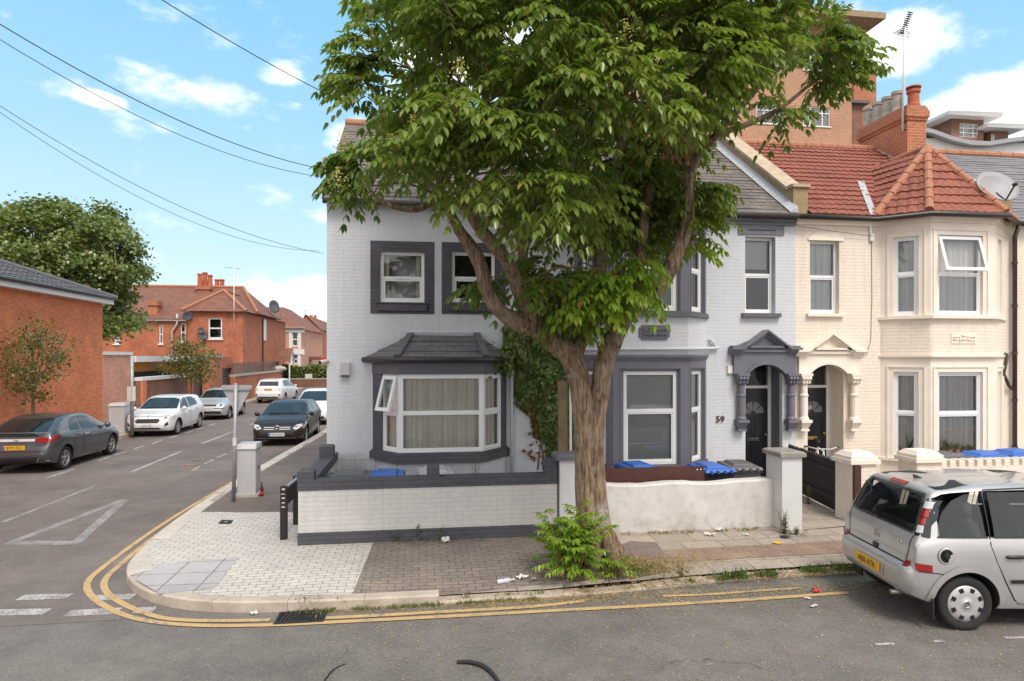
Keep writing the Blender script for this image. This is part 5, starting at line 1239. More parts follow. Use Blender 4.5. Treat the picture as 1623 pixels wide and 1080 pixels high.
 lc = MB(); xq = X0(232, Yb); lc.box(xq, X0(247, Yb), Yb + .3, Yb + 1.2, zt - .2, zy(240, 482, Yb)); lc.box(xq - .08, X0(247, Yb) + .08, Yb + .2, Yb + 1.3, zy(240, 484, Yb), zy(240, 477, Yb)); lc.build('chimney', M['chimney_brick'], t)
 # big chimney with pots
 Yc = Yr - 1.0; xa_, xb_ = X0(312, Yc), X0(332, Yc); zc0, zc1 = zr - 2.0, zy(320, 459, Yc)
 c = MB(); c.box(xa_, xb_, Yc, Yc + 3, zc0, zc1); c.box(xa_ - .12, xb_ + .12, Yc - .12, Yc + 3.12, zc1, zc1 + .25); co = c.build('chimney', M['chimney_brick'], t)
 for px, pyt, dy in ((317, 434, 0), (325, 432, .8), (333, 436, .2), (344, 443, 3), (352, 443, 3)):
  y = Yc + .3 + dy; x = X0(px, y); zt2 = zy(px, pyt, y); b = zc1 + .25 if px < 340 else zr - .1
  p = MB(); rr = .22; p.lathe((x, y, b), [(rr * 1.1, 0), (rr, .2), (rr * .85, zt2 - b - .2), (rr * 1.1, zt2 - b - .1), (rr, zt2 - b)], 12); p.build('chimney_pot', M['clay_pot'], co)
 # side window, pipe and white-framed porch at the street side
 Fs = Fr((X1, 0, 0), (0, 1, 0)); y0, z1 = Fs.px(417, 506); y1, z0 = Fs.px(421, 540)
 wd = MB(); wd.fbox(Fs, y0, y1, z0, z1, 0, .06); wd.build('side_window', M['white_paint'], t)
 pp = MB(); y = Fs.px(415, 540)[0]; pp.tube([(X1 + .1, y, ze - .2), (X1 + .1, y, 1.2)], .07, 6); pp.build('downpipe', M['brown_pipe'], t)
 yq = Fs.px(437, 560)[0]; zq = Fs.px(437, 552)[1]; pr = MB()
 pr.poly([(X1, yq - 1.2, zq - 1.3), (X1 + 1.6, yq - 1.2, zq - 1.3), (X1 + 1.6, yq, zq), (X1, yq, zq)]); pr.poly([(X1 + 1.6, yq + 1.4, zq - 1.3), (X1, yq + 1.4, zq - 1.3), (X1, yq, zq), (X1 + 1.6, yq, zq)]); pr.build('porch_roof', M['brown_tile'], t)
 pf = MB(); x = X1 + 1.5
 for a, b in (((yq - 1.1, zq - 1.3), (yq, zq - .1)), ((yq + 1.3, zq - 1.3), (yq, zq - .1)), ((yq - 1.1, zq - 1.3), (yq + 1.3, zq - 1.3)), ((yq - 1.0, .2), (yq - 1.0, zq - 1.3)), ((yq + 1.2, .2), (yq + 1.2, zq - 1.3)), ((yq - .5, zq - 1.3), (yq, zq - .7)), ((yq + .6, zq - 1.3), (yq, zq - .7)), ((yq, zq - 1.3), (yq, zq - .1))):
  pf.bar((x, a[0], a[1]), (x, b[0], b[1]), .1, .12, (1, 0, 0))
 pf.build('porch_frame', M['white_paint'], t)
 # aerial mast on the front wall, dishes
 xm = X0(371, Yw - .1); ms = thing('aerial_mast', 'tall thin white aerial mast fixed to the red brick house', 'aerial', (xm, Yw - .12, zy(371, 532, Yw)))
 m = MB(); m.smooth = True; m.tube([(xm, Yw - .12, zy(371, 532, Yw)), (xm, Yw - .12, zy(371, 425, Yw))], .04, 6); m.build('mast', M['white_paint'], ms)
 a = MB(); z = zy(371, 427, Yw); a.tube([(xm - .7, Yw - .12, z + .12), (xm + .5, Yw - .12, z)], .018, 5)
 for i in range(7): a.tube([(xm - .6 + i * .17, Yw - .45, z + .11 - i * .014), (xm - .6 + i * .17, Yw + .2, z + .11 - i * .014)], .008, 4)
 a.build('antenna', M['metal_grey'], ms)
 return Yw, X1, ze
RY, RX, RZ = red_house()
def dish(name, label, c, r, face, mat='metal_grey', el=1.0):
 t = thing(name, label, 'satellite dish', c); f = Vector(face).normalized(); c = Vector(c)
 m = MB(); m.smooth = True; m.lathe(c, [(r * .05, -r * .26), (r * .4, -r * .22), (r * .75, -r * .10), (r, 0), (r, .012), (r * .75, -r * .09), (r * .4, -r * .205), (.01, -r * .24)], 28, f); m.build('reflector', M[mat], t)
 s = Vector((0, 0, -1)) - f * f.dot(Vector((0, 0, -1))); s.normalize(); tip = c + f * r * .8 + s * r * .75
 a = MB(); a.tube([c - f * r * .25 + s * r * .2, c + s * r * .98, tip], .012 + r * .015, 6); a.lathe(tip, [(.03, -.05), (.045, 0), (.03, .06)], 10, -(tip - c).normalized()); a.build('feed_arm', M['black_plastic'], t)
 b = MB(); b.tube([c - f * r * .24, c - f * r * .6, c - f * r * .6 + Vector((0, 0, -r * 1.2))], .02, 6); b.build('bracket', M['metal_grey'], t)
 return t
dish('satellite_dish', 'dark grey satellite dish on a mast at the red house roof corner', tuple(xp(434.5, 486, RX + .4)), .62, (1, -.75, .15), 'gate_grey')
for i, (px, py, r) in enumerate(((318, 524, .28), (322, 532, .36))):
 dish('satellite_dish', ['small grey satellite dish, upper of the pair beside the white sash window', 'grey satellite dish, lower and larger of the pair beside the white sash window'][i], tuple(yp(px, py, RY - .35)), r, (-.3 + i, -1, .1), 'gate_grey')
dish('satellite_dish', 'dark satellite dish under the eaves where two brick walls meet', tuple(yp(297, 501, RY - .4)), .38, (.6, -1, -.2), 'gate_grey')
def far_house():
 t = thing('brick_house', 'far brick house with white window surrounds and grey slate hipped roof', 'house', (-14, 76, 0))
 Y = 76.0; X1 = X0(478, Y); F = Fr((0, Y, 0), (1, 0, 0)); xa = X0(440, Y); ze = zy(465, 521, Y); yb = xp(511, 600, X1).y
 h1 = wpx(F, 462.5, 527, 472.5, 549); h2 = wpx(F, 462.5, 562, 472.5, 577)
 m = MB(); m.wall(F, xa, X1, 0, ze, [h1, h2]); m.wall(Fr((X1, 0, 0), (0, 1, 0)), Y, yb, 0, ze); m.build('wall', M['pale_red_brick'], t)
 for h in (h1, h2):
  window(t, F, *h, rails=[(h[2] + h[3]) / 2], fw=.12, sash=False, back='net_curtain')
  s = MB(); s.fbox(F, h[0] - .7, h[1] + .7, h[3], h[3] + .6, 0, .12); s.fbox(F, h[0] - .3, h[0], h[2] - .3, h[3], 0, .08); s.fbox(F, h[1], h[1] + .3, h[2] - .3, h[3], 0, .08); s.build('window_surround', M['white_paint'], t)
 zr = zy(455, 490, Y + 8); r = MB(); o = .4; xr = X0(457, Y + 8)
 r.poly([(xa - 8, Y - o, ze), (X1 + o, Y - o, ze), (xr, Y + 5, zr), (xa - 8, Y + 5, zr)]); r.poly([(X1 + o, Y - o, ze), (X1 + o, yb, ze), (xr, yb - 6, zr), (xr, Y + 5, zr)]); r.build('roof', M['brown_tile'], t)
 pr = MB(); yq = xp(492, 570, X1).y; pr.box(X1, X1 + 1.2, yq - 1.2, yq + 1.2, 2.6, 3.0); pr.build('porch_roof', M['brown_tile'], t); dr = MB(); dr.box(X1 + .001, X1 + .05, yq - .7, yq + .7, .2, 2.4); dr.build('door', M['door_black'], t)
 t = thing('brick_house', 'farthest brick gable with small chimney beyond the slate-roofed house', 'house', (-14, 110, 0))
 Y = 110.0; X1 = X0(506, Y); ze = zy(500, 522, Y); m = MB(); xa = X0(476, Y); zp = zy(483, 500, Y); xm = X0(484, Y)
 m.add([(xa, Y, 0), (X1, Y, 0), (X1, Y, ze), (xm, Y, zp), (xa, Y, ze), (xa, Y + 30, 0), (X1, Y + 30, 0), (X1, Y + 30, ze), (xm, Y + 30, zp), (xa, Y + 30, ze)], [(0, 1, 2, 3, 4), (1, 6, 7, 2), (5, 0, 4, 9), (6, 5, 9, 8, 7)]); m.build('wall', M['far_red_brick'], t)
 r = MB(); r.poly([(X1 + .3, Y - .3, ze - .1), (X1 + .3, Y + 30, ze - .1), (xm, Y + 30, zp + .15), (xm, Y - .3, zp + .15)]); r.poly([(xa - .3, Y + 30, ze - .1), (xa - .3, Y - .3, ze - .1), (xm, Y - .3, zp + .15), (xm, Y + 30, zp + .15)]); r.build('roof', M['brown_tile'], t)
 c = MB(); x = X0(497, Y + 9); c.box(x - .8, x + .8, Y + 8, Y + 9.5, ze, zy(497, 508, Y + 9)); c.build('chimney', M['chimney_brick'], t)
 for px in (494, 500): p = MB(); p.lathe((X0(px, Y + 9), Y + 8.7, zy(497, 508, Y + 9)), [(.3, 0), (.25, .8), (.3, .9)], 10); p.build('chimney_pot', M['clay_pot'], c and t)
 # small TV aerial on the far roof
 a = thing('roof_aerial', 'tiny roof aerial against pale sky above the far houses', 'aerial', tuple(yp(484, 503, 112))); q = yp(484, 503, 112); m = MB(); z = zy(484, 492, 112); m.tube([(q.x, 112, q.z - .4), (q.x, 112, z)], .05, 5); m.build('mast', M['metal_grey'], a)
 b = MB(); b.tube([(q.x - .6, 112, z), (q.x + .5, 112, z - .1)], .04, 4)
 for i in range(5): b.tube([(q.x - .5 + i * .22, 111.5, z), (q.x - .5 + i * .22, 112.5, z)], .025, 4)
 b.build('antenna', M['metal_grey'], a)
 # low wall in front of the hedge
 t = thing('boundary_wall', 'low brick wall with white band in front of the far hedge', 'wall', tuple(gp(490, 600, 0)))
 m = MB(); Y = 66.0; m.box(X0(446, Y), X0(530, Y), Y, Y + .3, 0, .75); m.build('wall', M['brown_brick'], t); m = MB(); m.box(X0(446, Y), X0(530, Y), Y - .05, Y + .35, .752, .86); m.build('coping', M['concrete'], t)
 m = MB(); m.box(X0(484, Y), X0(495, Y), Y - .06, Y - .02, .86, 1.3); m.build('street_name_plate', M['litter_white'], t)
far_house()
# ================================================================== parked cars
def paint(name, col, metal=0.0, rough=.28, dust=.12, coat=.8):
 t = NT(name); n = t.noise(1.4, 5); f = t.noise(260, 1)
 c = t.mix(t.ramp(n, .3, .7), dk(col, 1 - dust), dk(col, 1 + dust * .3))
 t.set(t.b.inputs['Base Color'], c); t.b.inputs['Metallic'].default_value = metal; t.set(t.b.inputs['Roughness'], t.ramp(n, .3, .7, rough, rough + .12))
 t.b.inputs['Coat Weight'].default_value = coat; t.b.inputs['Coat Roughness'].default_value = .06; M[name] = t.m
paint('paint_silver', (.50, .49, .485), .45, .32); paint('paint_grey', (.10, .10, .115), .55, .3); paint('paint_white', (.72, .72, .73), 0, .3, .05)
paint('paint_black', (.030, .019, .017), .0, .3, .12, .3); M['paint_black'].node_tree.nodes['Principled BSDF'].inputs['Specular IOR Level'].default_value = .25; paint('paint_pale_silver', (.52, .53, .54), .4, .32)
def glassy(name, col, rough=.05, spec=.6, coat=0): plain(name, col, rough, 0, 3, 0, spec, coat=coat)
glassy('car_glass', (.016, .020, .020), .03, .7); glassy('light_red', (.30, .008, .01), .12, .6, 1.0); glassy('light_clear', (.55, .55, .56), .12, .7, 1.0); glassy('light_dark', (.06, .06, .065), .08, .7, 1.0); glassy('light_amber', (.5, .16, .02), .15, .6)
t = NT('clear_car_glass'); tr = t.node('ShaderNodeBsdfTransparent'); tr.inputs[0].default_value = (.62, .68, .66, 1); gl = t.node('ShaderNodeBsdfGlossy'); gl.inputs['Roughness'].default_value = .02; fr = t.node('ShaderNodeFresnel'); fr.inputs[0].default_value = 1.5; mx = t.node('ShaderNodeMixShader'); t.L.new(t.math('ADD', fr.outputs[0], .05), mx.inputs[0]); t.L.new(tr.outputs[0], mx.inputs[1]); t.L.new(gl.outputs[0], mx.inputs[2]); t.L.new(mx.outputs[0], t.N['Material Output'].inputs[0]); M['clear_car_glass'] = t.m
plain('tyre', (.022, .021, .021), .85, .25, 14, bump=.2); plain('plate_yellow', (.72, .40, .02), .45, .05, 6); plain('plate_white', (.72, .72, .70), .45, .05, 6); plain('ink', (.01, .01, .01), .5, 0); plain('plate_blue', (.03, .09, .40), .5, 0)
plain('alloy', (.42, .41, .40), .35, .15, 8, metal=.7); plain('hubcap', (.50, .49, .48), .42, .12, 8, metal=.35); plain('arch_dark', (.010, .010, .010), .9, .2); plain('seat_fabric', (.09, .09, .10), .9, .15)
def interp(pts, s):
 if s <= pts[0][0]: return pts[0][1]
 for (a, va), (b, vb) in zip(pts, pts[1:]):
  if s <= b: return va + (vb - va) * (s - a) / (b - a) if b > a else vb
 return pts[-1][1]
def pchip(pts, s):
 xs = [p[0] for p in pts]; ys = [p[1] for p in pts]; n = len(xs)
 if s <= xs[0]: return ys[0]
 if s >= xs[-1]: return ys[-1]
 d = [(ys[i + 1] - ys[i]) / (xs[i + 1] - xs[i]) for i in range(n - 1)]
 m = [d[0]] + [0 if d[i - 1] * d[i] <= 0 else 2 * d[i - 1] * d[i] / (d[i - 1] + d[i]) for i in range(1, n - 1)] + [d[-1]]
 for i in range(n - 1):
  if s <= xs[i + 1]:
   h = xs[i + 1] - xs[i]; t = (s - xs[i]) / h
   return (1 + 2 * t) * (1 - t) ** 2 * ys[i] + t * (1 - t) ** 2 * h * m[i] + t * t * (3 - 2 * t) * ys[i + 1] + t * t * (t - 1) * h * m[i + 1]
class Car:
 def __init__(c, label, loc, rz, L, W, top, belt, body, wr, ax, tumble=.19, group='cars parked along the kerb', bot=None, hw=None, crown=1.0):
  c.L, c.W, c.top, c.belt, c.wr, c.ax, c.tumble = L, W, top, belt, wr, ax, tumble
  c.bot = bot or [(0, .40), (.06, .33), (.3, .24), (.8, .2), (L - .7, .19), (L - .25, .21), (L - .05, .27), (L, .34)]
  w = W / 2
  c.hw = hw or [(0, w * .74), (.04, w * .84), (.12, w * .925), (.28, w * .972), (.6, w), (L - .9, w), (L - .5, w * .975), (L - .28, w * .92), (L - .12, w * .82), (L - .04, w * .70), (L, w * .56)]
  c.root = thing('parked_car', label, 'car', loc, rz, group); c.body_mat = M[body]
  st = sorted({round(p[0], 4) for p in top} | {round(p[0], 4) for p in c.hw} | {round(L * i / 56, 4) for i in range(57)})
  mb = MB(); mb.smooth = True; rows = []
  for s in st:
   h = c.section(s); ring = [(s - L / 2, y, z) for y, z in h] + [(s - L / 2, -y, z) for y, z in h[-2:0:-1]]
   rows.append(ring)
  n = len(rows[0]); vs = [p for r in rows for p in r]; fs = []
  for i in range(len(rows) - 1):
   for k in range(n):
    k2 = (k + 1) % n; fs.append((i * n + k, (i + 1) * n + k, (i + 1) * n + k2, i * n + k2))
  fs.append(tuple(range(n))); fs.append(tuple((len(rows) - 1) * n + k for k in range(n))[::-1])
  mb.add(vs, fs); c.bvh = BVHTree.FromPolygons([Vector(v) for v in vs], fs)
  c.full = mb
  # wheel wells cut from the shell
  bm = bmesh.new(); vv = [bm.verts.new(v) for v in vs]
  for f in fs: bm.faces.new([vv[i] for i in f])
  bmesh.ops.recalc_face_normals(bm, faces=bm.faces); me = bpy.data.meshes.new('body'); bm.to_mesh(me); bm.free(); me.materials.append(M[body]); me.materials.append(M['arch_dark'])
  o = bpy.data.objects.new('body', me); COL.objects.link(o)
  cut = MB(); cut.smooth = True
  for x in ax:
   for sy in (-1, 1): cut.cyl((x - L / 2, sy * (w - .30), wr + .01), (x - L / 2, sy * (w + .2), wr + .01), wr + .055, n=40)
  cm = bpy.data.meshes.new('cut'); cm.from_pydata(cut.v, [], cut.f); cm.materials.append(M['arch_dark']); co = bpy.data.objects.new('cut', cm); COL.objects.link(co)
  md = o.modifiers.new('b', 'BOOLEAN'); md.operation = 'DIFFERENCE'; md.object = co; md.solver = 'EXACT'; md.material_mode = 'TRANSFER'
  dg = bpy.context.evaluated_depsgraph_get(); me2 = bpy.data.meshes.new_from_object(o.evaluated_get(dg)); o.modifiers.clear(); o.data = me2; bpy.data.objects.remove(co)
  me2.polygons.foreach_set('use_smooth', [True] * len(me2.polygons));
  try: me2.set_sharp_from_angle(angle=R(38))
  except Exception: pass
  o.parent = c.root; c.body = o
 def section(c, s):
  w, b, zt = pchip(c.hw, s), pchip(c.bot, s), interp(c.top, s); be = min(pchip(c.belt, s), zt - .02); b = min(b, be - .05)
  dz = zt - be; g = min(1, dz / .55); k = min(1, dz / .22); rw = w * (.95 - c.tumble * g)
  H = be - b; P = [(0, b), (.80 * w, b), (.93 * w, b + .03), (.975 * w, b + .12 * min(1, H / .4)), (.992 * w, b + .35 * H), (w, b + .60 * H), (.996 * w, b + .80 * H), (.982 * w, b + .93 * H), (.965 * w, be)]
  for q in (.08, .3, .55, .8): P.append((.955 * w + (rw - .955 * w) * (q * .8 + .2 * q * q), be + (dz - .085 * k) * q))
  P += [(rw, zt - .085 * k), (rw * .965, zt - .045 * k), (rw * .90, zt - .022 * k), (rw * .7, zt - .008 * k), (rw * .35, zt - .001 * k), (0, zt)]
  return P
 def hit(c, view, a, b):
  if view in ('L', 'R'): sg = 1 if view == 'L' else -1; o, d = Vector((a - c.L / 2, sg * 3, b)), Vector((0, -sg, 0))
  elif view == 'F': o, d = Vector((6, a, b)), Vector((-1, 0, 0))
  elif view == 'B': o, d = Vector((-6, a, b)), Vector((1, 0, 0))
  elif view == 'T': o, d = Vector((a - c.L / 2, b, 5)), Vector((0, 0, -1))
  h = c.bvh.ray_cast(o, d)
  return (h[0], h[1] if h[1].dot(d) < 0 else -h[1]) if h[0] is not None else None
 def patch(c, name, view, poly, mat, off=.004, parent=None, cell=.05, label=None, thick=0):
  vs = {}; L = []; F = []
  for cl in cells(poly, cell):
   ids = []
   for p in cl:
    k = (round(p[0], 4), round(p[1], 4))
    if k not in vs:
     h = c.hit(view, *k)
     if h is None: vs[k] = None
     else: vs[k] = len(L); L.append(h[0] + h[1] * off)
    if vs[k] is None: ids = None; break
    if vs[k] not in ids: ids.append(vs[k])
   if ids and len(ids) >= 3: F.append(ids if view in ('R', 'F', 'T') else ids[::-1])
  mb = MB(); mb.smooth = True; mb.add(L, F)
  if not F: return None
  o = mb.build(name, M[mat] if isinstance(mat, str) else mat, parent or c.root, local=True)
  bm = bmesh.new(); bm.from_mesh(o.data); bmesh.ops.remove_doubles(bm, verts=bm.verts, dist=.0004); bm.to_mesh(o.data); bm.free()
  if label: o['label'] = label
  return o
 def line(c, name, view, pts, w, mat='ink', off=.004, parent=None):
  out = None; mbv = []; mbf = []
  path = [pts[0]]
  for a, b in zip(pts, pts[1:]):
   n = max(1, int(math.dist(a, b) / .06)); path += [(a[0] + (b[0] - a[0]) * i / n, a[1] + (b[1] - a[1]) * i / n) for i in range(1, n + 1)]
  A, B = offset(path, w / 2), offset(path, -w / 2); L = [];
  for p, q in zip(A, B):
   h, k = c.hit(view, *p), c.hit(view, *q)
   if h is None or k is None: continue
   L += [h[0] + h[1] * off, k[0] + k[1] * off]
  mb = MB(); mb.smooth = True; mb.add(L, [(2 * i, 2 * i + 1, 2 * i + 3, 2 * i + 2) for i in range(len(L) // 2 - 1)])
  return mb.build(name, M[mat] if isinstance(mat, str) else mat, parent or c.body, local=True)
 def both(c, name, poly, mat, off=.004, sides='LR', **kw):
  return [c.patch(name, v, poly, mat, off, **kw) for v in sides]
 def hollow(c, s0, s1, zfl, sides, rear, front):
  """a real cabin: cavity cut into the shell, then the window openings"""
  st = [s0 + (s1 - s0) * i / 24 for i in range(25)]; mb = MB(); rings = []
  for s in st:
   w, be, zt = pchip(c.hw, s), pchip(c.belt, s), interp(c.top, s) - .055; q = c.section(s); rw = q[13][1] - .07; wb = w * .955 - .075; zt = max(zt, zfl + .1); be = min(be, zt - .04)
   h = [(wb, zfl), (wb, be), (rw, zt - .07), (rw * .8, zt)]; rings.append([(s - c.L / 2, y, z) for y, z in h] + [(s - c.L / 2, -y, z) for y, z in h[::-1]])
  n = 8; mb.add([p for r in rings for p in r], [(i * n + k, (i + 1) * n + k, (i + 1) * n + (k + 1) % n, i * n + (k + 1) % n) for i in range(24) for k in range(n)] + [tuple(range(n)), tuple(24 * n + k for k in range(n))[::-1]])
  cut = [mb]
  for q in sides: m = MB(); m.add([(a - c.L / 2, y, b) for y in (-2, 2) for a, b in q], [tuple(range(len(q))), tuple(range(2 * len(q) - 1, len(q) - 1, -1))] + [(i, (i + 1) % len(q), len(q) + (i + 1) % len(q), len(q) + i) for i in range(len(q))]); cut.append(m)
  for q, x0, x1 in ((rear, -3, -c.L / 2 + s0 + .35), (front, c.L / 2 - (c.L - s1) - .35, 3)): m = MB(); m.add([(x, a, b) for x in (x0, x1) for a, b in q], [tuple(range(len(q))), tuple(range(2 * len(q) - 1, len(q) - 1, -1))] + [(i, (i + 1) % len(q), len(q) + (i + 1) % len(q), len(q) + i) for i in range(len(q))]); cut.append(m)
  for m in cut:
   bm = bmesh.new(); vv = [bm.verts.new(v) for v in m.v]
   for f in m.f: bm.faces.new([vv[i] for i in f])
   bmesh.ops.recalc_face_normals(bm, faces=bm.faces); me = bpy.data.meshes.new('cut'); bm.to_mesh(me); bm.free(); me.materials.append(M['seat_fabric']); co = bpy.data.objects.new('cut', me); COL.objects.link(co); co.parent = c.root
   md = c.body.modifiers.new('b', 'BOOLEAN'); md.operation = 'DIFFERENCE'; md.object = co; md.solver = 'EXACT'; md.material_mode = 'TRANSFER'
   dg = bpy.context.evaluated_depsgraph_get(); me2 = bpy.data.meshes.new_from_object(c.body.evaluated_get(dg)); c.body.modifiers.clear(); c.body.data = me2; bpy.data.objects.remove(co)
  me2.polygons.foreach_set('use_smooth', [True] * len(me2.polygons)); me2.set_sharp_from_angle(angle=R(38))
 def seat(c, s, y, w, label=None):
  x = s - c.L / 2; m = MB(); m.smooth = True
  def pad(p, hx, hy, hz, lean=0):
   up = Vector((-math.sin(lean), 0, math.cos(lean))); fw = Vector((math.cos(lean), 0, math.sin(lean))); b = len(m.v); v = []
   for k, (zz, q) in enumerate(((-1, .7), (-.8, .95), (0, 1), (.75, .95), (1, .6))):
    for i in range(12): a = 2 * math.pi * i / 12; cx, cy = math.cos(a), math.sin(a); e = .45; v.append(Vector(p) + fw * (math.copysign(abs(cx) ** e, cx) * hx * q) + Vector((0, math.copysign(abs(cy) ** e, cy) * hy * q, 0)) + up * zz * hz)
   m.add(v, [(k * 12 + i, k * 12 + (i + 1) % 12, (k + 1) * 12 + (i + 1) % 12, (k + 1) * 12 + i) for k in range(4) for i in range(12)] + [tuple(range(12))[::-1], tuple(48 + i for i in range(12))])
  pad((x + .2, y, .62), .25, w / 2, .08); pad((x - .08, y, .90), .07, w / 2, .29, .2); m.build('seat', M['seat_fabric'], c.root, local=True)
  for yy in ((y,) if w < .8 else (y - .38, y + .38)): m = MB(); m.smooth = True; pad((x - .17, yy, 1.27), .05, .13, .09, .15); m.build('head_rest', M['seat_fabric'], c.root, local=True)
 def door(c, poly, handle=None, sides='LR', hmat=None):
  cx, cy = sum(p[0] for p in poly) / len(poly), sum(p[1] for p in poly) / len(poly)
  for v in sides:
   d = c.patch('door', v, poly, c.body_mat, .0028)
   q = [(p[0] + (.011 if p[0] > cx else -.011), p[1] + (.011 if p[1] > cy else -.011)) for p in poly]
   c.patch('door_seal', v, q, 'ink', .0012, parent=d)
   if handle:
    h = c.hit(v, *handle); m = MB(); m.smooth = True; sg = 1 if v == 'L' else -1
    m.lathe(h[0] + Vector((-.11, sg * .018, 0)), [(.002, 0), (.02, .02), (.022, .11), (.02, .20), (.002, .22)], 10, (1, 0, 0)); m.build('handle', M[hmat] if hmat else c.body_mat, d, local=True)
 def wheels(c, style='alloy', n=5, seen=None):
  for x in c.ax:
   for sy in (-1, 1):
    r = c.wr; X = x - c.L / 2; y = sy * (c.W / 2 - .035); ax = Vector((0, sy, 0)); ctr = Vector((X, y, r)); rr = r * .66
    m = MB(); m.smooth = True; m.lathe(ctr, [(rr * .98, -.19), (r * .93, -.20), (r, -.17), (r, -.03), (r * .965, -.008), (r * .90, .004), (rr * 1.06, -.004), (rr, -.014), (rr, -.05)], 40, ax); w = m.build('wheel', M['tyre'], c.root, local=True)
    b = MB(); b.lathe(ctr, [(.01, -.075), (rr * .99, -.07), (rr * .99, -.10)], 28, ax); b.build('dark_backing', M['arch_dark'], w, local=True)  # near-black disc stands in for the shade behind the spokes
    k = MB(); k.smooth = False
    if style == 'alloy':
     k.smooth = True; k.lathe(ctr, [(rr * .90, -.06), (rr * .90, -.018), (rr * .98, -.008), (rr * 1.01, -.012), (rr, -.06)], 36, ax); k.lathe(ctr, [(.002, -.012), (.055, -.014), (.06, -.03), (.06, -.06)], 16, ax); k.smooth = False
     for i in range(n):
      a = 2 * math.pi * i / n + .3; d = Vector((math.cos(a), 0, math.sin(a))); t = Vector((-math.sin(a), 0, math.cos(a)))
      k.hexa([ctr + d * q + t * e * wd + ax * z for z in (-.05, -.022) for q, e, wd in ((.03, -1, .028), (rr * .93, -1, .045), (rr * .93, 1, .045), (.03, 1, .028))])
     k.build('rim', M['alloy'], w, local=True)
    else:
     k.smooth = True; k.lathe(ctr, [(.002, .012), (.045, .012), (.05, .004), (rr * .5, .012), (rr * .80, .008), (rr * .98, -.008), (rr * 1.03, -.016), (rr * 1.0, -.05)], 40, ax); k.build('hubcap', M['hubcap'], w, local=True)
     h = MB()
     for i in range(8):
      a = 2 * math.pi * (i + .5) / 8; d = Vector((math.cos(a), 0, math.sin(a))); t = Vector((-math.sin(a), 0, math.cos(a))); cc = ctr + d * rr * .79 + ax * .0085
      h.obox(cc, d, t, ax, rr * .115, rr * .12, .004)
     h.build('vent_holes', M['ink'], w, local=True)
     e = MB(); e.lathe(ctr + ax * .012, [(.030, 0), (.034, .003), (.038, 0)], 18, ax); e.build('emblem', M['alloy'], w, local=True)
 def plate(c, view, z, text, yellow, yc=0, off=.02, tilt=0, w=.52, blue=False):
  h = c.hit(view, yc, z); sg = 1 if view == 'F' else -1; x = h[0].x + sg * off
  p = thing('number_plate', None, None); p.parent = c.root; p.location = (x, yc, z); p.rotation_euler = (0, R(tilt) * sg, 0)
  bpy.data.objects.remove(p)
  m = MB(); m.box(-.006, .006, -w / 2, w / 2, -.056, .056); o = m.build('number_plate', M['plate_yellow' if yellow else 'plate_white'], c.root, local=True); o.location = (x, yc, z); o.rotation_euler = (0, -R(tilt) * sg, 0)
  if blue: b = MB(); b.box(sg * .0061 - .0005, sg * .0061 + .0005, (-w / 2 + .004) * sg if sg < 0 else -w / 2 + .004, (-w / 2 + .05) * sg if sg < 0 else -w / 2 + .05, -.052, .052); bo = b.build('plate_band', M['plate_blue'], o, local=True)
  t = text_mesh(text, .100, .001, 'lettering', M['ink'], o, (sg * .0075, (.02 * sg if blue else 0), 0), (R(90), 0, R(90) * sg)); t.scale = (.92, 1, 1)
 def mirror(c, s, z, mat=None):
  for sg, v in ((1, 'L'), (-1, 'R')):
   h = c.hit(v, s, z); m = MB(); m.smooth = True
   m.lathe(h[0] + Vector((-.0, sg * .13, .03)), [(.005, -.085), (.06, -.065), (.085, -.01), (.075, .05), (.02, .085)], 14, (1, 0, 0)); m.bar(h[0] + Vector((0, -sg * .02, 0)), h[0] + Vector((0, sg * .10, .02)), .05, .035)
   m.build('wing_mirror', mat or c.body_mat, c.root, local=True)
 def rod(c, name, pts, r, mat, parent=None):
  m = MB(); m.smooth = True; m.tube(pts, r, 8); return m.build(name, M[mat], parent or c.root, local=True)
def sym(poly): return [(-y, z) for y, z in poly][::-1]
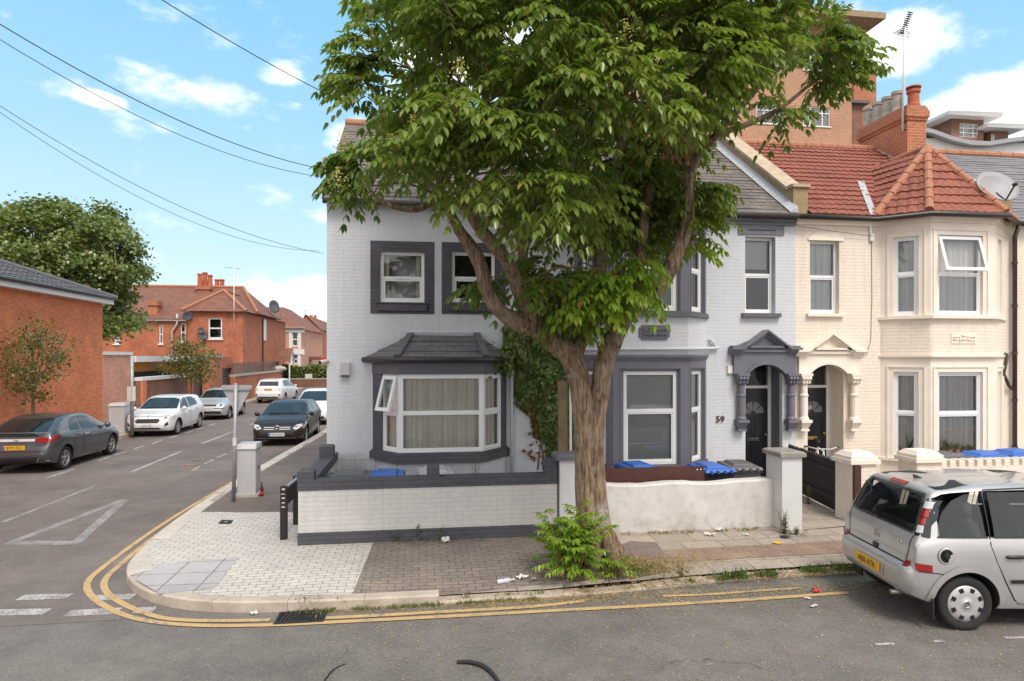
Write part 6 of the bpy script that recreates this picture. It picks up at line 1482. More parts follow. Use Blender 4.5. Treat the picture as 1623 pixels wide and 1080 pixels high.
# --- the silver compact MPV close to the camera
def silver_mpv():
 L, W = 4.04, 1.69
 top = [(0, .62), (.015, .66), (.05, .685), (.085, .70), (.10, .80), (.115, .95), (.15, 1.03), (.24, 1.25), (.33, 1.44), (.37, 1.505), (.42, 1.525), (.55, 1.545), (.9, 1.57), (1.5, 1.585), (2.0, 1.57), (2.4, 1.54), (2.6, 1.47), (3.2, 1.10), (3.3, 1.05), (3.75, .92), (3.92, .80), (4.0, .66), (4.04, .5)]
 belt = [(0, .60), (.1, .93), (.5, 1.005), (1.5, .99), (3.0, .95), (3.6, .88), (4.04, .5)]
 hw = [(0, .62), (.03, .70), (.08, .755), (.13, .785), (.28, .825), (.55, .845), (3.1, .845), (3.6, .82), (3.85, .74), (4.0, .6), (4.04, .5)]
 th = R(-8); rx, ry = -1.385, -.80; cx = 6.0 - (rx * math.cos(th) - ry * math.sin(th)); cy = 6.36 - (rx * math.sin(th) + ry * math.cos(th))
 c = Car('silver five-door compact MPV seen from behind, nearest car at the right', (cx, cy, 0), th, L, W, top, belt, 'paint_silver', .302, (.635, 3.265), .2, 'cars parked along the kerb', [(0, .42), (.05, .36), (.3, .27), (.62, .22), (3.3, .2), (3.9, .25), (4.04, .34)], hw)
 # wheel-arch flares
 for v, sg in (('R', -1), ('L', 1)):
  for s in (.635, 3.265):
   n = 22; A = []
   for i in range(n + 1):
    a = R(-8) + R(196) * i / n; A.append((a, .357, .425))
   poly = [(s + r * math.cos(a), .312 + r * math.sin(a)) for a, r, _ in A] + [(s + r2 * math.cos(a), .312 + r2 * math.sin(a)) for a, _, r2 in A[::-1]]
   c.patch('arch_flare', v, poly[::-1], c.body_mat, .014, cell=.04)
 # glass
 rw = [(-.62, 1.035), (.62, 1.035), (.655, 1.10), (.58, 1.42), (.54, 1.475), (-.54, 1.475), (-.58, 1.42), (-.655, 1.10)]
 c.patch('rear_window', 'B', rw, 'clear_car_glass', .004)
 q = [(.34, 1.045), (.86, 1.045), (.87, 1.485), (.72, 1.475), (.56, 1.41), (.43, 1.29), (.36, 1.16)]
 c.both('quarter_window', q, 'clear_car_glass', .004);
 d2 = [(.955, 1.045), (1.78, 1.045), (1.78, 1.51), (.985, 1.50)]; c.both('side_window', d2, 'clear_car_glass', .006)
 d3 = [(1.90, 1.045), (2.86, 1.045), (2.9, 1.10), (2.45, 1.40), (2.25, 1.475), (1.90, 1.505)]; c.both('side_window', d3, 'clear_car_glass', .006)
 c.patch('windscreen', 'F', [(-.66, 1.12), (.66, 1.12), (.54, 1.48), (-.54, 1.48)], 'clear_car_glass', .004)
 c.hollow(.36, 3.05, .55, [[(.37, 1.05), (.85, 1.05), (.86, 1.465), (.72, 1.455), (.58, 1.39), (.45, 1.27), (.39, 1.16)], [(.975, 1.05), (1.765, 1.05), (1.765, 1.485), (1.0, 1.475)], [(1.915, 1.05), (2.80, 1.05), (2.84, 1.10), (2.43, 1.38), (2.23, 1.455), (1.915, 1.48)]], [(-.60, 1.06), (.60, 1.06), (.60, 1.12), (.53, 1.40), (.50, 1.44), (-.50, 1.44), (-.53, 1.40), (-.60, 1.12)], [(-.60, 1.15), (.60, 1.15), (.50, 1.44), (-.50, 1.44)])
 c.seat(1.05, 0, 1.15); c.seat(2.0, .36, .5); c.seat(2.0, -.36, .5)
 e = MB(); e.box(.75, 1.05, -.66, .66, .56, 1.0); e.build('dashboard', M['seat_fabric'], c.root, local=True)
 # doors: frames round the glass
 c.door([(.905, 1.03), (.90, .95), (.955, .78), (1.06, .55), (1.16, .36), (1.22, .31), (1.84, .31), (1.84, 1.03)], (1.15, .835), hmat='black_plastic')
 c.door([(1.85, .31), (2.80, .31), (2.86, .45), (2.95, 1.0), (2.95, 1.03), (1.85, 1.03)], (2.03, .835), hmat='black_plastic')
 c.both('rubbing_strip', [(1.10, .545), (1.83, .545), (1.83, .585), (1.085, .585)], 'black_plastic', .02); c.both('rubbing_strip', [(1.86, .545), (2.80, .545), (2.80, .585), (1.86, .585)], 'black_plastic', .02)
 for v in 'LR':
  c.line('door_seam', v, [(.905, 1.03), (.93, 1.48), (.96, 1.525), (1.5, 1.545), (2.2, 1.52)], .012); c.line('door_seam', v, [(1.845, 1.03), (1.845, 1.52)], .012)
  c.line('window_trim', v, [(.33, 1.035), (.88, 1.035)], .018, off=.008); c.line('window_trim', v, [(.95, 1.035), (1.80, 1.035)], .02, off=.011)
  c.line('roof_seam', v, [(.40, 1.512), (.9, 1.565), (1.5, 1.583), (2.1, 1.555)], .012)
 # tailgate: seams
 for a in ([(-.60, .70), (-.62, .80), (-.655, 1.02)], [(.60, .70), (.62, .80), (.655, 1.02)], [(-.60, .70), (.60, .70)]): c.line('tailgate_seam', 'B', a, .012)
 c.line('tailgate_crease', 'B', [(-.60, .77), (.60, .77)], .012, mat=c.body_mat, off=.008)
 # tail lamps: clear and red segments up the pillars, red reflectors on the bumper corners
 for sg in (-1, 1):
  k = lambda pts: [(sg * a, b) for a, b in pts][::sg]
  lamp = c.patch('tail_lamp', 'B', k([(.655, 1.03), (.745, 1.025), (.722, 1.22), (.655, 1.41), (.60, 1.43)]), 'car_glass', .008)
  c.patch('tail_lamp', 'R' if sg < 0 else 'L', [(.10, 1.03), (.26, 1.02), (.30, 1.16), (.375, 1.345), (.345, 1.43), (.2, 1.2)], 'car_glass', .006)
  for i, (mt, z0, z1) in enumerate((('light_clear', 1.06, 1.14), ('light_red', 1.15, 1.22), ('light_red', 1.23, 1.31), ('light_clear', 1.32, 1.395))):
   f = lambda z: .672 - .072 * (z - 1.05) / .36
   c.patch('lamp_lens', 'B', k([(f(z0), z0), (f(z0) + .055, z0), (f(z1) + .05, z1), (f(z1), z1)]), mt, .014, parent=lamp, cell=.03)
  c.patch('reflector', 'R' if sg < 0 else 'L', [(.10, .665), (.25, .655), (.25, .735), (.10, .745)], 'light_red', .01); c.patch('reflector', 'B', k([(.61, .675), (.69, .675), (.69, .745), (.61, .745)]), 'light_red', .006)
 c.patch('brake_light', 'B', [(-.16, 1.492), (.16, 1.492), (.16, 1.523), (-.16, 1.523)], 'light_red', .012, cell=.03)
 # bumper
 c.line('bumper_seam', 'R', [(.12, .655), (.33, .645), (.42, .62)], .010); c.line('bumper_seam', 'L', [(.12, .655), (.33, .645), (.42, .62)], .010)
 c.patch('plate_recess', 'B', [(-.31, .445), (.31, .445), (.33, .60), (-.33, .60)], c.body_mat, .006)
 c.plate('B', .525, 'AJ06 ATK', True, off=.022)
 h = c.hit('B', 0, .87); e = MB(); e.smooth = True; e.lathe(h[0], [(.048, 0), (.055, .008), (.062, 0)], 24, (-1, 0, 0)); e.smooth = False; e.bar(h[0] + Vector((-.006, -.045, .02)), h[0] + Vector((-.006, .045, -.01)), .01, .016); e.lathe(h[0], [(.048, 0), (.04, .003), (.002, .004)], 20, (-1, 0, 0)); e.build('emblem', M['alloy'], c.root, local=True)
 h = c.hit('B', 0, .745); e = MB(); e.smooth = True; e.lathe(h[0] + Vector((.01, 0, 0)), [(.07, 0), (.068, .012), (.03, .016), (.002, .016)], 20, (-1, 0, .3)); e.build('tailgate_handle', M['black_plastic'], c.root, local=True)
 h = c.hit('B', -.42, .905); text_mesh('MERIVA', .06, .003, 'lettering', M['chrome'], c.root, h[0] + Vector((-.01, 0, 0)), (R(90), 0, R(-90)))
 c.rod('wiper', [c.hit('B', 0.05, 1.06)[0] + Vector((-.03, 0, 0)), c.hit('B', .25, 1.07)[0] + Vector((-.03, 0, 0)), c.hit('B', .48, 1.06)[0] + Vector((-.02, 0, 0))], .011, 'black_plastic')
 # open filler well on the right flank
 h = c.hit('R', .40, .84); e = MB(); e.smooth = True; e.lathe(h[0], [(.066, 0), (.085, .008), (.095, 0)], 24, (0, -1, 0)); e.build('filler_ring', c.body_mat, c.root, local=True)
 e = MB(); e.lathe(h[0] + Vector((0, .0, 0)), [(.082, .003), (.002, .003)], 24, (0, -1, 0)); e.lathe(h[0], [(.035, .004), (.03, .02), (.002, .022)], 14, (0, -1, 0)); e.build('filler_cap', M['black_plastic'], c.root, local=True)
 # roof aerial stub, mud flap, exhaust
 h = c.hit('T', .62, 0); e = MB(); e.hexa([h[0] + Vector(v) for v in ((-.06, -.012, 0), (.05, -.02, 0), (.05, .02, 0), (-.06, .012, 0), (-.075, -.004, .045), (-.045, -.006, .04), (-.045, .006, .04), (-.075, .004, .045))]); e.build('roof_aerial', M['black_plastic'], c.root, local=True)
 for sg in (-1, 1): e = MB(); e.box(-L / 2 + .255, -L / 2 + .275, sg * .72 - .1, sg * .72 + .1, .13, .36); e.build('mud_flap', M['black_plastic'], c.root, local=True)
 e = MB(); e.smooth = True; e.lathe(Vector((-L / 2 + .02, -.42, .30)), [(.028, 0), (.03, .2), (.024, .2), (.022, 0)], 12, (1, 0, 0)); e.build('exhaust_pipe', M['alloy'], c.root, local=True)
 e = MB(); e.box(-1.5, 1.5, -.7, .7, .19, .24); e.build('underbody', M['arch_dark'], c.root, local=True)
 c.wheels('hubcap'); c.mirror(2.95, 1.03)
silver_mpv()
def hatch_profile(L, H, hood=.98, tail=1.0, rake=.0):
 """supermini silhouette: (distance from rear bumper, height)"""
 return ([(0, .58), (.02, .66), (.06, .72), (.10, tail - .1), (.16, tail), (.30, 1.20), (.45, H - .09), (.58, H - .045), (.9, H - .015), (1.5, H), (2.0, H - .03), (2.25, H - .09), (L - 1.02, hood + .02), (L - .95, hood - .02), (L - .45, hood - .12), (L - .2, hood - .22), (L - .07, hood - .36), (L, .48)],
   [(0, .56), (.12, tail - .08), (.5, tail + .0), (1.6, .96), (L - 1.1, .90), (L - .5, .84), (L - .2, .72), (L, .46)])
# --- dark grey hatchback at far left, seen from behind
def grey_hatch():
 L, W, H = 4.25, 1.765, 1.46
 top = [(0, .55), (.02, .64), (.06, .70), (.10, .76), (.14, .86), (.18, .98), (.24, 1.06), (.45, 1.18), (.75, 1.32), (1.0, 1.40), (1.4, 1.455), (1.9, 1.46), (2.25, 1.42), (2.6, 1.30), (3.3, .97), (3.4, .94), (3.85, .82), (4.05, .70), (4.2, .58), (4.25, .45)]
 belt = [(0, .52), (.15, .90), (.5, 1.01), (1.5, .97), (3.0, .88), (3.8, .76), (4.25, .44)]
 c = Car('dark grey sloping-tail hatchback parked beside the tall red brick wall', (-10.30, 20.22, 0), R(90), L, W, top, belt, 'paint_grey', .315, (.80, 3.435), .24)
 c.patch('rear_window', 'B', [(-.66, 1.075), (.66, 1.075), (.60, 1.24), (.52, 1.375), (-.52, 1.375), (-.60, 1.24)], 'car_glass', .004)
 c.patch('rear_window', 'B', [(-.62, .965), (.62, .965), (.66, 1.045), (-.66, 1.045)], 'car_glass', .004)
 c.patch('light_bar', 'B', [(-.60, .845), (.60, .845), (.62, .91), (-.62, .91)], 'light_clear', .006)
 for sg in (-1, 1):
  k = lambda pts: [(sg * a, b) for a, b in pts][::sg]
  l = c.patch('tail_lamp', 'B', k([(.44, .845), (.80, .79), (.80, .93), (.60, .93), (.44, .91)]), 'light_red', .009, cell=.03)
  c.patch('lamp_lens', 'B', k([(.46, .75), (.72, .72), (.70, .80), (.47, .835)]), 'light_dark', .009, cell=.03)
  c.patch('tail_lamp', 'R' if sg < 0 else 'L', [(.10, .82), (.30, .86), (.62, .975), (.36, .975), (.12, .94)], 'light_red', .006, cell=.03)
  t = c.patch('exhaust_trim', 'B', k([(.52, .33), (.80, .335), (.60, .44)]), 'chrome', .008, cell=.03); c.patch('exhaust_hole', 'B', k([(.56, .345), (.75, .35), (.61, .42)]), 'ink', .011, parent=t, cell=.03)
 c.patch('bumper_insert', 'B', [(-.70, .30), (.70, .30), (.66, .45), (-.66, .45)], 'black_plastic', .005)
 c.line('bumper_seam', 'B', [(-.74, .60), (.74, .60)], .015); c.line('bumper_trim', 'B', [(-.74, .50), (.74, .50)], .02, mat=c.body_mat, off=.012)
 c.plate('B', .70, 'BF59 ZLU', True, off=.03, blue=True)
 h = c.hit('B', 0, .875); e = MB(); e.bar(h[0] + Vector((-.015, -.05, .05)), h[0] + Vector((-.015, -.035, -.05)), .012, .014); e.bar(h[0] + Vector((-.015, .05, .05)), h[0] + Vector((-.015, .035, -.05)), .012, .014); e.bar(h[0] + Vector((-.015, -.04, 0)), h[0] + Vector((-.015, .04, 0)), .012, .014); e.build('emblem', M['chrome'], c.root, local=True)
 c.both('side_window', [(1.05, 1.02), (1.55, 1.0), (1.62, 1.36), (1.40, 1.345), (1.18, 1.24)], 'car_glass', .006); c.both('side_window', [(1.66, .995), (2.75, .95), (2.98, .955), (2.62, 1.19), (2.3, 1.32), (1.72, 1.37)], 'car_glass', .006)
 c.door([(1.20, .95), (1.22, .52), (1.32, .34), (1.62, .31), (1.64, .96)], (1.42, .88)); c.door([(1.66, .31), (2.86, .30), (2.98, .45), (3.02, .88), (1.66, .97)], (1.86, .86), hmat='chrome')
 for v in 'LR': c.line('side_crease', v, [(1.2, .50), (3.0, .45)], .02, mat=c.body_mat, off=.012)
 c.wheels('alloy', 5); c.mirror(2.95, .96)
grey_hatch()
def front_face(c, hood_z, grille, grille_mat, lamps, lower=None, fog=None):
 g = c.patch('grille', 'F', grille, grille_mat, .006, cell=.04)
 for sg in (-1, 1):
  k = lambda pts: [(sg * a, b) for a, b in pts][::sg]
  hl = c.patch('headlight', 'F', k(lamps[0]), 'light_clear', .008, cell=.03)
  if len(lamps) > 2: c.patch('lamp_lens', 'F', k(lamps[2]), 'light_dark', .012, parent=hl, cell=.02)
  if len(lamps) > 1: c.patch('headlight', 'L' if sg > 0 else 'R', lamps[1], 'light_clear', .006, cell=.03)
  if fog: c.patch('fog_light', 'F', k(fog), 'black_plastic', .007, cell=.03)
 if lower: c.patch('air_intake', 'F', lower, 'black_plastic', .006, cell=.04)
 return g
# --- white supermini, front towards the camera
def white_hatch():
 L, W, H = 4.04, 1.735, 1.476; top, belt = hatch_profile(L, H, .96, 1.02)
 c = Car('white small hatchback with dark oval grille facing the camera on the far kerb', (-10.15, 27.85, 0), R(-90), L, W, top, belt, 'paint_white', .308, (.71, 3.20), .22)
 c.patch('windscreen', 'F', [(-.70, 1.00), (.70, 1.00), (.62, 1.25), (.55, 1.385), (-.55, 1.385), (-.62, 1.25)], 'car_glass', .004)
 front_face(c, .9, [(-.44, .60), (-.36, .53), (.36, .53), (.44, .60), (.38, .68), (-.38, .68)], 'black_plastic', [[(.50, .70), (.70, .655), (.78, .74), (.72, .80), (.56, .745)], [(3.48, .70), (3.86, .64), (3.84, .72), (3.60, .80)], [(.55, .70), (.64, .69), (.66, .74), (.60, .745)]], [(-.50, .31), (.50, .31), (.44, .36), (-.44, .36)], [(.60, .40), (.72, .46), (.70, .58), (.62, .50)])
 c.plate('F', .44, 'LG69 SZJ', False, off=.012)
 h = c.hit('F', 0, .75); e = MB(); e.smooth = True; e.lathe(h[0], [(.05, 0), (.052, .012), (.002, .014)], 18, (1, 0, .5)); e.build('emblem', M['chrome'], c.root, local=True)
 c.both('side_window', [(2.30, .99), (2.93, .955), (2.80, 1.04), (2.45, 1.26), (2.24, 1.355), (2.1, 1.385), (1.98, 1.39), (1.96, 1.0)], 'car_glass', .006); c.both('side_window', [(1.0, 1.05), (1.88, 1.0), (1.90, 1.39), (1.35, 1.375), (1.05, 1.27)], 'car_glass', .006)
 c.door([(1.94, .32), (2.75, .30), (2.88, .48), (2.92, .88), (1.92, .96)], (2.10, .88)); c.door([(1.10, .98), (1.12, .60), (1.28, .36), (1.90, .31), (1.88, .97)], (1.28, .92))
 for v in 'LR': c.line('side_crease', v, [(1.0, .44), (2.85, .34)], .02, mat=c.body_mat, off=.010)
 c.patch('rear_window', 'B', [(-.6, 1.08), (.6, 1.08), (.5, 1.36), (-.5, 1.36)], 'car_glass', .004)
 c.wheels('alloy', 7); c.mirror(2.83, .97); c.line('bonnet_seam', 'F', [(-.72, .80), (-.4, .755), (.4, .755), (.72, .80)], .010)
 c.rod('wiper', [c.hit('F', -.5, 1.02)[0] + Vector((.02, 0, .01)), c.hit('F', .4, 1.035)[0] + Vector((.02, 0, .01))], .012, 'black_plastic')
white_hatch()
# --- silver supermini behind the back of the road sign
def silver_hatch():
 L, W, H = 3.90, 1.65, 1.465; top, belt = hatch_profile(L, H, .98, 1.02)
 c = Car('silver small hatchback half hidden behind the back of the triangular sign', (-9.95, 34.15, 0), R(-90), L, W, top, belt, 'paint_pale_silver', .295, (.66, 3.12), .2)
 c.patch('windscreen', 'F', [(-.66, 1.02), (.66, 1.02), (.58, 1.25), (.53, 1.375), (-.53, 1.375), (-.58, 1.25)], 'car_glass', .004)
 front_face(c, .9, [(-.34, .665), (.34, .665), (.34, .75), (-.34, .75)], 'black_plastic', [[(.38, .655), (.66, .64), (.70, .74), (.62, .80), (.42, .775)], [(3.50, .70), (3.72, .64), (3.70, .74), (3.55, .80)], [(.50, .67), (.62, .67), (.62, .76), (.50, .76)]], [(-.60, .32), (.60, .32), (.56, .44), (-.56, .44)])
 c.line('bumper_strip', 'F', [(-.70, .575), (.70, .575)], .035, off=.010); c.plate('F', .53, 'LB03 YCV', False, off=.015)
 c.both('side_window', [(1.02, 1.03), (1.82, 1.0), (1.84, 1.38), (1.35, 1.37), (1.05, 1.27)], 'car_glass', .006); c.both('side_window', [(1.90, 1.0), (2.82, .96), (2.45, 1.25), (2.2, 1.35), (1.92, 1.38)], 'car_glass', .006)
 c.door([(1.88, .32), (2.68, .30), (2.80, .48), (2.84, .88), (1.86, .95)], (2.05, .87)); c.door([(1.05, .98), (1.08, .60), (1.22, .36), (1.84, .31), (1.84, .96)], (1.2, .9))
 for v in 'LR': c.line('side_strip', v, [(1.05, .54), (2.82, .52)], .035, off=.010)
 c.patch('rear_window', 'B', [(-.6, 1.08), (.6, 1.08), (.5, 1.36), (-.5, 1.36)], 'car_glass', .004); c.wheels('alloy', 6); c.mirror(2.74, .98)
silver_hatch()
# --- black hatchback facing the camera by the near kerb
def black_hatch():
 L, W, H = 4.29, 1.78, 1.433
 top = [(0, .55), (.03, .68), (.08, .80), (.16, 1.0), (.35, 1.17), (.6, 1.33), (.9, 1.395), (1.5, 1.433), (2.0, 1.42), (2.35, 1.35), (3.1, 1.0), (3.2, .965), (3.75, .86), (4.0, .77), (4.15, .67), (4.24, .56), (4.29, .45)]
 belt = [(0, .53), (.12, .93), (.6, 1.0), (1.6, .95), (3.0, .90), (3.7, .80), (4.1, .66), (4.29, .44)]
 c = Car('black hatchback with three-pointed star grille parked by the grey end house', (-4.78, 24.72, 0), R(-90), L, W, top, belt, 'paint_black', .318, (.82, 3.52), .23)
 c.patch('windscreen', 'F', [(-.72, 1.0), (.72, 1.0), (.62, 1.24), (.54, 1.355), (-.54, 1.355), (-.62, 1.24)], 'windscreen_sky' if 'windscreen_sky' in M else 'car_glass', .004)
 g = front_face(c, .9, [(-.47, .60), (-.40, .515), (.40, .515), (.47, .60), (.42, .70), (-.42, .70)], 'ink', [[(.50, .60), (.66, .565), (.80, .66), (.80, .745), (.62, .715)], [(3.60, .72), (3.92, .60), (4.05, .58), (3.98, .68), (3.7, .80)], [(.58, .615), (.66, .61), (.68, .67), (.60, .67)]], [(-.66, .27), (.66, .27), (.60, .34), (-.60, .34)])
 for z in (.575, .635):
  for a, b in ((-.43, -.09), (.09, .43)): c.line('grille_bar', 'F', [(a, z), (b, z)], .020, mat='chrome', off=.016, parent=g)
 h = c.hit('F', 0, .61)[0] + Vector((.02, 0, 0)); e = MB(); e.smooth = True; r = .092; e.tube([h + Vector((0, r * math.cos(a), r * math.sin(a))) for a in [2 * math.pi * i / 28 for i in range(29)]], .010, 6)
 for a in (90, 210, 330): e.tube([h, h + Vector((0, r * math.cos(R(a)), r * math.sin(R(a))))], [.016, .004], 6)
 e.build('emblem', M['chrome'], c.root, local=True)
 c.plate('F', .415, 'KR64 BUW', False, off=.014, blue=True); c.line('splitter', 'F', [(-.62, .295), (.62, .295)], .02, mat='metal_grey', off=.012)
 c.both('side_window', [(1.0, 1.03), (1.78, .985), (1.80, 1.34), (1.35, 1.32), (1.02, 1.2)], 'car_glass', .006); c.both('side_window', [(1.86, .985), (2.86, .945), (2.45, 1.2), (2.2, 1.31), (1.90, 1.345)], 'car_glass', .006)
 c.door([(1.90, .31), (2.90, .29), (3.02, .48), (3.05, .86), (1.88, .94)], (2.08, .86)); c.door([(1.05, .96), (1.10, .62), (1.26, .36), (1.86, .31), (1.86, .94)], (1.24, .90))
 for v in 'LR': c.line('side_crease', v, [(1.1, .66), (2.0, .60), (3.0, .42)], .02, mat=c.body_mat, off=.010)
 c.wheels('alloy', 5); c.mirror(2.98, .97); c.line('bonnet_seam', 'F', [(-.76, .80), (-.46, .735), (.46, .735), (.76, .80)], .010)
 c.rod('wiper', [c.hit('F', -.5, 1.02)[0] + Vector((.02, 0, .01)), c.hit('F', .5, 1.03)[0] + Vector((.02, 0, .01))], .012, 'black_plastic')
black_hatch()
# --- white car just showing behind it
def white_behind():
 L, W, H = 4.1, 1.76, 1.52; top, belt = hatch_profile(L, H, 1.0, 1.05)
 c = Car('white car mostly hidden behind the black hatchback and the house corner', (-4.75, 31.2, 0), R(-90), L, W, top, belt, 'paint_white', .315, (.72, 3.25), .2)
 c.patch('windscreen', 'F', [(-.72, 1.03), (.72, 1.03), (.62, 1.28), (.56, 1.43), (-.56, 1.43), (-.62, 1.28)], 'car_glass', .004)
 front_face(c, .9, [(-.45, .55), (.45, .55), (.48, .66), (-.48, .66)], 'black_plastic', [[(.52, .66), (.72, .63), (.78, .76), (.60, .74)]], [(-.6, .3), (.6, .3), (.55, .42), (-.55, .42)]); c.plate('F', .48, 'LM16 KXD', False) if False else None
 c.both('side_window', [(1.02, 1.06), (1.88, 1.02), (1.9, 1.42), (1.35, 1.41), (1.05, 1.3)], 'car_glass', .006); c.both('side_window', [(1.96, 1.02), (2.95, .98), (2.5, 1.28), (2.24, 1.39), (1.98, 1.42)], 'car_glass', .006)
 c.wheels('alloy', 5); c.mirror(2.85, 1.0)
white_behind()
# --- white estate far up the street, seen from behind
def white_estate():
 L, W, H = 4.62, 1.78, 1.58
 top = [(0, .60), (.03, .72), (.08, .80), (.12, 1.0), (.20, 1.12), (.38, 1.40), (.46, 1.50), (.6, 1.53), (1.2, 1.57), (1.9, 1.58), (2.4, 1.53), (2.8, 1.40), (3.7, .98), (3.8, .95), (4.2, .84), (4.45, .70), (4.56, .60), (4.62, .48)]
 belt = [(0, .58), (.12, .98), (.6, 1.04), (1.6, 1.0), (3.2, .92), (4.1, .80), (4.62, .47)]
 c = Car('white estate car seen from behind, farthest car up the side street', (-9.55, 45.6, 0), R(86), L, W, top, belt, 'paint_white', .315, (.88, 3.66), .22)
 c.patch('rear_window', 'B', [(-.62, 1.13), (.62, 1.13), (.57, 1.40), (-.57, 1.40)], 'car_glass', .005); c.line('spoiler', 'B', [(-.6, 1.45), (.6, 1.45)], .03, mat=c.body_mat, off=.05)
 for sg in (-1, 1):
  k = lambda pts: [(sg * a, b) for a, b in pts][::sg]
  c.patch('tail_lamp', 'B', k([(.62, .86), (.78, .84), (.80, 1.08), (.70, 1.12)]), 'light_clear', .008, cell=.04); c.patch('reflector', 'B', k([(.66, .50), (.76, .50), (.76, .60), (.66, .60)]), 'light_red', .008, cell=.03)
 c.plate('B', .90, 'LJ15 UKN', True, off=.02); c.patch('bumper_insert', 'B', [(-.66, .34), (.66, .34), (.6, .44), (-.6, .44)], 'black_plastic', .006)
 c.both('side_window', [(.75, 1.09), (1.95, 1.05), (1.98, 1.48), (1.1, 1.46), (.82, 1.36)], 'car_glass', .006); c.both('side_window', [(2.02, 1.05), (3.35, .98), (2.9, 1.24), (2.5, 1.40), (2.04, 1.48)], 'car_glass', .006)
 c.door([(2.0, .32), (3.1, .3), (3.2, .5), (3.22, .88), (2.0, .98)], (2.2, .9)); c.door([(1.15, 1.0), (1.2, .62), (1.36, .36), (1.98, .31), (1.98, .98)], (1.35, .92))
 c.wheels('alloy', 5); c.mirror(3.2, 1.0)
white_estate()
# ================================================================== foliage
def nrm(a): return a / np.maximum(np.linalg.norm(a, axis=-1, keepdims=True), 1e-9)
LEAF_SHAPES = {'oval': [(0, 0), (.28, .42), (.62, .36), (1, 0)], 'lance': [(0, 0), (.22, .34), (.6, .22), (1, 0)], 'ivy': [(0, 0), (.12, .62), (.55, .42), (1, 0)], 'maple': [(0, 0), (.25, .60), (.60, .55), (1, 0)], 'blade': [(0, .3), (.35, .42), (.7, .25), (1, 0)]}
class Leaves:
 """many leaf-sized blades: base, direction, blade normal, length, width"""
 def __init__(s, seed): s.P = []; s.D = []; s.Nn = []; s.Ln = []; s.Wd = []; s.T = []; s.r = np.random.default_rng(seed)
 def add(s, P, D, N, L, Wd, T):
  s.P.append(P); s.D.append(nrm(D)); s.Nn.append(N); s.Ln.append(L); s.Wd.append(Wd); s.T.append(T)
 def compound(s, base, d, L, pairs=6, ll=.11, lw=.042, droop=.5, tint=None, term=True):
  """pinnate leaves, vectorised over rows of base/d"""
  r = s.r; n = len(base); base = np.asarray(base, float); d = nrm(np.asarray(d, float)); L = np.asarray(L, float).reshape(-1)
  up = np.array([0, 0, 1.0]); side = np.cross(d, up); side = nrm(side + r.normal(0, .12, (n, 3)))
  t0 = r.random(n) if tint is None else np.asarray(tint)
  for k in range(pairs):
   f = .22 + .78 * k / (pairs - 1)
   cen = base + d * (L * f)[:, None] - up * (droop * .55 * L * f * f)[:, None]
   tang = nrm(d - up * (droop * 1.1 * f))
   for sg in (-1, 1):
    dirn = side * sg * (.85 - .15 * f) + tang * (.42 + .25 * f) - up * (.42 + r.normal(0, .16, n))[:, None] + r.normal(0, .10, (n, 3))
    nn = np.cross(nrm(dirn), np.cross(tang, dirn)); nn = np.where(nn[:, 2:3] < 0, -nn, nn)
    nn = nrm(np.tile(up, (n, 1)) - nrm(dirn) * (nrm(dirn) @ up)[:, None] + side * sg * .25)
    sz = (1 - .28 * abs(f - .6)) * r.uniform(.82, 1.12, n)
    s.add(cen, dirn, nn, ll * sz, lw * sz, np.stack([np.clip(t0 * .75 + r.random(n) * .35, 0, 1), r.random(n), f * np.ones(n)], 1))
  if term:
   cen = base + d * L[:, None] - up * (droop * .55 * L)[:, None]; dirn = nrm(d - up * droop * 1.3)
   s.add(cen, dirn, nrm(np.tile(up, (n, 1)) - dirn * (dirn @ up)[:, None]), ll * np.ones(n), lw * np.ones(n), np.stack([t0, r.random(n), np.ones(n)], 1))
 def build(s, name, mat, parent=None, shape='oval', at=None, fold=.25, curl=.15):
  P, D, N = np.concatenate(s.P), np.concatenate(s.D), np.concatenate(s.Nn); Ln, Wd, T = np.concatenate(s.Ln), np.concatenate(s.Wd), np.concatenate(s.T)
  S = nrm(np.cross(D, N)); N = np.cross(S, D); sh = LEAF_SHAPES[shape]
  pts = [sh[0], sh[1], sh[2], sh[3], (sh[2][0], -sh[2][1]), (sh[1][0], -sh[1][1])]
  n = len(P); V = np.empty((n, 6, 3), np.float32)
  for i, (u, w) in enumerate(pts):
   V[:, i] = P + D * (Ln * u)[:, None] + S * (Wd * 2 * w)[:, None] + N * (Wd * abs(w) * fold * 2 - Ln * curl * u * u)[:, None]
  off = origin_of(parent) if parent else Vector(at) if at else Vector((0, 0, 0))
  V = V.reshape(-1, 3) - np.array(off, np.float32)
  base = (np.arange(n) * 6)[:, None]; F = np.concatenate([base + np.array([[0, 5, 4, 3]]), base + np.array([[0, 3, 2, 1]])], 1).reshape(-1).astype(np.int32)
  me = bpy.data.meshes.new(name); me.vertices.add(n * 6); me.vertices.foreach_set('co', V.ravel()); me.loops.add(len(F)); me.loops.foreach_set('vertex_index', F)
  me.polygons.add(n * 2); me.polygons.foreach_set('loop_start', np.arange(0, n * 8, 4, dtype=np.int32)); me.polygons.foreach_set('loop_total', np.full(n * 2, 4, np.int32)); me.update()
  ca = me.color_attributes.new('tint', 'FLOAT_COLOR', 'POINT'); C = np.ones((n, 6, 4), np.float32); C[:, :, :3] = T[:, None, :]; ca.data.foreach_set('color', C.ravel())
  me.materials.append(M[mat]); me.validate(); o = bpy.data.objects.new(name, me); COL.objects.link(o)
  if parent: o.parent = parent
  elif at is not None: o.location = at
  return o
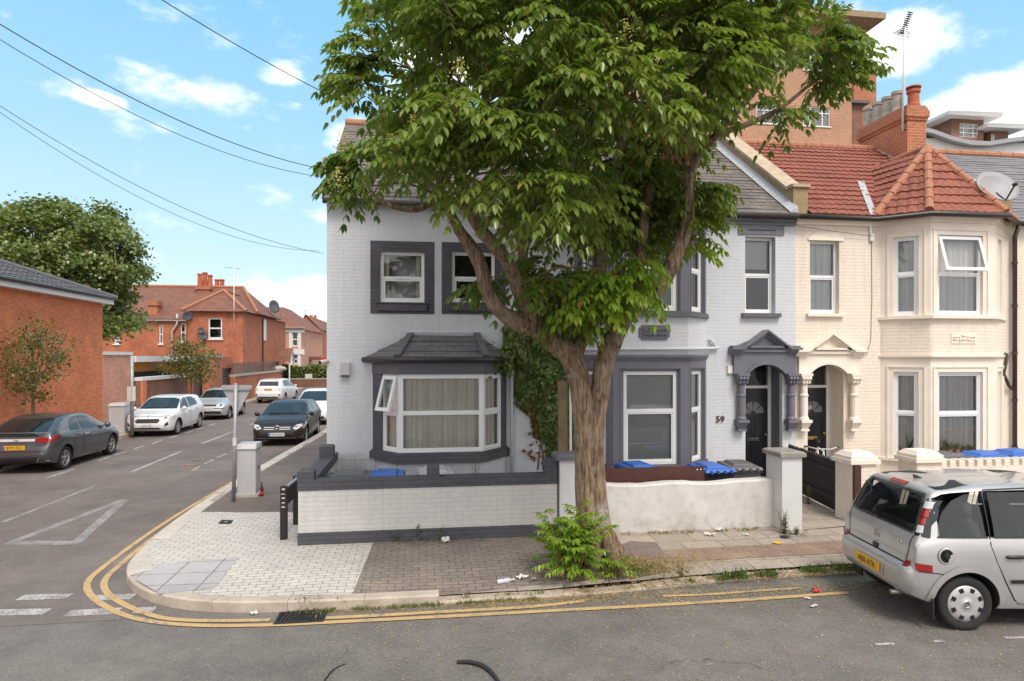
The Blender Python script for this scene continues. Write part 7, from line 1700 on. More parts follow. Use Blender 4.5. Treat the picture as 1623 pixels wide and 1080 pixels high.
def inside(poly, x, y):
 c = False; j = len(poly) - 1
 for i in range(len(poly)):
  if (poly[i][1] > y) != (poly[j][1] > y) and x < (poly[j][0] - poly[i][0]) * (y - poly[i][1]) / (poly[j][1] - poly[i][1]) + poly[i][0]: c = not c
  j = i
 return c
def edge_dist(poly, x, y):
 best = 1e9
 for i in range(len(poly)):
  ax, ay = poly[i - 1]; bx, by = poly[i]; dx, dy = bx - ax, by - ay; t = max(0, min(1, ((x - ax) * dx + (y - ay) * dy) / (dx * dx + dy * dy + 1e-9))); best = min(best, math.hypot(x - ax - t * dx, y - ay - t * dy))
 return best
def bark_limb(mb, pts, rs, n=16, seed=0, lobes=.07, sub=4):
 """a tapering, slightly fluted limb"""
 pts = [Vector(p) for p in pts]; P = []; Rr = []
 for i in range(len(pts) - 1):
  p0, p1, p2, p3 = pts[max(i - 1, 0)], pts[i], pts[i + 1], pts[min(i + 2, len(pts) - 1)]
  for k in range(sub):
   t = k / sub; P.append(.5 * ((2 * p1) + (p2 - p0) * t + (2 * p0 - 5 * p1 + 4 * p2 - p3) * t * t + (3 * p1 - p0 - 3 * p2 + p3) * t ** 3)); Rr.append(rs[i] + (rs[i + 1] - rs[i]) * t)
 P.append(pts[-1]); Rr.append(rs[-1]); b = len(mb.v); prev = None; rr = random.Random(seed); ph = [rr.uniform(0, 6.3) for _ in range(6)]
 for i, p in enumerate(P):
  d = (P[min(i + 1, len(P) - 1)] - P[max(i - 1, 0)]).normalized(); u = d.orthogonal().normalized() if prev is None else (prev - d * prev.dot(d)).normalized(); prev = u; w = d.cross(u)
  for k in range(n):
   a = 2 * math.pi * k / n; q = 1 + lobes * (math.sin(3 * a + ph[0] + i * .12) + .6 * math.sin(5 * a + ph[1] - i * .2) + .5 * math.sin(2 * a + ph[2] + i * .35)) + .03 * math.sin(i * 1.7 + ph[3])
   mb.v.append(tuple(p + (u * math.cos(a) + w * math.sin(a)) * Rr[i] * q))
 fs = [[b + i * n + k, b + i * n + (k + 1) % n, b + (i + 1) * n + (k + 1) % n, b + (i + 1) * n + k] for i in range(len(P) - 1) for k in range(n)]
 fs += [[b + k for k in range(n)][::-1], [b + (len(P) - 1) * n + k for k in range(n)]]
 for f in fs: mb.f.append(f); mb.m.append(0); mb.sm.append(True)
 return P, Rr
# ------------------------------------------------------------------ the big street tree
TY = 8.85
def street_tree():
 rr = random.Random(11); t = thing('street_tree', 'large spreading street tree with twin trunk and feathery leaves on the pavement', 'tree', (2.46, 8.85, .15))
 def L(pts): return [yp(x, y, TY + dy) for x, y, dy in pts]
 mb = MB(); skel = []
 def limb(pts, rs, seed, lobes=.06, n=14):
  P, Rr = bark_limb(mb, pts, rs, n, seed, lobes); skel.extend(zip(P, Rr)); return P
 g = Vector((0, 0, -.12))
 base = yp(945, 893, TY)
 # two stems fused into one trunk
 limb([yp(941, 905, TY) + g, yp(938, 878, TY), yp(933, 830, TY), yp(929, 750, TY), yp(926, 680, TY), yp(920, 620, TY), yp(906, 572, TY), yp(873, 532, TY - .05)], [.36, .225, .168, .148, .145, .152, .16, .14], 1, .055, 20)
 limb([yp(953, 905, TY + .02) + g, yp(953, 880, TY), yp(950, 830, TY), yp(944, 750, TY), yp(944, 680, TY), yp(952, 620, TY), yp(958, 575, TY), yp(975, 530, TY)], [.34, .22, .162, .136, .132, .138, .138, .135], 2, .06, 20)
 for a in range(7):                                        # root buttresses
  an = 2 * math.pi * a / 7 + rr.uniform(-.2, .2); q = Vector((math.cos(an), math.sin(an), 0)); b0 = Vector((base.x, base.y, 0))
  bark_limb(mb, [b0 + q * .18 + Vector((0, 0, .62)), b0 + q * .28 + Vector((0, 0, .34)), b0 + q * .42 + Vector((0, 0, .16)), b0 + q * rr.uniform(.55, .75) + Vector((0, 0, .04))], [.06, .11, .09, .03], 8, a, .1)
 # left limb, rising to the left then steeply up
 limb(L([(892, 556, 0), (850, 525, -.1), (820, 513, -.2), (790, 490, -.3), (772, 460, -.35), (762, 420, -.35), (745, 390, -.3), (726, 362, -.25), (712, 335, -.2), (690, 300, .1), (650, 255, .4)]), [.14, .12, .108, .10, .093, .09, .085, .073, .06, .045, .025], 3)
 limb(L([(855, 524, -.05), (838, 495, -.2), (820, 455, -.35), (806, 420, -.5), (788, 395, -.6), (765, 368, -.7), (747, 338, -.8), (738, 300, -.85), (720, 240, -.8), (690, 170, -.5), (640, 95, -.2)]), [.10, .098, .095, .09, .085, .08, .075, .065, .05, .035, .018], 4)
 limb(L([(750, 342, -.8), (728, 322, -.9), (695, 318, -1.0), (660, 332, -1.1), (618, 326, -1.2), (585, 305, -1.3)]), [.055, .05, .042, .036, .028, .015], 5)
 # right limb, sweeping out and up
 limb(L([(968, 545, 0), (985, 512, -.05), (1002, 490, -.1), (1030, 472, -.1), (1056, 440, -.1), (1074, 398, -.05), (1088, 362, 0), (1092, 325, 0), (1090, 290, 0), (1094, 270, 0)]), [.14, .128, .116, .106, .102, .098, .094, .09, .082, .075], 6)
 limb(L([(1093, 272, 0), (1112, 240, -.1), (1138, 212, -.3), (1170, 175, -.5), (1215, 125, -.7), (1262, 90, -.8)]), [.075, .065, .055, .045, .032, .015], 7)
 limb(L([(1093, 272, 0), (1080, 230, .1), (1076, 160, .1), (1072, 90, 0), (1080, 10, .2), (1100, -80, .4)]), [.06, .055, .05, .042, .03, .015], 8)
 # inner leaders
 limb(L([(905, 575, 0), (930, 500, .35), (948, 430, .6), (960, 360, .8), (972, 290, .9), (986, 220, .9), (990, 150, .8), (985, 60, .6), (980, -60, .5)]), [.14, .12, .11, .10, .09, .08, .065, .045, .02], 9)
 limb(L([(1000, 490, .05), (1012, 430, .3), (1018, 370, .5), (1028, 310, .6), (1050, 250, .6), (1085, 180, .8), (1120, 90, 1.0), (1150, -10, 1.0)]), [.09, .085, .08, .07, .06, .05, .035, .018], 10)
 limb(L([(842, 500, .1), (830, 440, .4), (826, 380, .6), (808, 345, .7), (790, 290, .8), (780, 210, .8), (760, 120, .8), (740, 20, .6)]), [.10, .09, .08, .07, .06, .05, .035, .018], 12)
 limb(L([(828, 400, .5), (860, 330, .2), (880, 250, -.2), (890, 160, -.6), (900, 60, -.8)]), [.06, .05, .04, .03, .015], 13)
 limb(L([(1076, 180, .1), (1040, 130, -.4), (1010, 90, -.8), (990, 40, -1.2)]), [.045, .038, .028, .012], 14)
 limb(L([(1135, 214, -.3), (1190, 195, -.1), (1240, 170, .1), (1290, 130, .2), (1340, 100, .2)]), [.045, .04, .032, .022, .01], 15)
 sk = [(p, r) for p, r in skel if p.z > 2.6]
 # crown: twig ends spread through the crown's volume
 main = [(555, -30), (592, 40), (604, 92), (555, 74), (496, 100), (500, 160), (540, 180), (585, 172), (560, 210), (515, 228), (492, 262), (486, 290), (500, 338), (545, 352), (590, 330), (648, 350), (700, 338), (742, 352), (790, 400), (850, 430), (960, 420), (1050, 380), (1060, 330), (1110, 285), (1160, 238), (1215, 222), (1262, 178), (1300, 160), (1345, 128), (1408, 108), (1392, 62), (1350, 20), (1335, -60), (1300, -190), (1150, -290), (950, -330), (760, -260), (620, -150)]
 low = [(800, 470), (815, 420), (850, 390), (960, 385), (1046, 395), (1046, 450), (1000, 490), (940, 520), (890, 520), (840, 475)]
 right = [(1060, 330), (1085, 270), (1118, 255), (1124, 300), (1112, 340), (1098, 390), (1085, 410), (1070, 380)]
 sp = []
 def fill(poly, n, dy0, dy1, inset, sep, young=0, size=1.0):
  xs = [p[0] for p in poly]; ys = [p[1] for p in poly]; tries = 0; got = 0
  while got < n and tries < 20000:
   tries += 1; x, y = rr.uniform(min(xs), max(xs)), rr.uniform(min(ys), max(ys))
   if not inside(poly, x, y): continue
   e = edge_dist(poly, x, y)
   if e < inset: continue
   k = min(1, (e + 25) / 190); k = math.sqrt(1 - (1 - k) ** 2)
   dy = rr.uniform(dy0, dy1) * k;
   if rr.random() < .55: dy = (dy0 if rr.random() < .62 else dy1) * k * rr.uniform(.7, 1)
   if 955 < x < 1105 and 185 < y < 400 and dy < .5: continue
   p = yp(x, y, TY + dy)
   if any((p - q[0]).length < sep for q in sp): continue
   sp.append((p, young, size)); got += 1
 fill(main, 265, -2.3, 2.4, 62, .35)
 fill([(960, 200), (1100, 200), (1095, 330), (1040, 390), (950, 390)], 26, .7, 2.2, 6, .34)
 for x, y, dy in ((572, 112, -.2), (585, 140, -.4), (605, 100, -.3), (562, 138, 0), (590, 60, -.2), (615, 30, .2), (1325, 112, .2), (1345, 98, .1), (1302, 80, -.3), (1310, 40, 0), (1285, 128, .3), (1230, 180, .1), (572, 250, -.4), (560, 282, -.5), (585, 296, -.3), (1330, 62, .3)): sp.append((yp(x, y, TY + dy), 0, .72))
 fill(low, 15, .2, 1.1, 24, .36, .3, .8)
 fill(right, 9, .0, .6, 18, .3, .2, .6)
 for x, y, dy, yg in ((1000, 405, -.7, 1), (980, 440, -.9, 1), (945, 425, -.9, .6), (1010, 450, -.5, .9), (930, 465, -.8, .3), (955, 480, -.7, .6), (780, 440, .1, .1), (870, 440, -.6, .2), (905, 490, -.3, .2), (1098, 375, .2, .4), (1108, 300, .2, .3), (1102, 340, .3, .4)): sp.append((yp(x, y, TY + dy), yg, .62))
 lv = Leaves(7); yl = Leaves(8); tw = MB(); tw.smooth = True; fl = []
 cen = yp(940, 130, TY)
 for p, young, size in sp:
  q, r0 = min(sk, key=lambda s: (s[0] - p).length + max(0, s[0].z - p.z) * 1.2)
  mid = q.lerp(p, .5) + Vector((0, 0, .12 * (p - q).length)); r = min(.028, r0 * .6, .008 + .012 * (p - q).length); tw.tube([q, mid, p], [r, r * .75, .008], 5, False)
  out = p - cen; out.z *= .5; out = out.normalized() if out.length > .1 else Vector((0, -1, 0)); B = []; Dd = []; Ls = []
  for k in range(rr.randint(4, 6)):
   d = (out * .75 + Vector((rr.gauss(0, .65), rr.gauss(0, .65), rr.gauss(.05, .4)))).normalized(); ln = rr.uniform(.22, .48) * size; e = p + d * ln; tw.tube([p, p.lerp(e, .5) + Vector((0, 0, .03)), e], [.008, .006, .004], 4, False)
   for m in range(rr.randint(3, 5)):
    f = .35 + .65 * m / 5; az = rr.uniform(0, 6.28); sd = Vector((math.cos(az), math.sin(az), rr.uniform(-.25, .5))); B.append(p + d * ln * f); Dd.append((d * .6 + sd).normalized()); Ls.append(rr.uniform(.30, .52) * (.75 + .25 * size))
  tn = rr.random()
  (yl if rr.random() < young else lv).compound(np.array(B), np.array(Dd), Ls, 5, .150, .036, rr.uniform(.55, .9), tint=np.clip([tn * .7 + rr.random() * .3 for _ in B], 0, 1))
  if p.y < TY - .6 and rr.random() < .28 and p.z > 5: fl.append(p + Vector((0, -.1, .28)))
 crown = thing('crown', None, None); crown.parent = t; bpy.data.objects.remove(crown)
 mb.build('trunk', M['bark'], t); tw.build('twigs', M['young_bark'], t)
 lv.build('crown', 'tree_leaf', t); yl.build('young_leaves', 'young_leaf', t)
 fw = Leaves(3); r = fw.r
 for x, y, dy in ((655, 215, -1.9), (545, 240, -1.2), (620, 245, -1.8), (535, 295, -1.2), (590, 70, -.6), (800, 5, -1.6), (770, 130, -1.7), (960, 60, -1.9), (1015, 62, -2.1), (860, 278, -1.9), (812, 292, -1.8), (640, 45, -.8), (845, 375, -.8), (1130, 5, -1.5), (870, 190, -1.8), (690, 160, -1.5), (590, 250, -1.6)): fl.append(yp(x, y, TY + dy))
 for p in fl:
  n = 70; h = r.random(n); c = np.array(p)[None] + np.stack([r.normal(0, .055, n) * (1.2 - h), r.normal(0, .055, n) * (1.2 - h), h * .22], 1); d = r.normal(0, 1, (n, 3)); fw.add(c, d, r.normal(0, 1, (n, 3)), np.full(n, .026), np.full(n, .012), r.random((n, 3)))
 fw.build('blossom', 'flower', t)
 dl = Leaves(4); r = dl.r; n = 130; c = np.array([yp(rr.uniform(1050, 1095), rr.uniform(185, 255), TY - .25 + rr.uniform(-.2, .2)) for _ in range(n)]); d = r.normal(0, .4, (n, 3)) + np.array([0, 0, -1.0]); dl.add(c, d, r.normal(0, 1, (n, 3)), r.uniform(.06, .12, n), r.uniform(.018, .03, n), r.random((n, 3))); dl.build('dead_leaves', 'dead_leaf', t)
street_tree()
# ------------------------------------------------------------------ other trees
def leaf_tree(name, label, base, poly, Y, depth, n_spray, per, leaf, mat, trunk_r, seed, shape='maple', limbs=5, sep=.5, spread=.7, inset=12, top=None, fork=.45):
 rr = random.Random(seed); t = thing(name, label, 'tree', base); base = Vector(base); xs = [p[0] for p in poly]; ys = [p[1] for p in poly]; sp = []; k = 0
 diam = (max(xs) - min(xs))
 while len(sp) < n_spray and k < 30000:
  k += 1; x, y = rr.uniform(min(xs), max(xs)), rr.uniform(min(ys), max(ys))
  if not inside(poly, x, y): continue
  e = edge_dist(poly, x, y)
  if e < inset: continue
  q = min(1, e / (diam * .42)); q = math.sqrt(max(0, 1 - (1 - q) ** 2)); s = rr.uniform(-1, 1); s = math.copysign(abs(s) ** .55, s); p = yp(x, y, Y + depth * q * s)
  if any((p - o).length < sep for o in sp): continue
  sp.append(p)
 cen = sum(sp, Vector()) / len(sp); mb = MB(); ft = base.lerp(Vector((cen.x, cen.y, cen.z)), fork)
 sk = []
 P, _ = bark_limb(mb, [base + Vector((0, 0, -.1)), base.lerp(ft, .5), ft, ft.lerp(cen, .6), cen + Vector((0, 0, (cen.z - ft.z) * .4))], [trunk_r * 1.25, trunk_r, trunk_r * .8, trunk_r * .5, trunk_r * .2], 10, seed); sk += P[6:]
 far = sorted(sp, key=lambda p: -(p - cen).length)[:limbs * 3:3]
 for i, f in enumerate(far): P, _ = bark_limb(mb, [ft.lerp(cen, rr.uniform(0, .5)), ft.lerp(f, .45) + Vector((0, 0, .1)), f], [trunk_r * .45, trunk_r * .28, .012], 7, i); sk += P
 lv = Leaves(seed); r = lv.r
 for p in sp:
  q = min(sk, key=lambda s: (s - p).length); mb.smooth = True; mb.tube([q, q.lerp(p, .5) + Vector((0, 0, .05)), p], [trunk_r * .12 + .004, trunk_r * .08 + .004, .005], 4, False)
  out = p - cen; out = np.array(out / max(out.length, .1)); n = per; c = np.array(p)[None] + r.normal(0, spread * .45, (n, 3)) * np.array([1, 1, .7])
  d = out[None] * .5 + r.normal(0, .7, (n, 3)) + np.array([0, 0, -.25]); nn = out[None] * .6 + np.array([0, 0, .9]) + r.normal(0, .45, (n, 3)); t0 = rr.random(); sz = r.uniform(.75, 1.2, n) * leaf
  lv.add(c, d, nn, sz, sz * .42, np.stack([np.clip(t0 * .6 + r.random(n) * .4, 0, 1), r.random(n), r.random(n)], 1))
 mb.build('trunk', M['young_bark'] if trunk_r < .1 else M['bark'], t); lv.build('crown', mat, t, shape); return t
leaf_tree('broadleaf_tree', 'big dense dark green tree rising behind the grey-roofed brick building', tuple(yp(120, 640, 37)[:2]) + (0,), [(-90, 340), (-10, 325), (30, 300), (60, 308), (95, 305), (130, 318), (170, 308), (200, 335), (222, 352), (226, 392), (245, 428), (232, 470), (215, 480), (238, 515), (205, 545), (165, 552), (120, 530), (0, 520), (-90, 500)], 37.0, 4.4, 190, 260, .165, 'big_tree_leaf', .28, 21, sep=.85, spread=.78, inset=20)
st = leaf_tree('sapling', 'thin street sapling with sparse feathery leaves before the tall brick wall', (xp(52, 640, -11.9).x, xp(52, 640, -11.9).y, .12), [(-25, 590), (10, 540), (30, 500), (60, 492), (85, 520), (108, 530), (112, 560), (90, 600), (85, 632), (60, 640), (30, 625), (0, 610)], xp(52, 640, -11.9).y, .9, 60, 34, .11, 'sapling_leaf', .05, 22, 'lance', 9, .18, .42, 5, fork=.6)
yb = xp(303, 640, -11.6).y
leaf_tree('sapling', 'thin street sapling with yellowish leaves beside the grey garden gate', (-11.6, yb, .12), [(252, 600), (262, 575), (275, 548), (292, 535), (318, 540), (345, 570), (342, 588), (330, 610), (305, 604), (290, 588), (270, 592)], yb, .9, 46, 34, .17, 'sapling_leaf', .06, 23, 'lance', 8, .25, .6, 4, fork=.6)
# ------------------------------------------------------------------ ivy on the wall
def ivy():
 rr = random.Random(31); t = thing('ivy', 'dense dark ivy climbing the wall between the boxy bay and the tree trunk', 'ivy', (X0(860), YF, .2)); lv = Leaves(31); r = lv.r
 body = [(800, 505), (850, 498), (915, 525), (920, 748), (868, 748), (866, 705), (846, 690), (842, 660), (818, 640), (812, 600), (806, 570), (772, 578), (768, 566), (798, 552)]
 xs = [p[0] for p in body]; ys = [p[1] for p in body]; P = []; N = []; T = []
 while len(P) < 7000:
  x, y = rr.uniform(min(xs), max(xs)), rr.uniform(min(ys), max(ys))
  if not inside(body, x, y): continue
  e = min(1, edge_dist(body, x, y) / 30); lump = .5 + .5 * math.sin(x * .09 + 1.3 * math.sin(y * .05)) * math.sin(y * .075 + 1)
  p = yp(x, y, YF - .03 - (.06 + .26 * lump) * e * rr.uniform(.45, 1) - (.18 if y > 660 and x > 850 else 0) * e); P.append(p); red = (x < 856 and y > 640) or y > 728 or rr.random() < .03
  T.append((rr.random() * .6 + .4 * lump, .99 if red and rr.random() < .45 else rr.random() * .9, 0))
 for _ in range(420):                                    # trailing over the bay roof corner
  x = rr.uniform(770, 812); y = 562 + (x - 770) * .1 + rr.gauss(8, 9); p = yp(x, y, YF - .35 * rr.random() - .1 * (812 - x) / 40); P.append(p); T.append((rr.random(), rr.random() * .9, 0))
 for _ in range(22):                                    # long loose sprays at the bottom left edge
  x = rr.gauss(848, 12); y = rr.uniform(640, 745); P.append(yp(x, y, YF - .06)); T.append((rr.random(), .99, 0))
 n = len(P); d = r.normal(0, .5, (n, 3)) + np.array([0, -.25, -.8]); nn = r.normal(0, .32, (n, 3)) + np.array([0, -1, .35]); sz = r.uniform(.05, .095, n)
 lv.add(np.array(P), d, nn, sz, sz * .5, np.array(T)); lv.build('leaves', 'ivy_leaf', t, 'ivy')
 st = MB(); st.smooth = True
 for k in range(9):
  x = 856 + k * 6; pts = [yp(x + rr.uniform(-4, 4) - (i * 3.5 if k < 4 else 0) * (k % 3), 745 - i * 30, YF - .02) for i in range(8)]; st.tube(pts, [.016 - .0015 * i for i in range(8)], 5)
 st.build('stems', M['young_bark'], t)
ivy()
# ------------------------------------------------------------------ shrubs, weeds
def shoots(name, label, base, n, h, spread, leafL, mat, seed, pairs=6, ll=.09, lw=.032, cat='shrub', per=7, up=.9):
 rr = random.Random(seed); t = thing(name, label, cat, base); b = Vector(base); lv = Leaves(seed); st = MB(); st.smooth = True; B = []; D = []; Ls = []; T = []
 for k in range(n):
  a = 2 * math.pi * k / n + rr.uniform(-.4, .4); s = spread * rr.uniform(.25, 1); hh = h * rr.uniform(.6, 1.0) * (1 - .25 * s / max(spread, .01)); r0 = b + Vector((math.cos(a), math.sin(a), 0)) * s * .3; tip = b + Vector((math.cos(a) * s, math.sin(a) * s, hh)); mid = r0.lerp(tip, .5) + Vector((0, 0, .05)); st.tube([r0, mid, tip], [.010, .008, .004], 5)
  for m in range(per):
   f = .22 + .78 * m / (per - 1); p = r0.lerp(mid, f * 2) if f < .5 else mid.lerp(tip, f * 2 - 1); az = a + m * 2.4 + rr.uniform(-.4, .4); B.append(p); D.append((math.cos(az), math.sin(az), .15 + up * f)); Ls.append(leafL * rr.uniform(.7, 1.1) * (1 - .35 * (f - .4))); T.append(min(1, .25 + .75 * f * rr.random() + (.1 if f > .9 else 0)))
 lv.compound(np.array(B), np.array(D), Ls, pairs, ll, lw, .55, tint=np.array(T)); st.build('stems', M['young_bark'], t); lv.build('foliage', mat, t, 'lance'); return t
shoots('sucker_shrub', 'bright green leafy shrub of suckers at the left foot of the street tree', (2.02, 8.42, .13), 17, .98, .42, .36, 'young_leaf', 41, 7, .105, .036)
b = gp(984, 915, .13); shoots('sucker_shrub', 'small yellow-green sucker sprouting just right of the tree foot', (b.x - .05, b.y, .13), 5, .30, .15, .2, 'young_leaf', 42, 4, .07, .03, per=4)
def weed(label, base, n, h, spread, seed, mat='weed_leaf', leaf=.09, w=.011, lean=.5):
 rr = random.Random(seed); t = thing('weed', label, 'weed', base); b = np.array(base); lv = Leaves(seed); r = lv.r; st = MB()
 for k in range(n):
  a = rr.uniform(0, 6.28); s = spread * rr.random(); tip = b + np.array([math.cos(a) * s, math.sin(a) * s, h * rr.uniform(.55, 1)]); r0 = b + np.array([math.cos(a) * s * .3, math.sin(a) * s * .3, 0]); st.tube([Vector(r0), Vector((r0 + tip) / 2 + [0, 0, .02]), Vector(tip)], [.005, .004, .002], 4)
  m = max(8, int(h * 60)); f = r.random(m); c = r0 + (tip - r0) * f[:, None]; az = r.uniform(0, 6.28, m); d = np.stack([np.cos(az), np.sin(az), lean * np.ones(m) - .3 + r.normal(0, .2, m)], 1); sz = leaf * (1.15 - .6 * f) * r.uniform(.7, 1.2, m); lv.add(c, d, np.tile([0, 0, 1.0], (m, 1)) + r.normal(0, .2, (m, 3)), sz, np.full(m, w), np.stack([np.clip(f * .6 + r.random(m) * .4, 0, 1), r.random(m) * .96, f], 1))
 st.build('stems', M['weed_leaf'] if False else M['young_bark'], t); lv.build('foliage', mat, t, 'lance'); return t
def wp(px, py, z=.13): p = gp(px, py, z); return (p.x, p.y, z)
weed('tall feathery green weed growing at the foot of the right white pier', wp(1243, 846), 8, .40, .09, 51, leaf=.085)
weed('low sprawling weed at the garden path corner beside the white pier', wp(1262, 848), 9, .16, .22, 52, leaf=.07)
weed('tall weed growing beside the black picket fence on the garden path', wp(1281, 800), 5, .40, .06, 53, leaf=.08)
weed('single upright weed in the dry soil right of the tree', wp(1079, 914), 4, .22, .05, 54, leaf=.07)
weed('dark broad-leaved weed against the grey plinth of the brick wall', wp(664, 856), 5, .30, .08, 55, leaf=.09, w=.025)
weed('small thin weed against the grey plinth, left of the dark one', wp(627, 860), 4, .16, .06, 56, leaf=.05)
weed('slender weed against the grey plinth, right of the dark one', wp(700, 858), 4, .28, .05, 57, leaf=.05)
b = yp(1075, 745, 12.0)
weed('pale sprawling shrub shoots behind the blue lidded bin by the door', (5.35, 12.75, .14), 6, 1.25, .28, 58, 'young_leaf', .10, .018)
weed('thin bare plant showing over the coping below the boxy bay', (X0(753, 12.3), 12.3, .14), 5, 1.12, .10, 59, leaf=.06)
def blades(name, mat, pts, h, seed, w=.008, lean=.5, n_per=10, scatter=.05, shape='blade'):
 rr = np.random.default_rng(seed); lv = Leaves(seed); P = np.repeat(np.array(pts, float), n_per, 0); n = len(P); P[:, :2] += rr.normal(0, scatter, (n, 2)); d = rr.normal(0, lean, (n, 3)); d[:, 2] = np.abs(d[:, 2]) * .4 + (1.0 if lean < .8 else .12); nn = rr.normal(0, 1, (n, 3)); sz = h * rr.uniform(.4, 1.2, n)
 lv.add(P, d, nn, sz, w * rr.uniform(.6, 1.3, n), np.stack([rr.random(n), rr.random(n), rr.random(n)], 1)); return tag(lv.build(name, mat, shape=shape, curl=.35), kind='stuff')
def along(path, step, jit, seed, keep=None):
 rr = random.Random(seed); out = []
 for p in resample(path, step):
  if keep and not keep(p): continue
  x, y = p[0] + rr.gauss(0, jit), p[1] + rr.gauss(0, jit); out.append((x, y, max(gz(x, y) - .02, .0) if y > 8 else 0))
 return out
nz_ = lambda s: .5 + .5 * math.sin(s * 2.3) * math.sin(s * 5.1 + 1)
kerbline = [p for p in KS if p[1] < 9 and p[0] > -1.6]
blades('kerb_grass', 'grass_blade', along(kerbline, .012, .035, 61, lambda p: p[0] < 13 and (-1.6 < p[0] < 1.5 and nz_(p[0] * 2) > .28 or 3.2 < p[0] and nz_(p[0] * 1.4 + .4) > .5)), .055, 61, .005, .55, 8, .03)
blades('kerb_weeds', 'weed_leaf', along(kerbline, .02, .04, 62, lambda p: 3.2 < p[0] < 9 and nz_(p[0] * 1.4 + .4) > .55), .11, 62, .012, .7, 6, .05, 'lance')
blades('dry_grass', 'dry_blade', along(kerbline, .008, .07, 63, lambda p: p[0] < 13) + along([(-1.0, 10.18), (2.1, 10.2)], .006, .05, 64, lambda p: nz_(p[0] * 1.7) > .3) + along([(2.7, 10.2), (5.9, 10.18)], .01, .04, 65, lambda p: nz_(p[0] * 1.1) > .35) + [(2.46 + random.Random(i).gauss(.35, .55), 8.6 + random.Random(i + 999).gauss(0, .22), .15) for i in range(900)], .05, 66, .004, 1.3, 5, .05)
blades('wall_foot_grass', 'grass_blade', along([(-.9, 10.2), (2.1, 10.22)], .03, .03, 67, lambda p: nz_(p[0] * 2.1) > .55) + along([(2.8, 10.2), (5.9, 10.15)], .03, .03, 68, lambda p: nz_(p[0] * 1.6) > .5) + [(2.46 + random.Random(i).gauss(.2, .4), 8.4 + random.Random(i + 99).gauss(0, .15), .15) for i in range(120)], .07, 69, .005, .6, 7, .03)
# fallen blossom and leaf crumbs drifted along the gutter
def crumbs():
 rr = random.Random(71); lv = Leaves(71); P = []
 for _ in range(6500):
  x = rr.uniform(.5, 9.5); y = 7.95 - abs(rr.gauss(0, .28)) * (1 if x > 2.5 else .5); P.append((x, y, .010))
 for _ in range(2500):
  x, y = rr.uniform(2.6, 8.5), rr.uniform(8.5, 10.1); P.append((x, y, gz(x, y) + .012))
 for _ in range(3500):
  x, y = rr.uniform(-1, 9), 7.9 - abs(rr.gauss(0, 1.5)); P.append((x, y, .009))
 n = len(P); r = lv.r; d = r.normal(0, 1, (n, 3)); d[:, 2] *= .15; nn = r.normal(0, .2, (n, 3)) + np.array([0, 0, 1]); sz = r.uniform(.008, .026, n); lv.add(np.array(P), d, nn, sz, sz * .35, np.stack([r.random(n), r.random(n), r.random(n)], 1)); tag(lv.build('fallen_blossom', 'dry_blade', curl=0), kind='stuff')
crumbs()
# the far hedge
def hedge():
 t = thing('hedge', 'long clipped green hedge in front of the far houses', 'hedge', tuple(gp(485, 600, 0))); rr = np.random.default_rng(81); Y = 66.8; x0, x1 = X0(448, Y), X0(532, Y); zt = zy(480, 580, Y); lv = Leaves(81); n = 5200
 P = np.stack([rr.uniform(x0, x1, n), Y + rr.uniform(-.2, 1.0, n), .1 + (zt - .1) * rr.random(n) ** .6], 1); P[:, 2] += .12 * np.sin(P[:, 0] * 1.7); f = rr.random(n) < .6; P[f, 1] = Y - .1 + rr.normal(0, .12, f.sum())
 d = rr.normal(0, 1, (n, 3)); nn = rr.normal(0, .5, (n, 3)) + np.array([0, -.7, .7]); sz = rr.uniform(.12, .26, n); lv.add(P, d, nn, sz, sz * .4, rr.random((n, 3))); lv.build('foliage', 'hedge_leaf', t)
 m = MB(); m.box(x0, x1, Y + .15, Y + .8, 0, zt - .25); plain('hedge_core', (.03, .045, .012), .9, .3, 3); m.build('core_block', M['hedge_core'], t)  # solid dark green block filling the hedge behind its leaves
hedge()
# ================================================================== smaller things
plain('dish_grey', (.30, .30, .31), .55, .1)
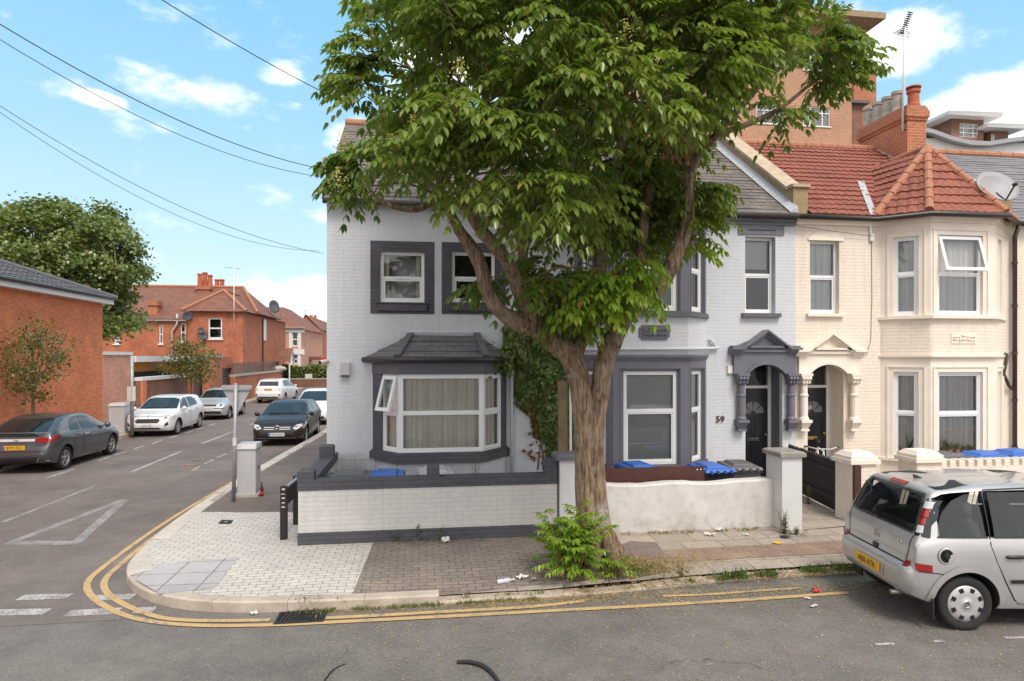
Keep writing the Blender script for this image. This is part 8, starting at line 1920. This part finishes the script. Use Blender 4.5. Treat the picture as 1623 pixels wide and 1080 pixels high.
# ---- wheelie bins
def wheelie_bin(label, loc, rz, body, lid, h=.86, w=.56, d=.70, group='wheelie bins in the front yards'):
 t = thing('wheelie_bin', label, 'bin', loc, rz, group)
 m = MB(); m.hexa([(-w * .42, -d * .36, .06), (w * .42, -d * .36, .06), (w * .42, d * .34, .06), (-w * .42, d * .34, .06), (-w / 2, -d / 2, h - .07), (w / 2, -d / 2, h - .07), (w / 2, d / 2, h - .07), (-w / 2, d / 2, h - .07)])
 m.box(-w / 2 - .02, w / 2 + .02, -d / 2 - .02, d / 2 + .02, h - .12, h - .071); m.build('body', M[body], t, local=True)
 l = MB(); a = .03
 l.hexa([(-w / 2 - a, -d / 2 - .05, h - .07), (w / 2 + a, -d / 2 - .05, h - .07), (w / 2 + a, d / 2 + .02, h - .07), (-w / 2 - a, d / 2 + .02, h - .07), (-w / 2 - a + .02, -d / 2 - .02, h - .025), (w / 2 + a - .02, -d / 2 - .02, h - .025), (w / 2 + a - .02, d / 2, h - .015), (-w / 2 - a + .02, d / 2, h - .015)])
 l.hexa([(-w * .36, -d * .36, h - .022), (w * .36, -d * .36, h - .022), (w * .36, d * .40, h - .014), (-w * .36, d * .40, h - .014), (-w * .30, -d * .28, h + .02), (w * .30, -d * .28, h + .02), (w * .30, d * .34, h + .03), (-w * .30, d * .34, h + .03)])
 lo = l.build('lid', M[lid], t, local=True)
 k = MB()
 for x in (-.2, -.07, .07, .2): k.box(x * w / .56 - .02, x * w / .56 + .02, -d / 2 - .085, -d / 2 - .03, h - .085, h - .035)
 k.build('lid_grips', M[lid], lo, local=True)
 hd = MB(); hd.smooth = True; hd.tube([(-w * .4, d / 2 + .01, h - .09), (-w * .4, d / 2 + .09, h - .05), (w * .4, d / 2 + .09, h - .05), (w * .4, d / 2 + .01, h - .09)], .016, 6); hd.build('handle', M[lid], t, local=True)
 for sx in (-1, 1):
  wh = MB(); wh.smooth = True; wh.lathe((sx * w * .46, d * .38, .10), [(.02, -.03), (.09, -.03), (.10, -.015), (.10, .015), (.09, .03), (.02, .03)], 16, (1, 0, 0)); wh.build('wheel', M['bin_black'], t, local=True)
 return t
def at_y(px, Y): return X0(px, Y)
wheelie_bin('grey wheelie bin behind the low wall, left of number 59 door', (at_y(1171, 11.6), 11.6, .135), R(-6), 'bin_grey', 'bin_grey', .87)
wheelie_bin('black wheelie bin with blue lid beside the brown board', (at_y(1126, 11.5), 11.5, .135), R(4), 'bin_black', 'bin_blue', .86)
wheelie_bin('wheelie bin with blue lid peeking over the brown board', (at_y(1010, 11.8), 11.8, .135), R(8), 'bin_black', 'bin_blue', .86)
wheelie_bin('blue lidded wheelie bin behind the brick wall under the boxy bay', (at_y(613, 11.6), 11.6, .135), R(-3), 'bin_blue', 'bin_blue', .86)
wheelie_bin('grey wheelie bin behind the left end of the brick wall', (at_y(560, 11.7), 11.7, .135), R(84), 'bin_grey', 'bin_grey', .86)
wheelie_bin('pale grey bin behind the middle pier of the brick wall', (at_y(690, 11.8), 11.8, .135), R(5), 'bin_grey', 'cabinet_grey', .86)
wheelie_bin('grey lidded wheelie bin, leftmost of three behind the crenellated cream wall', (at_y(1492, 11.25), 11.25, .14), R(-82), 'bin_grey', 'bin_grey', 1.0, .66, .8)
wheelie_bin('blue lidded wheelie bin, middle of three behind the crenellated cream wall', (at_y(1553, 11.3), 11.3, .14), R(-80), 'bin_black', 'bin_blue', 1.0, .56, .72)
wheelie_bin('blue lidded wheelie bin, rightmost of three behind the crenellated cream wall', (at_y(1606, 11.35), 11.35, .14), R(-84), 'bin_black', 'bin_blue', 1.02, .56, .72)
def board():
 a, b = yp(963, 755, 10.62), yp(1115, 755, 10.62); z1 = zy(1040, 740.5, 10.62); m = MB(); m.box(a.x - .15, b.x, 10.60, 10.625, .5, z1)
 t = thing('timber_board', 'dark brown painted timber board standing behind the low rendered wall', 'board', (a.x, 10.6, .5)); m.build('panel', M['board'], t); s = MB()
 for x in (1022, 1036): s.lathe((X0(x, 10.6), 10.598, z1 - .22), [(.014, 0), (.012, .006), (.001, .007)], 8, (0, -1, 0))
 for x in (1105, 1111): s.lathe((X0(x, 10.6), 10.598, z1 - .06), [(.012, 0), (.001, .006)], 8, (0, -1, 0))
 s.build('screws', M['chrome'], t); p = MB(); p.box(a.x + .2, a.x + .27, 10.627, 10.70, .13, z1 - .05); p.box(b.x - .4, b.x - .33, 10.627, 10.70, .13, z1 - .05); p.build('stakes', M['wood_post'], t)
board()
def posts():
 Y = 11.4; z1 = zy(893, 590, Y); x = X0(893, Y); t = thing('timber_post', 'weathered square timber post beside the ivy, left of the tree trunk', 'post', (x, Y, .13)); m = MB(); m.box(x - .075, x + .075, Y, Y + .12, .1, zy(893, 604, Y)); m.build('post', M['wood_post'], t)
 t = thing('leaning_pole', 'thin white pole with red tip standing between ivy and tree trunk', 'pole', (X0(903, Y), Y - .05, .13)); m = MB(); m.smooth = True; m.tube([(X0(904, Y), Y - .05, .1), (X0(903, Y), Y - .05, zy(903, 606, Y))], .022, 8); m.build('pole', M['white_paint'], t); m = MB(); m.tube([(X0(903, Y), Y - .05, zy(903, 606, Y)), (X0(903, Y), Y - .05, zy(903, 597, Y))], .028, 8); m.build('tip', M['red_scrap'], t)
 # ornamental gate leaning on the house wall
 t = thing('iron_gate', 'grey painted ornamental iron gate leaning against the end house wall', 'gate', (X0(558, 13.1), 13.1, .14)); F = Fr((0, 13.15, 0), (1, 0, 0)); a0, b1 = F.px(526, 729); a1, _ = F.px(592, 729); m = MB(); m.smooth = True
 m.tube([F.P(a0, .14), F.P(a0, b1)], .012, 6); m.tube([F.P(a1, .14), F.P(a1, b1)], .012, 6); m.tube([F.P(a0, b1), F.P(a1, b1)], .012, 6); m.tube([F.P(a0, .3), F.P(a1, .3)], .012, 6)
 for i in range(1, 8): a = a0 + (a1 - a0) * i / 8; m.tube([F.P(a, .3), F.P(a, b1)], .007, 5)
 for cx in (.38, .62):
  c = a0 + (a1 - a0) * cx
  for k in range(2): m.tube([F.P(c + (.09 + .06 * k) * math.cos(R(q)) * (1 - q / 900), b1 - .02 + (.10 + .05 * k) * math.sin(R(q))) for q in range(0, 400, 25)], .008, 5)
 m.build('scrolls', M['grey_pipe'], t)
posts()
# ---- street cabinets, signs, pole
def cabinet(name, label, loc, w, d, h, slope=True):
 t = thing(name, label, 'cabinet', loc); m = MB(); m.box(-w / 2, w / 2, -d / 2, d / 2, .06, h - .10); m.hexa([(-w / 2 - .02, -d / 2 - .03, h - .10), (w / 2 + .02, -d / 2 - .03, h - .10), (w / 2 + .02, d / 2 + .02, h - .10), (-w / 2 - .02, d / 2 + .02, h - .10), (-w / 2 - .0, -d / 2 + .05, h), (w / 2 + .0, -d / 2 + .05, h), (w / 2 + .02, d / 2 + .02, h), (-w / 2 - .02, d / 2 + .02, h)]); m.build('body', M['cabinet_grey'], t, local=True)
 b = MB(); b.box(-w / 2 - .06, w / 2 + .06, -d / 2 - .06, d / 2 + .06, -.02, .06); b.build('plinth', M['concrete'], t, local=True); dr = MB(); dr.box(w / 2 + .001, w / 2 + .008, -d / 2 + .03, -.01, .12, h - .14); dr.box(w / 2 + .001, w / 2 + .008, .01, d / 2 - .03, .12, h - .14); dr.build('door', M['cabinet_grey'], t, local=True)
 l = MB(); l.box(w / 2 + .008, w / 2 + .02, -.05, -.03, h * .5, h * .58); l.build('lock', M['black_plastic'], t, local=True)
 return t
c1 = gp(390, 789, .13); cabinet('street_cabinet', 'tall grey street cabinet on the pavement corner beside the sign pole', (c1.x + .0, c1.y + .25, .13), .36, .44, 1.10)
c2 = gp(187, 688, .12); cabinet('street_cabinet', 'grey street cabinet between dark hatchback and white hatchback on far kerb', (c2.x - .05, c2.y + .4, .12), .55, .8, 1.15)
def sign_pole():
 b = gp(370, 796, .13); t = thing('give_way_sign', 'triangular road sign seen from behind on a leaning grey pole', 'road sign', (b.x, b.y, .13)); top = yp(374, 610, b.y); m = MB(); m.smooth = True; m.tube([(b.x, b.y, .1), tuple(top)], .038, 12); m.lathe(tuple(top), [(.038, 0), (.03, .02), (.002, .03)], 12); m.build('pole', M['galvanised'], t)
 # the plate is turned away towards the side street
 cx = top.x + .02; z1 = top.z - .01; F = Fr((top.x, b.y + .045, 0), Vector((1, -.25, 0))); h = .60; w = .70; rr = .05; q = MB()
 def rounded(pts, r, n=5):
  out = []
  for i, p in enumerate(pts):
   p = Vector(p); a = (Vector(pts[i - 1]) - p).normalized(); c = (Vector(pts[(i + 1) % len(pts)]) - p).normalized()
   for k in range(n + 1): s = k / n; v0, v1 = p + a * r, p + c * r; out.append(tuple((v0 * (1 - s) ** 2 + p * 2 * s * (1 - s) + v1 * s * s)))
  return out
 q.fprism(F, rounded([(0, z1 - h), (w / 2, z1), (-w / 2, z1)], .07), -.012, 0); pl = q.build('plate', M['sign_back'], t); f = MB(); f.fbox(F, -w / 2 + .06, w / 2 - .06, z1 - .10, z1 - .065, .001, .03); f.build('channel', M['galvanised'], pl)
 s = MB(); s.tube([Vector((b.x, b.y, .13)).lerp(top, .48), Vector((b.x, b.y, .13)).lerp(top, .55)], .041, 12); s.build('sticker', M['litter_white'], t)
sign_pole()
def name_sign():
 a, b = gp(450, 855, .13), gp(470, 832, .13); t = thing('street_name_sign', 'black street name board on two posts, seen edge on by the wall', 'sign', (a.x, a.y, .13)); zt = zy(451, 771, a.y)
 for p in (a, b): m = MB(); m.box(p.x - .05, p.x + .05, p.y - .05, p.y + .05, .1, zt); m.build('post', M['fence_black'], t)
 F = Fr((a.x + .051, a.y, 0), Vector((b.x - a.x, b.y - a.y, 0))); L = math.hypot(b.x - a.x, b.y - a.y); m = MB(); m.bar((a.x + .03, a.y + .05, zt - .17), (b.x + .03, b.y - .05, zt - .17), .03, .27); m.build('board', M['fence_black'], t); m = MB(); m.bar((a.x + .03, a.y + .05, zt - .022), (b.x + .03, b.y - .05, zt - .022), .05, .025); m.build('top_rail', M['metal_grey'], t)
 r = MB(); rr = random.Random(2)
 for i in range(5): z = zt - .05 - .07 * i; r.box(a.x - .03 + rr.uniform(-.01, .01), a.x + .025, a.y - .0515, a.y - .05, z, z + rr.uniform(.01, .025))
 r.build('chipped_paint', M['litter_white'], t)
name_sign()
b = gp(415, 787, .13); m = MB(); m.smooth = True; m.lathe((0, 0, 0), [(.032, 0), (.034, .01), (.034, .15), (.028, .18), (.014, .21), (.013, .27), (.016, .275), (.016, .285), (.005, .29)], 14); bt = thing('glass_bottle', 'small dark red-brown glass bottle standing beside the tall street cabinet', 'bottle', (b.x, b.y, .135)); m.build('bottle', M['bottle_brown'], bt, local=True); m = MB(); m.lathe((0, 0, 0), [(.0352, .04), (.0352, .11)], 14); m.build('label', M['red_scrap'], bt, local=True)
# ---- fittings on the houses that are things of their own
def wall_box():
 F = F0; q = wpx(F, 540, 575, 555, 597); t = thing('alarm_box', 'pale grey box with dark underside fixed on the end house wall', 'alarm box', tuple(F.P((q[0] + q[1]) / 2, q[2]))); m = MB(); m.fbox(F, q[0], q[1], q[2] + .03, q[3], 0, .11); m.build('case', M['cabinet_grey'], t); m = MB(); m.fbox(F, q[0] + .01, q[1] - .01, q[2], q[2] + .029, 0, .10); m.build('base', M['black_plastic'], t)
 t = thing('security_camera', 'small white security camera on the corner edge of the end house', 'camera', (XA + .03, YF - .05, zy(521, 573))); m = MB(); m.smooth = True; z = zy(521, 573); m.tube([(XA + .02, YF - .0, z), (XA - .02, YF - .10, z), (XA - .1, YF - .2, z - .02)], [.035, .04, .04], 10); m.build('body', M['litter_white'], t); m = MB(); m.lathe((XA - .1, YF - .2, z - .02), [(.036, 0), (.03, .015), (.002, .016)], 12, (-.8, -1, -.1)); m.build('lens', M['black_plastic'], t)
wall_box()
def tv_aerial():
 Y = 16.1; x = X0(1430, Y); b = Vector((x, Y, zy(1430, 208, Y))); t = thing('tv_aerial', 'tall thin aerial mast with many-toothed antenna strapped to the chimney', 'aerial', tuple(b)); zt = zy(1435, 20, Y); xt = X0(1435, Y); m = MB(); m.smooth = True; m.tube([tuple(b), (xt, Y, zt)], .028, 8); m.build('mast', M['white_paint'], t)
 a = MB(); c = Vector((xt, Y, zt - .1)); s = Vector((.97, .2, .0)).normalized()
 p0, p1 = c + Vector((0, .10, -.42)), c + Vector((-.03, -.22, -.02)); a.tube([p0, p1], .016, 6)
 for i in range(11):
  p = p0.lerp(p1, i / 10); a.bar(p - s * .10, p + s * .10, .035, .012)
 for i in range(7):
  p = p0.lerp(p1, -.12 + i * .07); k = .36 - .02 * i; u = Vector((0, 0, .02 * i)); a.tube([p - s * k - u, p + s * k + u], .006, 4); a.tube([p - s * k * .8 - Vector((0, 0, .12)), p + s * k * .8 + Vector((0, 0, -.12))], .005, 4)
 a.build('antenna', M['gutter'], t); br = MB(); br.tube([b + Vector((-.03, 0, .25)), b + Vector((.5, .1, .25))], .02, 6); br.tube([b + Vector((-.03, 0, .05)), b + Vector((.5, .1, .05))], .02, 6); br.build('bracket', M['gutter'], t)
tv_aerial()
dish('satellite_dish', 'large pale grey satellite dish beside the red tiled bay roof', tuple(yp(1581, 295, YF - .45)), .46, (-.12, -1, .62), 'dish_grey')
# ---- overhead wires
plain('wire_grey', (.09, .095, .105), .6, 0)
def wire(label, a, b, sag, r=.009):
 a, b = Vector(a), Vector(b); m = MB(); m.smooth = True; pts = [a.lerp(b, i / 24) + Vector((0, 0, -4 * sag * (i / 24) * (1 - i / 24))) for i in range(25)]; m.tube(pts, r, 5); o = m.build('overhead_wire', M['wire_grey'], None, at=tuple(a)); return tag(o, label, 'wire', 'overhead wires')
wire('overhead wire, upper thick one crossing the top left sky', yp(-40, 14, 9), yp(540, 273, YF + 1.2), .35, .008)
wire('overhead wire just below the thick one at upper left', yp(-40, 38, 9.5), yp(540, 284, YF + 1.2), .42, .006)
wire('overhead wire entering at the top centre and running into the tree crown', yp(225, -20, 7), yp(760, 240, 12.8), .25, .006)
wire('lower overhead wire in the left sky, upper of a close pair', yp(-40, 142, 14), yp(512, 402, 20), .5, .007)
wire('lower overhead wire in the left sky, under its close twin', yp(-40, 150, 14), yp(505, 398, 22), .75, .006)
wire('thin wire from the grey eaves to the junction box by the cream bay', (X0(1110), YF - .2, zy(1110, 332)), (X0(1380), YF - .06, zy(1380, 375)), .06, .007)
# ---- bicycle behind the picket fence
def bicycle():
 t = thing('bicycle', 'bicycle with white handlebars standing behind the picket fence by the cream porch', 'bicycle', (X0(1308, 12.9), 12.9, .14)); x, y = X0(1308, 12.9), 12.9; r = .33; zh = zy(1305, 712, y)
 d = Vector((.35, 1, 0)).normalized(); s = Vector((d.y, -d.x, 0)); f = Vector((x, y, .14))
 for k, nm in ((0, 'wheel'), (1.02, 'wheel')):
  m = MB(); m.smooth = True; c = f + d * k + Vector((0, 0, r)); m.tube([c + (d * math.cos(2 * math.pi * i / 28) + Vector((0, 0, 1)) * math.sin(2 * math.pi * i / 28)) * r for i in range(29)], .018, 6); w = m.build(nm, M['tyre'], t); sp = MB()
  for i in range(12): sp.tube([c, c + (d * math.cos(2 * math.pi * i / 12) + Vector((0, 0, 1)) * math.sin(2 * math.pi * i / 12)) * r], .0025, 3)
  sp.build('spokes', M['chrome'], w)
 A, B = f + d * .12 + Vector((0, 0, .82)), f + d * .62 + Vector((0, 0, .85)); Cc = f + d * .45 + Vector((0, 0, .3)); m = MB(); m.smooth = True
 for p, q in ((A, B), (A, Cc), (B, Cc), (Cc, f + d * 1.02 + Vector((0, 0, r))), (B, f + d * 1.02 + Vector((0, 0, r))), (A, f + Vector((0, 0, r)))): m.tube([p, q], .016, 6)
 m.build('frame', M['white_paint'], t); h = MB(); h.smooth = True; H = Vector((A.x, A.y, zh - .02)); h.tube([A, H], .014, 6); h.tube([H - s * .30 + d * .12 + Vector((0, 0, .03)), H - s * .14, H + s * .14, H + s * .30 + d * .12 + Vector((0, 0, .03))], .014, 6); h.build('handlebar', M['litter_white'], t)
 g = MB(); g.tube([H + s * .30 + d * .12 + Vector((0, 0, .03)), H + s * .36 + d * .2 + Vector((0, 0, .03))], .02, 6); g.tube([H - s * .30 + d * .12 + Vector((0, 0, .03)), H - s * .36 + d * .2 + Vector((0, 0, .03))], .02, 6); g.build('grips', M['black_plastic'], t); sd = MB(); sd.smooth = True; sd.lathe(B + Vector((0, 0, .12)) - d * .12, [(.02, 0), (.05, .08), (.08, .2), (.02, .26)], 10, d); sd.tube([B, B + Vector((0, 0, .1))], .013, 6); sd.build('saddle', M['black_plastic'], t)
bicycle()
# ---- pot plants on the window sills of the cream bay
def pot(label, c, r, h, mat, leaves, lh, seed, shape='lance', group='potted plants on the cream bay window sill'):
 t = thing('potted_plant', label, 'plant', c, 0, group); m = MB(); m.smooth = True; m.lathe((0, 0, 0), [(r * .72, 0), (r, h * .8), (r * 1.08, h * .8), (r * 1.08, h), (r * .9, h), (r * .85, h * .9)], 14); m.build('pot', M[mat], t, local=True); lv = Leaves(seed); g = lv.r; n = leaves
 az = g.uniform(0, 6.28, n); d = np.stack([np.cos(az) * .5, np.sin(az) * .22, g.uniform(.5, 1.2, n)], 1); p = np.tile([c[0], c[1], c[2] + h * .9], (n, 1)) + g.normal(0, r * .25, (n, 3)) * [1, .6, .2]; sz = lh * g.uniform(.6, 1.1, n); lv.add(p, d, g.normal(0, 1, (n, 3)), sz, np.full(n, .016 if lh > .2 else .02), np.stack([g.random(n), g.random(n) * .9, g.random(n)], 1)); lv.build('leaves', 'weed_leaf', t, shape)
def pots():
 D = .65; P, Fs, Ls = bay_plan(X0(1395), X0(1592), X0(1475.5, YF - D), X0(1576, YF - D), D); z = zy(1522, 728, YF - D) + .07
 F = Fs[0]
 for px, r, h, mt, n, lh, lab in ((1426, .055, .10, 'terracotta', 9, .12, 'small terracotta pot plant at the left of the angled bay window'), (1440, .07, .12, 'blue_pot', 7, .42, 'tall spiky plant in a bright blue pot in the angled bay window'), (1449.5, .05, .08, 'blue_pot', 5, .10, 'small low blue pot at the right of the angled bay window')):
  a = F.px(px, 720)[0]; c = F.P(a, z, -.155 + .03); pot(lab, tuple(c), r * .7, h, mt, n, lh, int(px))
 F = Fs[1]
 for i, (px, h, n, lh) in enumerate(((1492, .11, 10, .34), (1500, .11, 14, .14), (1511, .12, 30, .26), (1523, .12, 20, .18), (1534, .10, 14, .16), (1545, .08, 22, .20))):
  a = F.px(px, 720)[0]; c = F.P(a, z, -.125)
  lab = ['leftmost terracotta pot with tall thin leaves in the front bay window', 'second terracotta pot from the left in the front bay window', 'terracotta pot with the bushiest plant in the front bay window', 'terracotta pot right of the bushiest plant in the front bay window', 'fifth terracotta pot from the left in the front bay window', 'rightmost low spreading pot plant in the front bay window'][i]
  pot(lab, tuple(c), .055, h, 'terracotta', n, lh, 200 + i)
pots()
# ---- ironwork in the ground
def drain():
 a, b = gp(437, 985, 0), gp(516, 978, 0); t = thing('drain_grate', 'rusty iron drain grate in the gutter below the kerb', 'drain', (a.x, a.y, 0)); y0, y1 = a.y - .12, a.y + .22; m = MB(); m.box(a.x, b.x, y0, y0 + .035, .0, .022); m.box(a.x, b.x, y1 - .035, y1, .0, .022); m.box(a.x, a.x + .03, y0 + .036, y1 - .036, 0, .021); m.box(b.x - .03, b.x, y0 + .036, y1 - .036, 0, .021); m.build('frame', M['iron'], t); g = MB(); n = 12
 for i in range(n): x = a.x + .04 + (b.x - a.x - .08) * (i + .5) / n; g.hexa([(x - .012, y0 + .037, .001), (x + .012, y0 + .037, .001), (x + .05, y1 - .037, .001), (x + .026, y1 - .037, .001), (x - .012, y0 + .037, .019), (x + .012, y0 + .037, .019), (x + .05, y1 - .037, .019), (x + .026, y1 - .037, .019)])
 g.build('bars', M['iron'], t); p = MB(); p.poly([(a.x + .03, y0 + .035, .0055), (b.x - .03, y0 + .035, .0055), (b.x - .03, y1 - .035, .0055), (a.x + .03, y1 - .035, .0055)]); p.build('pit', M['ink'], t)
 c = [gp(*q, .13) for q in ((346, 831.5), (366, 831.5), (370, 826), (351, 825.5))]; m = MB(); z = .146; m.poly([(q.x, q.y, z) for q in c]); m.poly([(q.x, q.y, z - .006) for q in c][::-1]); t = thing('access_cover', 'small square iron access cover set in the pale block paving', 'cover', (c[0].x, c[0].y, .14)); m.build('cover', M['iron'], t)
 s = MB(); q = (c[0] + c[1] + c[2] + c[3]) / 4; s.lathe((q.x, q.y, z), [(.03, 0), (.03, .002), (.002, .0025)], 12); s.build('key_hole', M['metal_grey'], t)
drain()
# ---- litter
def scrap(name, label, px, py, z, w, d, mat, seed, h=.012, cat='litter'):
 rr = random.Random(seed); c = gp(px, py, z); zz = gz(c.x, c.y) + .012 if c.y > 8 else .012; m = MB(); n = 5; g = [[Vector((-w / 2 + w * i / n + rr.uniform(-.1, .1) * w / n, -d / 2 + d * j / n + rr.uniform(-.1, .1) * d / n, rr.uniform(.002, h))) for j in range(n + 1)] for i in range(n + 1)]
 for i in range(n):
  for j in range(n):
   if rr.random() < .12 and (i in (0, n - 1) or j in (0, n - 1)): continue
   m.poly([g[i][j], g[i + 1][j], g[i + 1][j + 1], g[i][j + 1]])
 o = m.build(name, M[mat], None, local=True); o.location = (c.x, c.y, zz); o.rotation_euler = (0, 0, rr.uniform(-.6, .6)); return tag(o, label, cat)
scrap('paper_scrap', 'crumpled white paper scrap right of the flattened bottle on brown paving', 828, 912, .13, .16, .10, 'litter_white', 1, .05)
scrap('paper_scrap', 'tiny white scrap closest to the sucker shrub on brown paving', 846, 914, .13, .06, .05, 'litter_white', 2, .03)
scrap('paper_scrap', 'white paper scrap at the foot of the rendered wall, left of two', 1125, 849, .13, .16, .09, 'litter_white', 3, .04)
scrap('paper_scrap', 'white crumpled bag at the foot of the rendered wall, right of two', 1141, 842, .13, .14, .09, 'litter_white', 4, .06)
scrap('paper_scrap', 'small white scrap on the slabs below the right end of the wall', 1182, 849, .13, .10, .05, 'litter_white', 5, .02)
scrap('yellow_card', 'flat yellow card lying on the slabs near the white pier', 1233, 861, .13, .16, .13, 'yellow_card', 6, .012)
scrap('rubber_scrap', 'dark scrap lying beside the yellow card on the slabs', 1246, 853, .13, .17, .10, 'bin_black', 7, .04)
scrap('red_wrapper', 'bright red wrapper in the gutter near the silver car', 1294, 939, 0, .10, .09, 'red_scrap', 8, .05)
scrap('red_wrapper', 'red scrap on the soil just right of the tree foot', 997, 887, .13, .07, .06, 'red_scrap', 9, .05)
scrap('paper_scrap', 'white scrap on the road left of the silver car', 1290, 962, 0, .13, .04, 'litter_white', 10, .01)
scrap('paper_scrap', 'white scrap under the corner kerb near the drain', 403, 975, 0, .09, .05, 'litter_white', 11, .04)
scrap('paper_scrap', 'white rag at the foot of the plinth of the brick wall', 706, 861, .13, .12, .10, 'litter_white', 12, .09)
scrap('paper_scrap', 'pale scrap on the gutter near the upper right weeds', 1280, 950, 0, .08, .05, 'litter_white', 13, .01)
def plastic_bottle():
 c = gp(800, 918, .13); t = thing('plastic_bottle', 'flattened clear plastic bottle lying on the brown paving', 'bottle', (c.x, c.y, gz(c.x, c.y) + .03), R(18)); m = MB(); m.smooth = True; m.lathe((-.11, 0, 0), [(.002, 0), (.03, .005), (.033, .06), (.027, .09), (.034, .13), (.03, .17), (.013, .20), (.013, .225)], 12, (1, 0, 0)); m.build('bottle', M['clear_plastic'], t, local=True); k = MB(); k.lathe((.115, 0, 0), [(.015, 0), (.015, .02), (.002, .021)], 10, (1, 0, 0)); k.build('cap', M['litter_white'], t, local=True)
plastic_bottle()
# ---- black arcs standing in for leftover car edges at the very bottom of the view
def car_edges():
 for i, (label, pts, r) in enumerate((('thin black arc, leftover edge of a car, at bottom left of centre', ((509, 1090), (513, 1078), (522, 1064), (534, 1054), (548, 1049)), .008), ('thick black arc, leftover edge of a car, at the bottom centre', ((724, 1048), (745, 1048), (766, 1054), (781, 1066), (792, 1082), (797, 1095)), .022))):
  m = MB(); m.smooth = True; P = [gp(x, y, .03) for x, y in pts]; q = smooth_path([tuple(p.xy) for p in P]); m.tube([(x, y, r + .002) for x, y in q], [r * (.5 + .5 * math.sin(math.pi * min(1, .12 + k / len(q)))) for k in range(len(q))], 8); tag(m.build('car_edge', M['tyre'], None, at=(q[0][0], q[0][1], 0)), label, 'car edge')
car_edges()
# ---- poles and bollards at the far end of the side street
def far_posts():
 def pole(name, label, px, pb, pt, r, mat, cat, plate=None):
  b = gp(px, pb, 0); t = thing(name, label, cat, tuple(b)); zt = zy(px, pt, b.y); m = MB(); m.smooth = True; m.tube([tuple(b), (b.x, b.y, zt)], r, 8); m.build('pole', M[mat], t)
  if plate:
   w, z0, z1, mt = plate; m = MB(); m.box(b.x - w / 2, b.x + w / 2, b.y - .08, b.y - .05, zy(px, z1, b.y), zy(px, z0, b.y)); m.build('plate', M[mt], t)
 pole('sign_post', 'thin post with white square plate before the far house', 467.5, 596, 535, .05, 'metal_grey', 'sign post', (.55, 536, 545, 'litter_white'))
 pole('lamp_column', 'plain grey lamp column standing by the low far wall', 481, 602, 553, .09, 'metal_grey', 'lamp post')
 pole('sign_post', 'thin far post with red and white triangular plate beside the bollards', 512, 608, 566, .05, 'metal_grey', 'sign post', (.6, 567, 575, 'red_scrap'))
 for i, px in enumerate((505.5, 508.5)):
  b = gp(px, 611 - i, 0); t = thing('bollard', ['black bollard, left of the far pair at the junction', 'black bollard, right of the far pair at the junction'][i], 'bollard', tuple(b), 0, 'bollards at the far junction'); m = MB(); m.smooth = True; m.lathe((b.x, b.y, 0), [(.13, 0), (.12, .1), (.10, .15), (.10, .75), (.13, .78), (.13, .83), (.10, .88), (.10, 1.0), (.04, 1.06)], 12); m.build('body', M['fence_black'], t); k = MB(); k.lathe((b.x, b.y, 0), [(.132, .785), (.132, .825)], 12); k.build('band', M['litter_white'], t)
far_posts()
